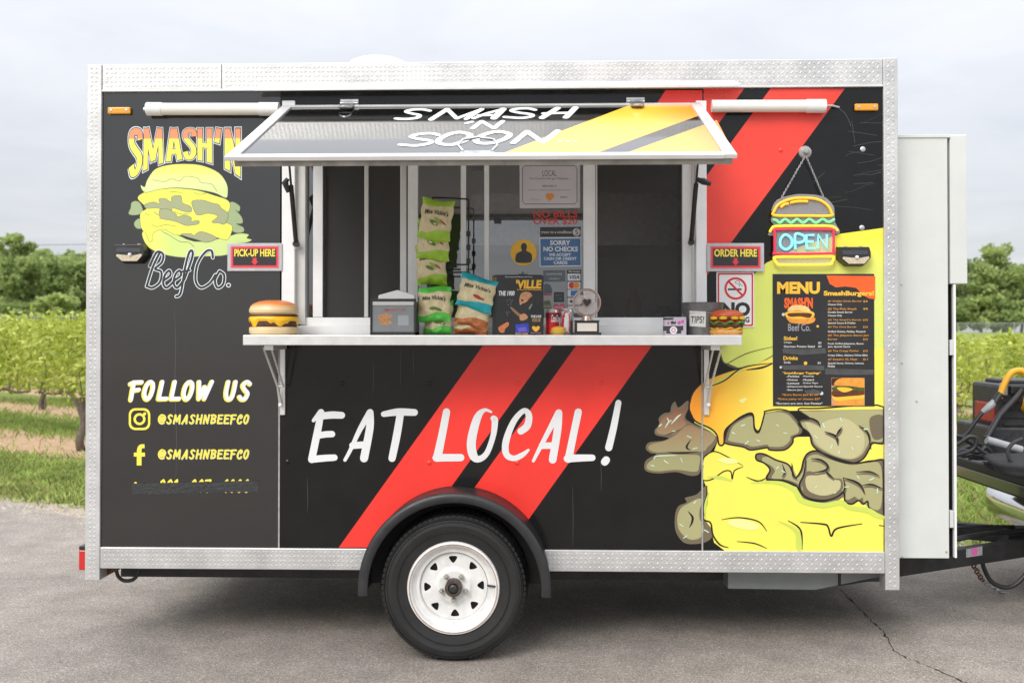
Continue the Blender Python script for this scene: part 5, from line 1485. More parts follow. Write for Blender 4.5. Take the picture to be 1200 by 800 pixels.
sticker('crown_sticker', 'small grey crown shaped sticker above the magazines', crown)

# ================================================================== things on the counter
def spot(px_, Y): return Vector((at(px_, 392, Y).x, Y, CZ))
M_bun = mat('toy_bun', S(222, 196, 150), .45, var=.08, vs=20)
# large toy cheeseburger
Yb = -.17; c = spot(321, Yb); k = mpp(Yb - .05); rb = root('toy_burger', c, 'large toy cheeseburger with dripping yellow cheese on the counter', 'toy burger')
rr = 29 * k
b_ = MB(M_bun); b_.lathe(c, [(.001, 0), (rr*.9, 0), (rr*.985, rr*.08), (rr, rr*.2), (rr*.98, rr*.32), (rr*.9, rr*.34), (.001, rr*.34)], 40); b_.build('bottom_bun', rb)
b_ = MB(mat('toy_patty', S(82, 50, 34), .6, var=.3, vs=60, bump=.3, bs=120)); b_.lathe(c, [(.001, rr*.33), (rr*.9, rr*.33), (rr*.96, rr*.4), (rr*.96, rr*.68), (rr*.9, rr*.72), (.001, rr*.72)], 40); b_.build('patty', rb)
def drip(a): return max(0, math.sin(a*5 + .6))**1.5 * .22 + max(0, math.sin(a*9 + 2))**2 * .10
b_ = MB(mat('toy_cheese', S(246, 190, 22), .35, coat=.2)); 
prof_n = 8; vs = []; seg = 96
for j in range(prof_n + 1):
    t = j / prof_n
    for i in range(seg):
        a = 2*math.pi*i/seg; low = rr * (.62 - .05 - drip(a)); z = rr*.76 + (low - rr*.76) * t; r_ = rr * (.94 + .055 * math.sin(math.pi * min(1, t*1.1)) + (.02))
        vs.append(c + Vector((r_*math.cos(a), r_*math.sin(a), z)))
b_.add(vs, [(j*seg+i, j*seg+(i+1) % seg, (j+1)*seg+(i+1) % seg, (j+1)*seg+i) for j in range(prof_n) for i in range(seg)], None, True); b_.build('cheese', rb)
b_ = MB(mat('toy_onion', S(92, 40, 36), .5, var=.2)); b_.lathe(c, [(.001, rr*.72), (rr*.93, rr*.73), (rr*.985, rr*.77), (rr*.97, rr*.82), (rr*.9, rr*.84), (.001, rr*.84)], 40); b_.build('tomato_slice', rb)
def bun_top_mat(name, z0, z1, low, hi):
    return ramp_mat(name, 'Z', z0, z1, [(0.0, S(*low)), (.45, S(*low)), (.75, S(*hi)), (1.0, S(*[v*.9 for v in hi]))], .35, .0)
b_ = MB(bun_top_mat('toy_bun_top', c.z + rr*.84, c.z + rr*1.42, (226, 200, 152), (224, 122, 44))); b_.lathe(c, [(.001, rr*.83), (rr*.92, rr*.84), (rr*.99, rr*.92), (rr*1.0, rr*1.02), (rr*.95, rr*1.16), (rr*.84, rr*1.28), (rr*.6, rr*1.38), (rr*.3, rr*1.43), (.001, rr*1.44)], 40); b_.build('top_bun', rb)

# napkin dispenser
Yn = -.2; c = spot(463, Yn); k = mpp(Yn - .06); rn = root('napkin_dispenser', c, 'smoked plastic napkin dispenser with white napkins on top', 'napkin dispenser')
w2, h2 = 27*k, 46*k
M_smoke = mat('smoked_plastic', (.20, .215, .225), .22, var=.06, coat=.3)
b_ = MB(M_smoke); b_.box((c.x - w2*.95, Yn - .06, c.z + .006), (c.x + w2*.95, Yn + .06, c.z + h2*.80)); b_.build('body', rn, .008, seg=3)
b_ = MB(M_plastic); b_.box((c.x - w2, Yn - .066, c.z), (c.x + w2, Yn + .066, c.z + .014)); b_.box((c.x - w2, Yn - .067, c.z + h2*.80), (c.x - w2*.90, Yn + .066, c.z + h2*.82))
for s_ in (-1, 1): b_.box((c.x + s_*w2*.93, Yn - .066, c.z), (c.x + s_*w2, Yn + .066, c.z + h2*.86))
b_.box((c.x - w2, Yn - .066, c.z + h2*.86), (c.x + w2, Yn - .050, c.z + h2*.93)); b_.build('frame', rn, .006, seg=3)
b_ = MB(mat('dispenser_clear', (.55, .55, .53), .2)); b_.box((c.x - w2*.9, Yn - .064, c.z + h2*.76), (c.x + w2*.9, Yn - .056, c.z + h2*.86)); b_.build('window', rn, .002)
M_nap = mat('napkin_paper', (.80, .80, .79), .8, bump=.2, bs=60)
b_ = MB(M_nap); b_.add([(c.x - w2*.72, Yn - .03, c.z + h2*.85), (c.x + w2*.86, Yn - .03, c.z + h2*.85), (c.x + w2*.86, Yn - .02, c.z + h2*1.02), (c.x + w2*.1, Yn - .012, c.z + h2*1.16), (c.x - w2*.7, Yn - .02, c.z + h2*1.03),
    (c.x - w2*.72, Yn + .03, c.z + h2*.85), (c.x + w2*.86, Yn + .03, c.z + h2*.85), (c.x + w2*.86, Yn + .03, c.z + h2*1.05), (c.x + w2*.1, Yn + .012, c.z + h2*1.17), (c.x - w2*.7, Yn + .03, c.z + h2*1.04)],
    [(0,1,2,3,4),(9,8,7,6,5),(2,7,8,3),(3,8,9,4),(1,6,7,2),(4,9,5,0)]); b_.build('napkin', rn)
d = Decal((0, Yn - .0601, 0), NW, .0006, .0002)
kn_ = ub((420, 220), 4.447)
d.poly(kn_([(108,660),(172,658),(170,680),(150,684),(176,700),(160,714),(120,712),(108,690)]), mat('print_burger', S(176, 128, 84), .5, var=.3, vs=120), True)
(a, e_), (f_, h_) = kn_([(134, 630), (244, 642)]); d.text('SMASH IT UP', a, e_, f_, h_, mat('print_red', S(176, 82, 84), .5), bold=.02)
d.rect(*kn_([(206, 664)])[0], *kn_([(262, 718)])[0], mat('print_card', S(150, 156, 160), .5)); d.build('print', rn)

# crisp rack and bags
M_wire = mat('black_wire', (.015, .015, .015), .4)
Yr = -.12; rk = root('snack_rack', spot(549, Yr), 'black wire clip rack holding the snack bags', 'rack')
def wire(pts, r_=.0038, name='rod'):
    c = MB(M_wire); c.tube([at(x, y, Yr) for x, y in pts], r_, 8); return c.build(name, rk)
wire([(549, 233.5), (549, 392.8)]); wire([(507, 231.5), (528, 232), (549, 233.5)]); wire([(504, 246), (504, 392.8)]); wire([(504, 310), (549, 310)]); wire([(504, 319), (549, 319)]); wire([(507, 231.5), (507, 244)])
b_ = MB(M_wire); p = at(549, 392, Yr); q = at(504, 392, Yr); b_.box((q.x - .03, Yr - .06, CZ), (p.x + .03, Yr + .06, CZ + .006)); b_.build('base', rk, .002)
for x, ys_ in ((549, (274, 290, 306, 322)), (504, (336,)), (507, (241,))):
    for y in ys_:
        p = at(x, y, Yr); c = MB(M_wire); c.box((p.x - .009, Yr - .012, p.z - .012), (p.x + .009, Yr + .006, p.z + .012)); c.build('clip', rk, .003)
BAGN = [0]
def bag(x0, y0, x1, y1, tilt, Y, cols, label, veg, group=None, txt=True):
    k = mpp(Y); cx, cy = (x0 + x1)/2, (y0 + y1)/2; w, h = (x1 - x0)*k, (y1 - y0)*k
    base = at(cx, cy, Y)
    r_ = root('snack_bag', base - Vector((0, 0, h/2)), label, 'snack bag', group)
    ca, sa = math.cos(tilt), math.sin(tilt)
    w *= .97; h *= 1.0; sd = BAGN[0]; BAGN[0] += 1
    def bulge(u, v): return .026 * (max(0, 1 - (2*u-1)**2))**.7 * (max(0, 1 - (2*v-1)**4))**.8 + .0025*math.sin(u*17 + sd) * math.sin(v*11 + sd*2)
    def P(u, v, s_, off=0):
        edge_ = 1 + .03*math.sin(v*19 + sd) - .05*(1 - abs(2*v - 1))
        x = (u - .5)*w*edge_; z = (.5 - v)*h + .006*math.sin(u*5 + sd)*(abs(2*v-1))
        return Vector((base.x + x*ca + z*sa, Y - s_*(bulge(u, v) + off), base.z - x*sa + z*ca))
    top, body, bot = cols
    def mf(u, v):
        if v < .16 + .02*math.sin(u*6): return top
        if v > .78 + .06*math.sin(u*5 + 1.0): return bot
        return body
    b_ = MB(top, body, bot)
    b_.grid(lambda u, v: P(u, 1 - v, 1), 36, 48, mfn=lambda u, v: mf(u, 1 - v)); b_.grid(lambda u, v: P(1 - u, 1 - v, -.6), 10, 12, m=top); b_.build('pouch', r_)
    pr = MB()
    def dec(pts, m, lift=.0012):
        fs = tessellate_polygon([[Vector((x, y, 0)) for x, y in pts]])
        vs = [P(x, y, 1, lift) for x, y in pts]; out = []
        for f in fs:
            a, e_, c_ = (vs[i] for i in f); out.append(tuple(f) if (e_ - a).cross(c_ - a).y < 0 else tuple(reversed(f)))
        pr.add(vs, out, m)
    el = lambda cx_, cy_, rx, ry, n_=18, rot=0: [(cx_ + rx*math.cos(t)*math.cos(rot) - ry*math.sin(t)*math.sin(rot), cy_ + rx*math.cos(t)*math.sin(rot) + ry*math.sin(t)*math.cos(rot)) for t in [2*math.pi*i/n_ for i in range(n_)]]
    dec(el(.5, .55, .36, .17), mat('bag_oval', S(222, 210, 178), .5), .0012)
    for cx_, cy_, rx, ry, rot, m in veg: dec(el(cx_, cy_, rx, ry, 12, rot), m, .0022)
    if txt:
        vs, fs = text_tris("Miss Vickie's", .02, .15); xa, xb = min(v[0] for v in vs), max(v[0] for v in vs); ya_, yb_ = min(v[1] for v in vs), max(v[1] for v in vs)
        V = [P(.13 + .74*(x - xa)/(xb - xa), .40 - .12*(y - ya_)/(yb_ - ya_) - .03*math.sin(math.pi*(x - xa)/(xb - xa)), 1, .0028) for x, y in vs]
        pr.add(V, [f if (V[f[1]] - V[f[0]]).cross(V[f[2]] - V[f[0]]).y < 0 else f[::-1] for f in fs], M_ink)
    pr.build('print', r_)
    return r_
M_lime = mat('foil_lime', S(150, 190, 50), .3, .15, var=.12, vs=30, coat=.3, bump=.35, bs=40); M_tan = mat('foil_tan', S(206, 192, 150), .35, .1, var=.08, vs=30, coat=.2, bump=.35, bs=40); M_gr = mat('foil_green', S(84, 190, 70), .3, .15, var=.12, vs=30, coat=.3, bump=.35, bs=40)
M_teal = mat('foil_teal', S(20, 160, 172), .3, .15, var=.12, vs=30, coat=.3, bump=.35, bs=40); M_brn = mat('foil_copper', S(178, 104, 56), .3, .2, var=.14, vs=30, coat=.3, bump=.35, bs=40)
Vg1, Vg2, Vr, Vb = mat('veg_green', S(86, 120, 44), .5), mat('veg_pale', S(150, 170, 80), .5), mat('veg_red', S(170, 44, 36), .5), mat('veg_brown', S(150, 90, 60), .5)
vl = [(.46, .58, .15, .05, .3, Vg1), (.58, .52, .14, .045, .5, Vg2), (.74, .55, .12, .022, .5, Vr)]; vg = [(.5, .62, .13, .05, 0, Vg1), (.66, .65, .13, .045, .3, Vg1)]; vt = [(.55, .6, .13, .05, .2, Vr), (.66, .63, .1, .04, 0, Vb)]
bag(487, 287, 524, 334, -.04, -.135, (M_lime, M_tan, M_lime), 'lime green snack bag, lowest of the upper three on the rack', vl)
bag(488, 258, 528, 305, .05, -.16, (M_lime, M_tan, M_lime), 'lime green snack bag, middle of the upper three on the rack', vl)
bag(491, 233.5, 531, 282, .14, -.185, (M_lime, M_tan, M_lime), 'lime green snack bag, topmost of the three on the rack', vl)
bag(497, 352, 531, 392.3, .08, -.15, (M_gr, M_tan, M_gr), 'bright green snack bag standing on the counter behind another', vg)
bag(488.5, 336, 529, 377, .06, -.185, (M_gr, M_tan, M_gr), 'bright green snack bag hanging above the counter beside the napkins', vg)
bag(533, 358, 575, 393, .16, -.14, (M_brn, M_tan, M_brn), 'copper brown snack bag resting on the counter', [], None)
bag(535, 339, 576, 384, .22, -.165, (M_brn, M_tan, M_brn), 'copper brown snack bag hanging behind the teal bag', [], None)
bag(536, 324, 581, 363, .22, -.19, (M_teal, M_tan, M_teal), 'teal snack bag leaning over the copper brown bags', vt)

# magazines
M_mag = mat('magazine_black', (.02, .02, .021), .25, var=.2, vs=10); M_page = mat('magazine_pages', (.7, .7, .68), .7)
for i, (dx_, dy_) in enumerate(((-5, 0), (-2.5, -1.0), (0, 0))):
    Ym = -.155 - .012*i; p, q = at(582 + dx_, 323 + dy_, Ym), at(637 + dx_*.9, 392.6, Ym)
    r_ = root('magazine', ((p.x + q.x)/2, Ym, CZ), ('black magazine with a shouting guitarist on the cover standing on the counter', 'black magazine at the back of the upright pile', 'black magazine in the middle of the upright pile')[(1, 2, 0)[i]], 'magazine', None)
    b_ = MB(M_mag); b_.box((p.x, Ym - .004, CZ), (q.x, Ym, p.z)); b_.build('cover', r_, .0008)
    b_ = MB(M_page); b_.box((p.x + .002, Ym, CZ + .001), (q.x - .002, Ym + .006, p.z - .002)); b_.build('pages', r_)
    if i < 2:
        d = Decal((0, Ym - .004, 0), NW, .0004, .0001); d.text('VILLE', 582 + dx_ + .6, 325, 586 + dx_, 332, M_ys, bold=.02); d.build('print', r_)
Ym = -.155 - .024 - .004; d = Decal((0, Ym, 0), NW, .0004, .00012)
def kx(s, x0, y0, x1, y1, m, b_=.02, sh_=0): 
    (a, e_), (c, f_) = kv([(x0, y0), (x1, y1)]); d.text(s, a, e_, c, f_, m, bold=b_, shear=sh_, up=False)
kx("'VILLE", 340, 212, 556, 282, M_ys, .05, .1); kx('A Rock & Roll Magazine', 344, 290, 560, 304, M_ys); kx('THE 1900', 184, 308, 322, 346, M_wt, .04, .2); kx('featuring local heroes and more', 240, 178, 480, 190, M_wt, .01)
M_skin = mat('cover_skin', S(196, 140, 104), .4, var=.2, vs=90); M_skd = mat('cover_hair', S(50, 34, 28), .4, var=.3, vs=90)
for pts, m in (([(470,430),(520,415),(575,440),(575,560),(470,580),(440,500)], mat('cover_shirt', S(26, 30, 32), .4)), ([(365,380),(380,330),(420,314),(460,322),(478,350),(480,390),(455,420),(420,435),(395,415),(372,430)], M_skin), ([(430,400),(455,370),(490,350),(492,400),(470,440),(440,450),(410,440),(395,420)], M_skd), ([(378,382),(398,376),(402,396),(384,400)], M_skd),
               ([(285,455),(300,450),(360,500),(420,545),(410,560),(340,515)], mat('cover_guitar', S(150, 110, 80), .4)), ([(370,520),(410,505),(440,540),(400,565),(370,560)], M_skin), ([(445,460),(470,420),(480,424),(456,470)], mat('cover_strap', S(120, 150, 130), .4)),
               ([(180,630),(220,600),(265,580),(272,610),(240,640),(230,670),(195,668)], mat('cover_orange', S(206, 120, 70), .4, var=.3, vs=60)), ([(330,600),(445,592),(448,672),(332,678)], mat('cover_blue', S(40, 70, 190), .4, var=.5, vs=120)), ([(350,630),(420,622),(430,660),(360,664)], mat('cover_violet', S(120, 90, 190), .4)), ([(510,665),(480,640),(478,620),(495,614),(510,624),(526,614),(542,620),(540,640)], M_ys)):
    d.poly(kv(pts), m, len(pts) > 4, 4)
for x, y in ((255,385),(275,375),(290,395),(262,420),(285,415),(250,490),(268,485),(255,510),(300,380)): d.stroke(kv([(x, y), (x + 8, y + 14)]), .7, M_sl)
kx('THE LIVE', 466, 520, 556, 540, M_wt, .03, .1); kx('ISSUE', 480, 548, 550, 576, mat('cover_text', S(180, 140, 90), .4), .03); kx('SPIN A LOCAL', 464, 670, 556, 680, mat('cover_pink', S(200, 120, 170), .4), .02); kx('SHOW GUIDE', 330, 676, 440, 688, M_ys, .02)
d.build('print', r_)

# soda cans
M_can = mat('can_red', S(196, 20, 34), .3, .4, coat=.3); M_calu = mat('can_silver', (.72, .72, .72), .28, .9)
def can(px_, Y, wpx, hpx, red, label):
    c = spot(px_, Y); k = mpp(Y - .03); r = wpx/2*k; h = hpx*k; ro = root('soda_can', c, label, 'soda can')
    b_ = MB(M_can if red else M_calu); b_.lathe(c, [(.001, .003), (r*.75, 0), (r*.85, h*.03), (r, h*.09), (r, h*.88)], 28, mfn=lambda i: (M_calu if i < 2 or not red else M_can)); b_.build('body', ro)
    b_ = MB(M_calu); b_.lathe(c, [(r, h*.88), (r*.82, h*.97), (r*.84, h), (r*.78, h*.985), (.001, h*.975)], 28); b_.build('lid', ro)
    pr = MB()
    def wrap(vs, fs, m, u0, u1, v0, v1, rot=False, lift=.0006):
        xa, xb = min(v[0] for v in vs), max(v[0] for v in vs); ya_, yb_ = min(v[1] for v in vs), max(v[1] for v in vs); V = []
        for x, y in vs:
            s_, t = (x - xa)/(xb - xa), (y - ya_)/max(1e-6, yb_ - ya_)
            if rot: s_, t = 1 - t, s_
            an = -math.pi/2 + (u0 + (u1 - u0)*s_); V.append(c + Vector(((r + lift)*math.cos(an), (r + lift)*math.sin(an), h*(v0 + (v1 - v0)*t))))
        pr.add(V, fs, m)
    vs, fs = text_tris('Coca-Cola', .02, .35)
    if red:
        wrap(vs, fs, M_wt, -.2, 1.15, .5, .8, False); g_ = [(x, y) for y in (0, 1) for x in (0, .25, .5, .75, 1)]
        wrap([(i/8, j) for j in (0, 1) for i in range(9)], [(i, i+1, i+10, i+9) for i in range(8)], mat('can_burgundy', S(120, 30, 40), .3, .4), -1.2, 1.2, .62, .86, False, .0003)
    else:
        el = [(math.cos(2*math.pi*i/24), math.sin(2*math.pi*i/24)) for i in range(24)]
        wrap(el, [tuple(range(24))], M_can, -.85, .5, .08, .9, False, .0012); wrap(vs, fs, M_wt, -.45, .2, .14, .84, True, .0022)
    pr.build('print', ro)
can(647.5, -.14, 16, 30, True, 'red soda can standing behind the tiny burger')
can(664.5, -.15, 16, 31, False, 'silver soda can with a red oval lying nearest the trophy')
# tiny burger
c = spot(654, -.22); k = mpp(-.25); rb = root('mini_burger', c, 'tiny toy burger in front of the soda cans', 'toy burger'); r = 9*k
b_ = MB(mat('mini_bread', S(206, 132, 56), .5)); b_.lathe(c, [(.001, 0), (r*.85, 0), (r*.9, r*.25), (.001, r*.25)], 20); b_.build('bottom_bun', rb)
b_ = MB(mat('mini_green', S(160, 176, 90), .5, var=.3, vs=90)); b_.lathe(c, [(.001, r*.24), (r*.95, r*.26), (r, r*.4), (r*.95, r*.52), (.001, r*.52)], 20); b_.build('filling', rb)
b_ = MB(mat('mini_top', S(226, 160, 44), .4)); b_.lathe(c, [(.001, r*.5), (r*.9, r*.52), (r*.95, r*.7), (r*.8, r*.98), (r*.4, r*1.14), (.001, r*1.18)], 20); b_.build('top_bun', rb)

# fan trophy
Yt = -.2; c = spot(687.5, Yt); k = mpp(Yt - .03); rt = root('fan_trophy', c, 'copper desk fan trophy with a black heart on a black plinth', 'trophy')
b_ = MB(M_plastic); b_.box((c.x - 16.5*k, Yt - .045, c.z), (c.x + 16.5*k, Yt + .045, c.z + 3.2*k)); b_.box((c.x - 14*k, Yt - .038, c.z + 3.2*k), (c.x + 14*k, Yt + .038, c.z + 16*k)); b_.box((c.x - 14.8*k, Yt - .041, c.z + 16*k), (c.x + 14.8*k, Yt + .041, c.z + 17.2*k)); b_.build('plinth', rt, .002)
b_ = MB(mat('plate_ivory', (.72, .66, .58), .4)); b_.box((c.x - 11.5*k, Yt - .0395, c.z + 4.5*k), (c.x + 11.5*k, Yt - .038, c.z + 14*k)); b_.build('name_plate', rt)
M_cop = mat('copper', S(190, 166, 156), .3, .85, var=.1, vs=30); zc2 = c.z + 38*k; fr2 = 16*k
b_ = MB(M_cop); b_.lathe((c.x, Yt, c.z), [(7.5*k, 17*k), (7*k, 18.5*k), (5.5*k, 19*k), (4.8*k, 22*k), (4*k, 24*k)], 20); b_.build('stand', rt)
b_ = MB(M_cop); cen = Vector((c.x, Yt - .01, zc2))
b_.tube([cen + Vector((fr2*math.cos(a), 0, fr2*math.sin(a))) for a in [2*math.pi*i/40 for i in range(40)]], .0035, 8, closed=True)
for s_ in (-.024, .02):
    b_.tube([cen + Vector((fr2*.9*math.cos(a), s_*.4, fr2*.9*math.sin(a))) for a in [2*math.pi*i/32 for i in range(32)]], .0012, 5, closed=True)
for i in range(36):
    a = 2*math.pi*i/36; b_.tube([cen + Vector((fr2*t*math.cos(a), -.022*(1 - t**2.5), fr2*t*math.sin(a))) for t in (.2, .5, .8, 1)], .0009, 4)
b_.build('cage', rt)
b_ = MB(clear_mat('fan_blade', (.85, .84, .84), .8))
for i in range(4):
    a0 = math.pi/2*i + .5; vs = [cen + Vector((0, .006, 0))]
    for j in range(9): a = a0 + j/8*1.15; rr_ = fr2*.86*(.75 + .25*math.sin(math.pi*j/8)); vs.append(cen + Vector((rr_*math.cos(a), .002 + .012*j/8, rr_*math.sin(a))))
    b_.add(vs, [(0, j + 1, j + 2) for j in range(8)], None, True)
b_.build('fan_blades', rt)
b_ = MB(mat('heart_black', (.02, .02, .02), .4)); hs = [(0, -5), (-4.6, 0), (-5, 2.6), (-3, 4.2), (-1, 3.6), (0, 2.2), (1, 3.6), (3, 4.2), (5, 2.6), (4.6, 0)]
vs = [cen + Vector((x*k, y_, z*k)) for y_ in (-.028, -.020) for x, z in hs]; n_ = len(hs); fs = [tuple(f) for f in tessellate_polygon([[Vector((x, z, 0)) for x, z in hs]])]
b_.add(vs, fs + [tuple(i + n_ for i in f) for f in fs] + [(i, (i+1) % n_, (i+1) % n_ + n_, i + n_) for i in range(n_)]); b_.build('heart', rt)
b_ = MB(M_cop); hs2 = [(x*1.25, z*1.25 + .1) for x, z in hs]; b_.tube([cen + Vector((x*k, -.022, z*k)) for x, z in hs2], .0016, 5, closed=True); b_.build('heart_rim', rt)

# card reader box
Yc = -.2; c = spot(790.5, Yc); k = mpp(Yc - .03); rc = root('sticker_box', c, 'small lilac box with a black band and round pink dot', 'box')
b_ = MB(mat('box_lilac', S(186, 176, 190), .4, var=.12, vs=60)); b_.box((c.x - 12.7*k, Yc - .03, c.z), (c.x + 12.7*k, Yc + .03, c.z + 21*k)); b_.build('box', rc, .002)
d = Decal((0, Yc - .03, 0), NW, .0005, .0002); kb = ub((760, 280), 6.157)
d.poly(kb([(106,568),(180,568),(178,582),(106,584)]), M_dk); d.poly(kb([(104,628),(250,626),(250,660),(236,660),(236,682),(128,682),(128,662),(104,662)]), M_dk); d.disc(*kb([(180, 658)])[0], 4.4, M_wt); d.ring(*kb([(180, 658)])[0], 1.6, 2.6, M_hp)
d.poly(kb([(160,596),(175,590),(185,600),(198,592),(198,612),(162,614)]), M_dk); d.disc(*kb([(220, 604)])[0], 2.0, mat('box_magenta', S(200, 80, 160), .4)); d.disc(*kb([(245, 596)])[0], 1.8, MATS['box_magenta']); d.disc(*kb([(142, 606)])[0], 1.4, MATS['box_magenta'])
d.build('print', rc)

# tips bucket
Yt = -.16; c = spot(823, Yt); k = mpp(Yt - .08); rt = root('tips_bucket', c, 'galvanised metal bucket with a handwritten TIPS! label', 'bucket')
b_ = MB(mat('bucket_zinc', (.16, .16, .16), .42, .7, var=.3, vs=25, rvar=.1)); rb0, rt0, hb0 = 20.5*k, 25*k, 38*k
b_.lathe(c, [(.001, .004), (rb0 - .002, .004), (rb0, 0), (rb0 + .001, .006), (rb0 + (rt0 - rb0)*.35, hb0*.35), (rb0 + (rt0 - rb0)*.66, hb0*.66), (rb0 + (rt0 - rb0)*.68 + .0015, hb0*.67), (rb0 + (rt0 - rb0)*.70, hb0*.69), (rt0, hb0), (rt0 + .002, hb0 + .002), (rt0 - .002, hb0), (rb0, .008), (.001, .006)], 48); b_.build('pail', rt)
lab = MB(); lp0 = [(-9.5, 11), (9.5, 9.6), (10.5, 27.5), (-10.5, 29)]
def cyl(x, z, lift=.0012):
    rr_ = rb0 + (rt0 - rb0)*z*k/hb0 + lift; an = -math.pi/2 + (x*k - 10*k)/rr_; return c + Vector((rr_*math.cos(an), rr_*math.sin(an), z*k))
lab.grid(lambda u, v: cyl((-9.5 + 20*u) , 10.5 + 18*v + u*-1.2), 10, 4, m=mat('label_paper', (.62, .62, .60), .7, var=.06, vs=40)); 
vs, fs = text_tris('TIPS!', .005, .1); xa, xb = min(v[0] for v in vs), max(v[0] for v in vs); ya_, yb_ = min(v[1] for v in vs), max(v[1] for v in vs)
V = [cyl(-7.5 + 16*(x - xa)/(xb - xa), 14 + 8*(y - ya_)/(yb_ - ya_), .0025) for x, y in vs]
lab.add(V, fs, M_ink); lab.build('label', rt)

# right toy burger
Yb = -.22; c = spot(850.5, Yb); k = mpp(Yb - .06); rb = root('toy_burger', c, 'double toy burger with red bun and green lettuce at the counter end', 'toy burger'); r = 20.5*k
def ring_part(name, z0, z1, rr_, m, wob=0, fz=0):
    b_ = MB(m); zm = (z0 + z1)/2; seg = 60
    def fn(p, a): 
        s_ = 1 + wob*math.sin(a*7 + z0*40) + wob*.6*math.sin(a*13 + 1); return Vector((p.x*s_, p.y*s_, p.z + fz*math.sin(a*9 + 2)))
    b_.lathe(c, [(.001, z0*r), (rr_*r*.95, z0*r), (rr_*r*1.02, zm*r), (rr_*r*.95, z1*r), (.001, z1*r)], seg, fn=fn); return b_.build(name, rb)
ring_part('bottom_bun', 0, .34, .96, mat('burger_base', S(206, 152, 84), .5, var=.15, vs=30)); ring_part('cheese', .32, .42, .98, mat('burger_cheese', S(226, 178, 40), .4), .04, .003)
ring_part('patty', .40, .66, .98, mat('burger_patty', S(84, 38, 30), .55, var=.3, vs=60, bump=.3, bs=100)); ring_part('lettuce', .62, .76, 1.03, mat('burger_lettuce', S(64, 130, 44), .5, var=.3, vs=40), .07, .005)
ring_part('tomato', .72, .84, .96, mat('burger_tomato', S(176, 44, 32), .4), .02, .002); ring_part('patty', .82, 1.02, .95, MATS['burger_patty'] if 'burger_patty' in MATS else None)
for a in (-1.2, -1.9, -2.5, -.6): 
    b_ = MB(MATS['burger_cheese']); b_.lathe(c + Vector((r*.93*math.cos(a), r*.93*math.sin(a), r*.98)), [(.001, -.008), (.016, -.006), (.018, .004), (.001, .008)], 12); b_.build('cheese_corner', rb)
b_ = MB(mat('burger_top', S(178, 78, 40), .42, var=.1, vs=30)); b_.lathe(c, [(.001, r*1.0), (r*.94, r*1.01), (r*1.0, r*1.1), (r*.97, r*1.22), (r*.86, r*1.33), (r*.6, r*1.42), (r*.3, r*1.46), (.001, r*1.47)], 40); b_.build('top_bun', rb)

# ================================================================== pickup truck (rear, heading right)
TX = 2.50            # free edge of the lowered tailgate
TYc = 1.03
truck = root('pickup_truck', (4.2, TYc, 0), 'dark pickup truck with its black tailgate lowered', 'pickup truck')
M_tpaint = mat('truck_paint', (.02, .021, .023), .25, coat=.6, var=.1, vs=3)
M_chrome = mat('chrome', (.62, .62, .62), .12, 1.0, var=.05, vs=4)
M_liner = mat('bed_liner', (.016, .016, .017), .55, var=.3, vs=40, bump=.2, bs=150)
TZ = .705
def tbox(a, b_, m, name, bev=.006, par=None):
    c = MB(m); c.box(a, b_); return c.build(name, par or truck, bev)
tg = tbox((TX, TYc - .72, TZ - .125), (TX + .62, TYc + .72, TZ), M_liner, 'tailgate', .012)
for i in range(9):
    y = TYc - .62 + i*.155; tbox((TX + .03, y, TZ + .0002), (TX + .58, y + .05, TZ + .007), M_liner, 'tailgate_rib', .002, tg)
tbox((TX - .012, TYc - .70, TZ - .11), (TX - .0005, TYc + .70, TZ - .05), M_tpaint, 'tailgate_trim', .004, tg)
tbox((TX + .64, TYc - .78, TZ - .03), (TX + 2.5, TYc + .78, TZ - .002), M_liner, 'bed_floor', 0)
for s_ in (-1, 1):
    y0 = TYc + s_*.98; y1 = TYc + s_*.80
    body = MB(M_tpaint); body.box((TX + .64, min(y0, y1), .58), (TX + 2.5, max(y0, y1), TZ + .50)); body.build('bed_side', truck, .03)
    tbox((TX + .625, min(y0, y1) + .03, TZ + .12), (TX + .639, max(y0, y1) - .03, TZ + .42), M_redlens, 'rear_light', .01)
tbox((TX + 2.5, TYc - .98, .45), (TX + 2.56, TYc + .98, TZ + .5), M_tpaint, 'bed_front', .01)
cabm = MB(M_tpaint); pr_ = [(TX + 2.58, .45), (TX + 4.6, .45), (TX + 5.6, .5), (TX + 5.6, 1.05), (TX + 4.5, 1.2), (TX + 3.95, 1.85), (TX + 2.75, 1.88), (TX + 2.58, 1.2)]
vs = [(x, y, z) for y in (TYc - .95, TYc + .95) for x, z in pr_]; n_ = len(pr_)
cabm.add(vs, [tuple(range(n_)), tuple(range(n_, 2*n_))[::-1]] + [(i, i + n_, (i+1) % n_ + n_, (i+1) % n_) for i in range(n_)]); cabm.build('cab', truck, .04)
M_tglass = mat('tinted_glass', (.01, .012, .014), .05, coat=.5)
gw = MB(M_tglass); gw.add([(TX + 2.8, TYc - .953, 1.25), (TX + 4.3, TYc - .953, 1.25), (TX + 3.85, TYc - .953, 1.78), (TX + 2.85, TYc - .953, 1.8)], [(0, 1, 2, 3)]); gw.build('side_window', truck)
gw = MB(M_tglass); gw.box((TX + 2.595, TYc - .7, 1.32), (TX + 2.66, TYc + .7, 1.76)); gw.build('rear_window', truck)
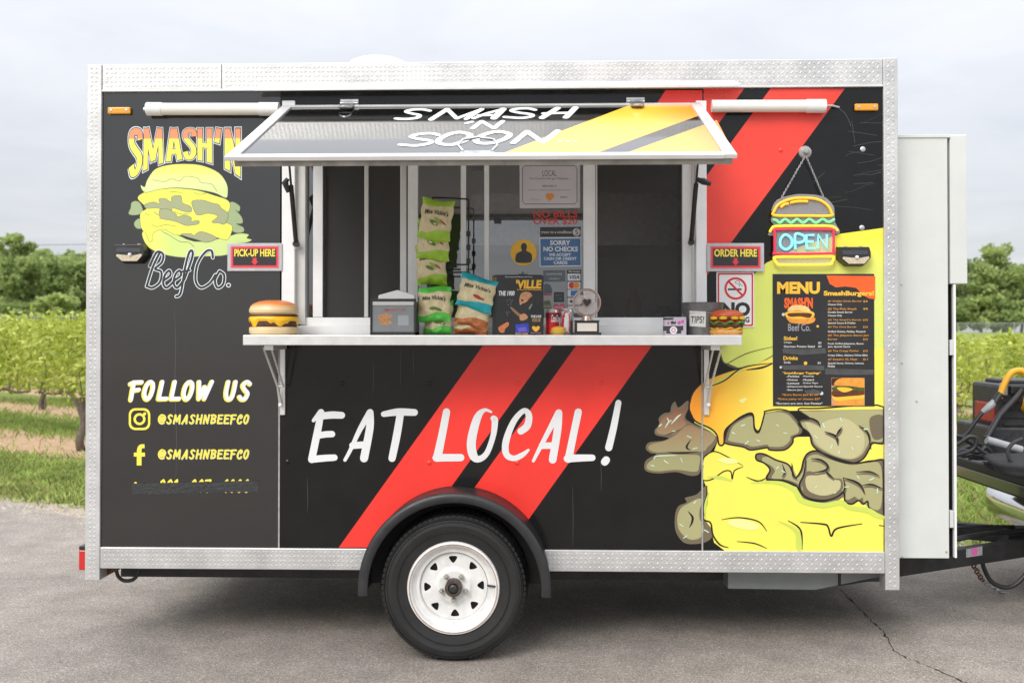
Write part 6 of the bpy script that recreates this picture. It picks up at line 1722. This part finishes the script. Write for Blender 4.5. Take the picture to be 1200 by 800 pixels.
for x in (TX + 1.55, TX + 4.75):
    for s_ in (-1, 1):
        w = MB(M_rubber); w.lathe((x, TYc + s_*.80, .38), [(.22, -.11), (.34, -.12), (.375, -.10), (.38, 0), (.375, .10), (.34, .12), (.22, .11)], 40, axis='Y'); wo_ = w.build('wheel', truck)
        w = MB(M_chrome); w.lathe((x, TYc + s_*.80, .38), [(.001, -.09), (.05, -.10), (.1, -.07), (.2, -.08), (.22, -.11)] if s_ < 0 else [(.001, .09), (.05, .10), (.1, .07), (.2, .08), (.22, .11)], 32, axis='Y'); w.build('rim', wo_)
# chrome step bumper with rounded ends
bmp = MB(M_chrome); path = []
for t in range(25):
    u = -1 + 2*t/24; y = TYc + u*.99; x = TX + .30 + .09*abs(u)**6; path.append((x, y))
secb = [(0.10, .225), (.0, .20), (-.012, .15), (-.008, .10), (.0, .06), (.05, .03), (.10, .03)]
vs = [(x + dx_, y, .26 + dz) for x, y in path for dx_, dz in secb]; ns = len(secb)
bmp.add(vs, [(i*ns + j, i*ns + j + 1, (i+1)*ns + j + 1, (i+1)*ns + j) for i in range(24) for j in range(ns - 1)], None, True)
bmp.add(vs[:ns], [tuple(range(ns))]); bmp.add(vs[-ns:], [tuple(range(ns))]); bmp.build('bumper', truck)
tbox((TX + .45, TYc - .05, .30), (TX + 1.2, TYc + .05, .40), M_dsteel, 'hitch_receiver', .005)
tbox((TX + .40, TYc - .55, .30), (TX + .60, TYc + .55, .46), M_dsteel, 'bumper_beam', .005)
# ball on the drawbar
bl = MB(M_steel); bl.lathe((3.06, YH, .33), [(.001, -.05), (.02, -.05), (.02, -.01), (.026, .01), (.02, .03), (.001, .035)], 16); bl.build('hitch_ball', truck)
tbox((3.0, TYc - .04, .255), (TX + .62, TYc + .04, .30), M_dsteel, 'drawbar', .004)

# load on the tailgate
YT = .72
gen = root('generator', at(1178, 545, YT), 'black tube framed generator with a red tank on the tailgate', 'generator')
M_gen = mat('generator_black', (.028, .028, .03), .45, var=.4, vs=30, bump=.2, bs=80); M_greyp = mat('pipe_grey', (.30, .31, .32), .5, var=.2, vs=20)
zg = TZ + .008
def gbox(x0, y0, x1, y1, Y, dep, m, name, bev=.012):
    p, q = at(x0, y0, Y), at(x1, y1, Y); b_ = MB(m); b_.box((p.x, Y, q.z), (q.x, Y + dep, p.z)); return b_.build(name, gen, bev)
gY = .86
gbox(1171, 450, 1262, 534, gY, .36, M_gen, 'engine_block', .02)
gbox(1180, 445, 1250, 451, gY + .03, .28, M_gen, 'top_housing', .01)
for i in range(5): gbox(1176, 468 + 9*i, 1250, 472 + 9*i, gY - .012, .013, M_dsteel, 'cooling_fin', .002)
gbox(1185, 452, 1196, 462, gY - .02, .03, M_plastic, 'control_knob', .006); gbox(1173, 449, 1181, 463, gY - .015, .03, M_greyp, 'bracket', .003)
gbox(1164.5, 472, 1171.5, 496, gY + .05, .25, mat('tank_red', (.42, .03, .02), .4, var=.3, vs=20), 'red_tank', .01)
gbox(1160, 500, 1262, 538, gY - .02, .45, M_gen, 'base_tray', .015)
b_ = MB(M_greyp); b_.tube([at(1156, 515, YT - .02), at(1197, 527, YT - .02)], .021, 14); b_.build('grey_handle', gen)
b_ = MB(M_plastic); b_.tube([at(1156, 514, YT), at(1172, 486, YT + .05), at(1198, 458, YT + .1)], .016, 10); b_.build('pull_bar', gen)
# black bag
bgo = root('duffel_bag', at(1180, 548, .62), 'slumped black fabric bag lying on the tailgate edge', 'bag')
b_ = MB(mat('bag_fabric', (.022, .022, .024), .8, var=.3, vs=20, bump=.4, bs=30)); cbg = Vector((at(1212, 548, .55).x, .56, TZ + .006))
def bagfn(u, v):
    a = u*2*math.pi; t = v*math.pi
    r0 = 1 + .16*math.sin(3*a + 2*t) + .10*math.sin(5*a + 1) + .08*math.sin(7*t + 2*a)
    x = .24*math.sin(t)*math.cos(a)*r0; y = .20*math.sin(t)*math.sin(a)*r0; z = .105 - .105*math.cos(t)*(-1 if False else 1)
    return cbg + Vector((x, y, .065*(1 - math.cos(t))*(.85 + .25*r0*math.sin(t))))
b_.grid(bagfn, 40, 18); b_.build('bag_body', bgo)
b_ = MB(mat('bag_strap', (.03, .03, .032), .7)); b_.tube([Vector(q) for q in smooth_pts([tuple(at(x, y, .42)) for x, y in ((1198, 514), (1186, 520), (1181, 530), (1186, 541), (1200, 545))])], .010, 8); b_.build('strap', bgo)
# cables
def cable(name, pts, Y, r_, m, label, cat):
    c = MB(m); c.tube([Vector(q) for q in smooth_pts([tuple(at(x, y, Y)) for x, y in pts], n=8)], r_, 10); return tag(c.build(name), label, cat)
yc = cable('yellow_hose', [(1171, 466), (1176, 452), (1183, 439), (1192, 434), (1201, 437), (1206, 450), (1203, 470)], .78, .0165, mat('hose_yellow', S(226, 164, 40), .45), 'yellow hose arching over the generator', 'hose')
b_ = MB(MATS['hose_yellow']); b_.tube([at(1203, 469, .78), at(1201.5, 476, .80), at(1199, 480, .88)], .0165, 10); b_.build('hose_end', yc)
b_ = MB(M_greyp); b_.tube([at(1151, 483, .78), at(1160, 476, .78), at(1166, 470, .78)], [.013, .020, .017], 10); o = b_.build('hose_coupling', yc)
b_ = MB(M_plastic); b_.tube([at(1165, 472, .78), at(1173, 461, .78)], .019, 10); b_.build('rubber_boot', yc)
b_ = MB(M_plastic); b_.tube([Vector(q) for q in smooth_pts([tuple(at(x, y, .78)) for x, y in ((1152, 482), (1142, 495), (1132, 508), (1122, 514), (1108, 512))])], .012, 8); b_.build('rubber_boot', yc)
for i, pts in enumerate(([(1100, 530), (1122, 520), (1135, 512), (1144, 514), (1140, 526), (1122, 533), (1104, 536)], [(1100, 522), (1120, 511), (1136, 518), (1150, 528), (1160, 535)], [(1108, 537), (1128, 528), (1146, 530), (1156, 524), (1164, 534)], [(1102, 538), (1120, 526), (1128, 534), (1140, 533), (1152, 537)], [(1100, 534), (1118, 531), (1133, 524), (1148, 520), (1152, 532), (1135, 537)])):
    cable('power_cable', pts, .62 + .04*i, .011, M_plastic, 'black power cable coiled on the lowered tailgate', 'cable')['group'] = 'black cables on the tailgate'

# ================================================================== vegetation
def leaf_mat(name, c0, c1, c2, sc=1.0, tr_=.5):
    m = bpy.data.materials.new(name); m.use_nodes = True
    nt = m.node_tree; b = nt.nodes['Principled BSDF']; L = nt.links.new
    b.inputs['Roughness'].default_value = .55; b.inputs['Specular IOR Level'].default_value = .3
    ge = nt.nodes.new('ShaderNodeNewGeometry'); n = nt.nodes.new('ShaderNodeTexNoise'); n.inputs['Scale'].default_value = sc; n.inputs['Detail'].default_value = 4
    L(ge.outputs['Position'], n.inputs['Vector'])
    r = nt.nodes.new('ShaderNodeValToRGB'); el = r.color_ramp.elements; el.new(.5)
    for e, p, c in zip(el, (.3, .5, .7), (c0, c1, c2)): e.position = p; e.color = (*c, 1)
    ri = nt.nodes.new('ShaderNodeMath'); ri.operation = 'MULTIPLY_ADD'; ri.inputs[1].default_value = .35; 
    L(ge.outputs['Random Per Island'], ri.inputs[0]); sb = nt.nodes.new('ShaderNodeMath'); sb.operation = 'SUBTRACT'; sb.inputs[1].default_value = .175
    L(n.outputs['Fac'], ri.inputs[2]); L(ri.outputs[0], sb.inputs[0]); L(sb.outputs[0], r.inputs[0])
    L(r.outputs[0], b.inputs['Base Color'])
    t = nt.nodes.new('ShaderNodeBsdfTranslucent'); L(r.outputs[0], t.inputs['Color']); x = nt.nodes.new('ShaderNodeMixShader'); x.inputs[0].default_value = tr_
    L(b.outputs[0], x.inputs[1]); L(t.outputs[0], x.inputs[2]); L(x.outputs[0], nt.nodes['Material Output'].inputs['Surface'])
    return m
M_bark = mat('bark', (.10, .075, .055), .9, var=.4, vs=14, bump=.5, bs=30)
M_vbark = mat('vine_bark', (.13, .10, .08), .9, var=.4, vs=40, bump=.6, bs=90)

def leaves(centers, size, n_rand):
    """Folded leaf faces at the given points, as arrays."""
    n = len(centers); a = n_rand.normal(size=(n, 3)); a /= np.linalg.norm(a, axis=1)[:, None]
    b = n_rand.normal(size=(n, 3)); b -= (a*b).sum(1)[:, None]*a; b /= np.linalg.norm(b, axis=1)[:, None]
    c = np.cross(a, b); s = size * n_rand.uniform(.6, 1.3, n)[:, None]
    v = np.stack([centers - a*s, centers + b*s*.6 + c*s*.18, centers + a*s, centers - b*s*.6 + c*s*.18], 1).reshape(-1, 3)
    i = np.arange(n)*4
    f = np.concatenate([np.stack([i, i+1, i+2], 1), np.stack([i, i+2, i+3], 1)])
    return v, f
def mesh_from(name, v, f, m):
    me = bpy.data.meshes.new(name); me.from_pydata(v.tolist(), [], f.tolist()); me.materials.append(m); me.update(); return me

def make_tree(sd, h, wid, m, nl=5200, leaf=.26):
    r = np.random.default_rng(sd); rd_ = random.Random(sd)
    t = MB(M_bark)
    lean = r.normal(0, .25, 2); top = h*.72
    t.tube([(0, 0, -.3), (lean[0]*.3, lean[1]*.3, h*.2), (lean[0]*.7, lean[1]*.7, h*.45), (lean[0], lean[1], top)], [h*.022, h*.018, h*.012, h*.004], 8)
    cents = []
    nb = 26
    for i in range(nb):
        z0 = h*r.uniform(.07, .68); an = r.uniform(0, 2*math.pi); ph = (z0/h - .16)/.52
        reach = wid*(.62 + .38*math.sin(math.pi*min(1, ph*.85 + .12)))*r.uniform(.55, 1.0)
        zt2 = z0 + h*r.uniform(.06, .26)*(1 if ph < .7 else 1.3)
        e_ = np.array([reach*math.cos(an), reach*math.sin(an), min(zt2, h*.93)])
        b0 = np.array([lean[0]*z0/h, lean[1]*z0/h, z0])
        t.tube([tuple(b0), tuple((b0 + e_)/2 + np.array([0, 0, h*.03])), tuple(e_)], [h*.007, h*.005, h*.002], 5, cap=False)
        for q in (.55, .8, 1.0): cents.append((b0*(1-q) + e_*q, wid*r.uniform(.16, .30)))
    for i in range(7): cents.append((np.array([lean[0] + r.normal(0, wid*.22), lean[1] + r.normal(0, wid*.22), h*r.uniform(.74, .95)]), wid*r.uniform(.16, .28)))
    pts = []
    per = nl // len(cents)
    for c, rad in cents:
        d_ = r.normal(size=(per, 3)); d_ /= np.linalg.norm(d_, axis=1)[:, None]
        pts.append(c + d_ * (rad * r.uniform(.25, 1.0, per)**.5)[:, None] * np.array([1.15, 1.15, .75]))
    v, f = leaves(np.concatenate(pts), leaf, r)
    root_ = bpy.data.objects.new('tree', None); col.objects.link(root_)
    o = t.build('trunk', root_, local=True)
    me = mesh_from('crown', v, f, m); c = bpy.data.objects.new('crown', me); col.objects.link(c); c.parent = root_
    return root_
LM_a = leaf_mat('leaves_mid', (.22, .29, .10), (.34, .43, .15), (.46, .53, .21), .35)
LM_b = leaf_mat('leaves_pale', (.29, .37, .115), (.42, .51, .18), (.54, .61, .24), .35)
LM_c = leaf_mat('leaves_dark', (.12, .165, .07), (.20, .26, .10), (.31, .37, .15), .35)
protos = [make_tree(11, 9.5, 3.2, LM_a), make_tree(12, 10.5, 3.0, LM_b), make_tree(13, 9.0, 3.8, LM_c), make_tree(14, 8.0, 3.0, LM_a), make_tree(15, 9.5, 4.2, LM_c, 6500)]
bush_p = [make_tree(21, 3.6, 2.0, LM_b, 2600, .2), make_tree(22, 3.0, 2.2, LM_a, 2600, .2)]
pused = set()
def put_tree(protos_, k, x, y, s, rz, label, cat='tree', group=None):
    p = protos_[k]; key = (id(protos_), k)
    o = p if key not in pused else copy_tree(p); pused.add(key)
    o.location = (x, y, zt(max(-120, min(120, x)), y) - .1); o.rotation_euler = (0, 0, rz); o.scale = (s, s, s*random.uniform(.92, 1.08))
    tag(o, label, cat, group)
rr_ = random.Random(5)
tl = ['mid green tree in the left tree line beyond the vineyard', 'pale green tree in the left tree line beyond the vineyard', 'dark broad tree in the left tree line beyond the vineyard']
for row, y0 in ((0, 92), (1, 100)):
    x = -80 + row*2.0
    while x < -16:
        k = rr_.choice((0, 1, 3, 0, 1, 1)); y = y0 - .1*x*.3 + rr_.uniform(-2.5, 2.5)
        kind = {0: 0, 3: 0, 1: 1, 2: 2, 4: 2}[k]
        put_tree(protos, k, x, y, rr_.uniform(.80, .98), rr_.uniform(0, 6.28), tl[kind], 'tree', tl[kind].replace('tree in', 'trees in', 1)); x += rr_.uniform(2.6, 3.8)
for i in range(14):
    x = -80 + i*4.6 + rr_.uniform(-1, 1); k = i % 2
    put_tree(bush_p, k, x, 86 + rr_.uniform(-2, 2), rr_.uniform(.8, 1.2), rr_.uniform(0, 6.28), ('pale green bush at the foot of the left tree line', 'mid green bush at the foot of the left tree line')[k], 'bush', ('pale bushes', 'green bushes')[k] + ' below the left tree line')
trl = ['mid green tree in the right tree line beyond the field', 'pale green tree in the right tree line beyond the field', 'dark broad tree in the right tree line beyond the field']
for row, y0 in ((0, 118), (1, 126)):
    x = 22 + row*2
    while x < 92:
        k = rr_.choice((4, 2, 4, 0, 2)); kind = {0: 0, 3: 0, 1: 1, 2: 2, 4: 2}[k]
        put_tree(protos, k, x, y0 + rr_.uniform(-3, 3), rr_.uniform(.86, 1.08), rr_.uniform(0, 6.28), trl[kind], 'tree', trl[kind].replace('tree in', 'trees in', 1)); x += rr_.uniform(4.2, 5.8)

for i in range(16):
    x = 24 + i*4.2 + rr_.uniform(-1, 1); k = i % 2
    put_tree(bush_p, k, x, 113 + rr_.uniform(-2, 2), rr_.uniform(1.0, 1.4), rr_.uniform(0, 6.28), ('pale green bush at the foot of the right tree line', 'mid green bush at the foot of the right tree line')[k], 'bush', ('pale bushes', 'green bushes')[k] + ' below the right tree line')

# ---------------------------------------------------------------- vines
LM_v = leaf_mat('vine_leaves', (.26, .33, .04), (.43, .50, .08), (.56, .60, .16), 2.2, .35)
def make_vine(sd):
    r = np.random.default_rng(sd); root_ = bpy.data.objects.new('grape_vine', None); col.objects.link(root_)
    t = MB(M_vbark); z1 = .66
    base = [(0, 0, -.05), (r.normal(0, .03), r.normal(0, .03), .12), (r.normal(0, .05), 0, .35), (r.normal(0, .04), 0, z1)]
    t.tube([Vector(q) for q in smooth_pts(base)], [.062 - .03*i/18 for i in range(19)], 8)
    t.tube([Vector(q) for q in smooth_pts([(.05, .02, -.05), (.09, .02, .12), (.02, .01, .3)])], .024, 6); t.tube([Vector(q) for q in smooth_pts([(-.06, .02, -.05), (-.05, .0, .15), (-.02, .01, .33)])], .018, 6)
    t.build('trunk', root_, local=True)
    c = MB(M_vbark)
    for s_ in (-1, 1):
        c.tube([Vector(q) for q in smooth_pts([base[2], (s_*.16, 0, z1 - .05), (s_*.35, .0, z1 + .05 + r.normal(0, .02)), (s_*.7, 0, z1 + .02 + r.normal(0, .02)), (s_*1.05, 0, z1 + .03)])], [.03 - .0007*i for i in range(25)], 7)
    for i in range(9):
        x = -1 + i*.25 + r.normal(0, .04); c.tube([(x, 0, z1), (x + r.normal(0, .05), r.normal(0, .08), z1 + .3), (x + r.normal(0, .1), r.normal(0, .12), z1 + .75)], [.008, .006, .003], 5, cap=False)
    c.build('cordon', root_, local=True)
    n_ = 2700; x = r.uniform(-1.12, 1.12, n_); z = z1 + .02 + r.beta(1.25, 1.35, n_)*1.02 + .06*np.sin(x*9 + sd); y = r.normal(0, .20, n_)
    cl = np.sin(x*6 + sd)*np.sin(z*7 + 1.7*sd); keep = cl + r.normal(0, .5, n_) > -.65
    pts = np.stack([x, y, z], 1)[keep]
    sh_ = []
    for i in range(16):
        x0 = r.uniform(-1.05, 1.05); q = r.uniform(0, 1, 9); sh_.append(np.stack([x0 + q*r.normal(0, .15), r.normal(0, .1) + q*.05, z1 + .75 + q*r.uniform(.15, .42)], 1))
    pts = np.concatenate([pts] + sh_)
    v, f = leaves(pts, .043, r)
    me = mesh_from('foliage', v, f, LM_v); o = bpy.data.objects.new('foliage', me); col.objects.link(o); o.parent = root_
    return root_
vps = [make_vine(s_) for s_ in (3, 4, 5)]
vused = set()
def put_vine(k, x, q, s, label, group):
    p = vps[k]; o = p if k not in vused else copy_tree(p); vused.add(k)
    y = q; o.location = (x, y, zt(x, y) - .02); o.rotation_euler = (0, 0, math.atan(-SL) + (math.pi if rr_.random() < .5 else 0)); o.scale = (1, 1, s); tag(o, label, 'grape vine', group)
ordn = ['first', 'second', 'third', 'fourth', 'fifth', 'sixth', 'seventh', 'eighth', 'ninth', 'tenth', 'eleventh']
M_post = mat('post_wood', (.24, .20, .15), .9, var=.25, vs=20, bump=.3, bs=60); M_twire = mat('trellis_wire', (.35, .35, .35), .4, .8)
nv = 0
for k in range(11):
    q = RQ0 + RP * k; name = ordn[min(k, len(ordn) - 1)]
    Xa, Xb = None, None
    x = gnd(87, 528).x + .25*((k * 37) % 7) / 7 * (k > 0) - 1.9 * 13
    while x < 16:
        y = q - SL * x; dd = y + 4.7; u = x / dd
        left = -.66 < u < -.27; right = .33 < u < .66
        if y > 6.4 and ((left and y < 34) or (right and y < 15.5)):
            lab = 'leafy grape vine in the %s oblique row %s' % (name, 'beyond the trailer\'s tail' if left else 'beyond the pickup truck')
            put_vine(rr_.randrange(3), x, y, 1.0 if left else .84, lab, 'vines of the %s row %s' % (name, 'beyond the tail' if left else 'beyond the truck')); nv += 1
            Xa = x if Xa is None else Xa; Xb = x
            if k > 0 and int(round(x / 1.9)) % 4 == 1:
                xp = x - .55; yp = q - SL * xp
                b_ = MB(M_post); b_.tube([(xp, yp, zt(xp, yp) - .1), (xp, yp, zt(xp, yp) + .9), (xp + .01, yp, zt(xp, yp) + 1.5)], .042, 8)
                tag(b_.build('trellis_post'), 'wooden trellis post in the %s oblique row %s' % (name, 'beyond the trailer\'s tail' if left else 'beyond the pickup truck'), 'post', 'posts of the %s row %s' % (name, 'beyond the tail' if left else 'beyond the truck'))
        x += 1.9
    if Xa is not None:
        w = MB(M_twire); n_ = 12
        for zz in (.70, 1.15): w.tube([(Xa - 1 + (Xb - Xa + 2)*t/n_, q - SL*(Xa - 1 + (Xb - Xa + 2)*t/n_), zt(Xa - 1 + (Xb - Xa + 2)*t/n_, q - SL*(Xa - 1 + (Xb - Xa + 2)*t/n_)) + zz) for t in range(n_ + 1)], .003, 4)
        tag(w.build('trellis_wires'), 'trellis wires strung along the %s oblique vine row' % name, 'wire')

# ---------------------------------------------------------------- far fences, guard rail, power line
M_fence = mat('fence_galvanised', (.36, .38, .38), .5, .4, var=.1)
M_mesh = clear_mat('chain_link', (.30, .32, .32), .22)
def fence(x0, x1, y, label, h=1.25):
    r_ = root('chain_link_fence', ((x0 + x1)/2, y, zt(0, y)), label, 'fence'); n_ = int(abs(x1 - x0)/3)
    for i in range(n_ + 1):
        x = x0 + (x1 - x0)*i/n_; z = zt(x, y); c = MB(M_fence); c.tube([(x, y, z - .2), (x, y, z + h)], .05, 6); c.build('post', r_)
    c = MB(M_fence); c.tube([(x0 + (x1 - x0)*i/20, y, zt(x0 + (x1 - x0)*i/20, y) + h) for i in range(21)], .04, 6); c.build('top_rail', r_)
    c = MB(M_mesh); c.grid(lambda u, v: (x0 + (x1 - x0)*u, y, zt(x0 + (x1 - x0)*u, y) + h*v), 20, 1); c.build('mesh', r_)
fence(-75, -15, 74, 'grey chain link fence below the left tree line')
fence(15, 85, 108, 'grey chain link fence below the right tree line', 1.0)
gr_ = root('guard_rail', (-40, 66, zt(-40, 66)), 'pale metal guard rail in front of the left fence', 'guard rail')
c = MB(mat('rail_zinc', (.62, .63, .64), .45, .5)); c.grid(lambda u, v: (-75 + 60*u, 66 - .04*math.sin(v*6.28*2), zt(-75 + 60*u, 66) + .35 + .38*v), 20, 8); c.build('beam', gr_)
for i in range(16):
    x = -75 + 4*i; z = zt(x, 66); c = MB(M_fence); c.box((x - .06, 66.05, z - .1), (x + .06, 66.2, z + .7)); c.build('post', gr_)
M_pole = mat('pole_wood', (.16, .12, .09), .9, var=.2)
for x in (-78, -18):
    b_ = MB(M_pole); z = zt(x, 80); b_.tube([(x, 80, z - .3), (x, 80, z + 8.6)], .13, 8); b_.box((x - .06, 79.2, z + 7.6), (x + .06, 80.8, z + 7.75)); tag(b_.build('utility_pole'), 'wooden utility pole carrying the power lines past the left trees', 'pole', 'utility poles')
for i, zz in enumerate((7.75, 6.9)):
    c = MB(M_plastic); c.tube([(-78 + 6*j, 80 - .7 + 1.4*i if i == 0 else 80 - .13, zt(-78 + 6*j, 80) + zz - .5*math.sin(math.pi*j/10)) for j in range(11)], .02, 5); tag(c.build('power_line'), ('upper power line strung across the left trees', 'lower power line strung across the left trees')[i], 'cable')
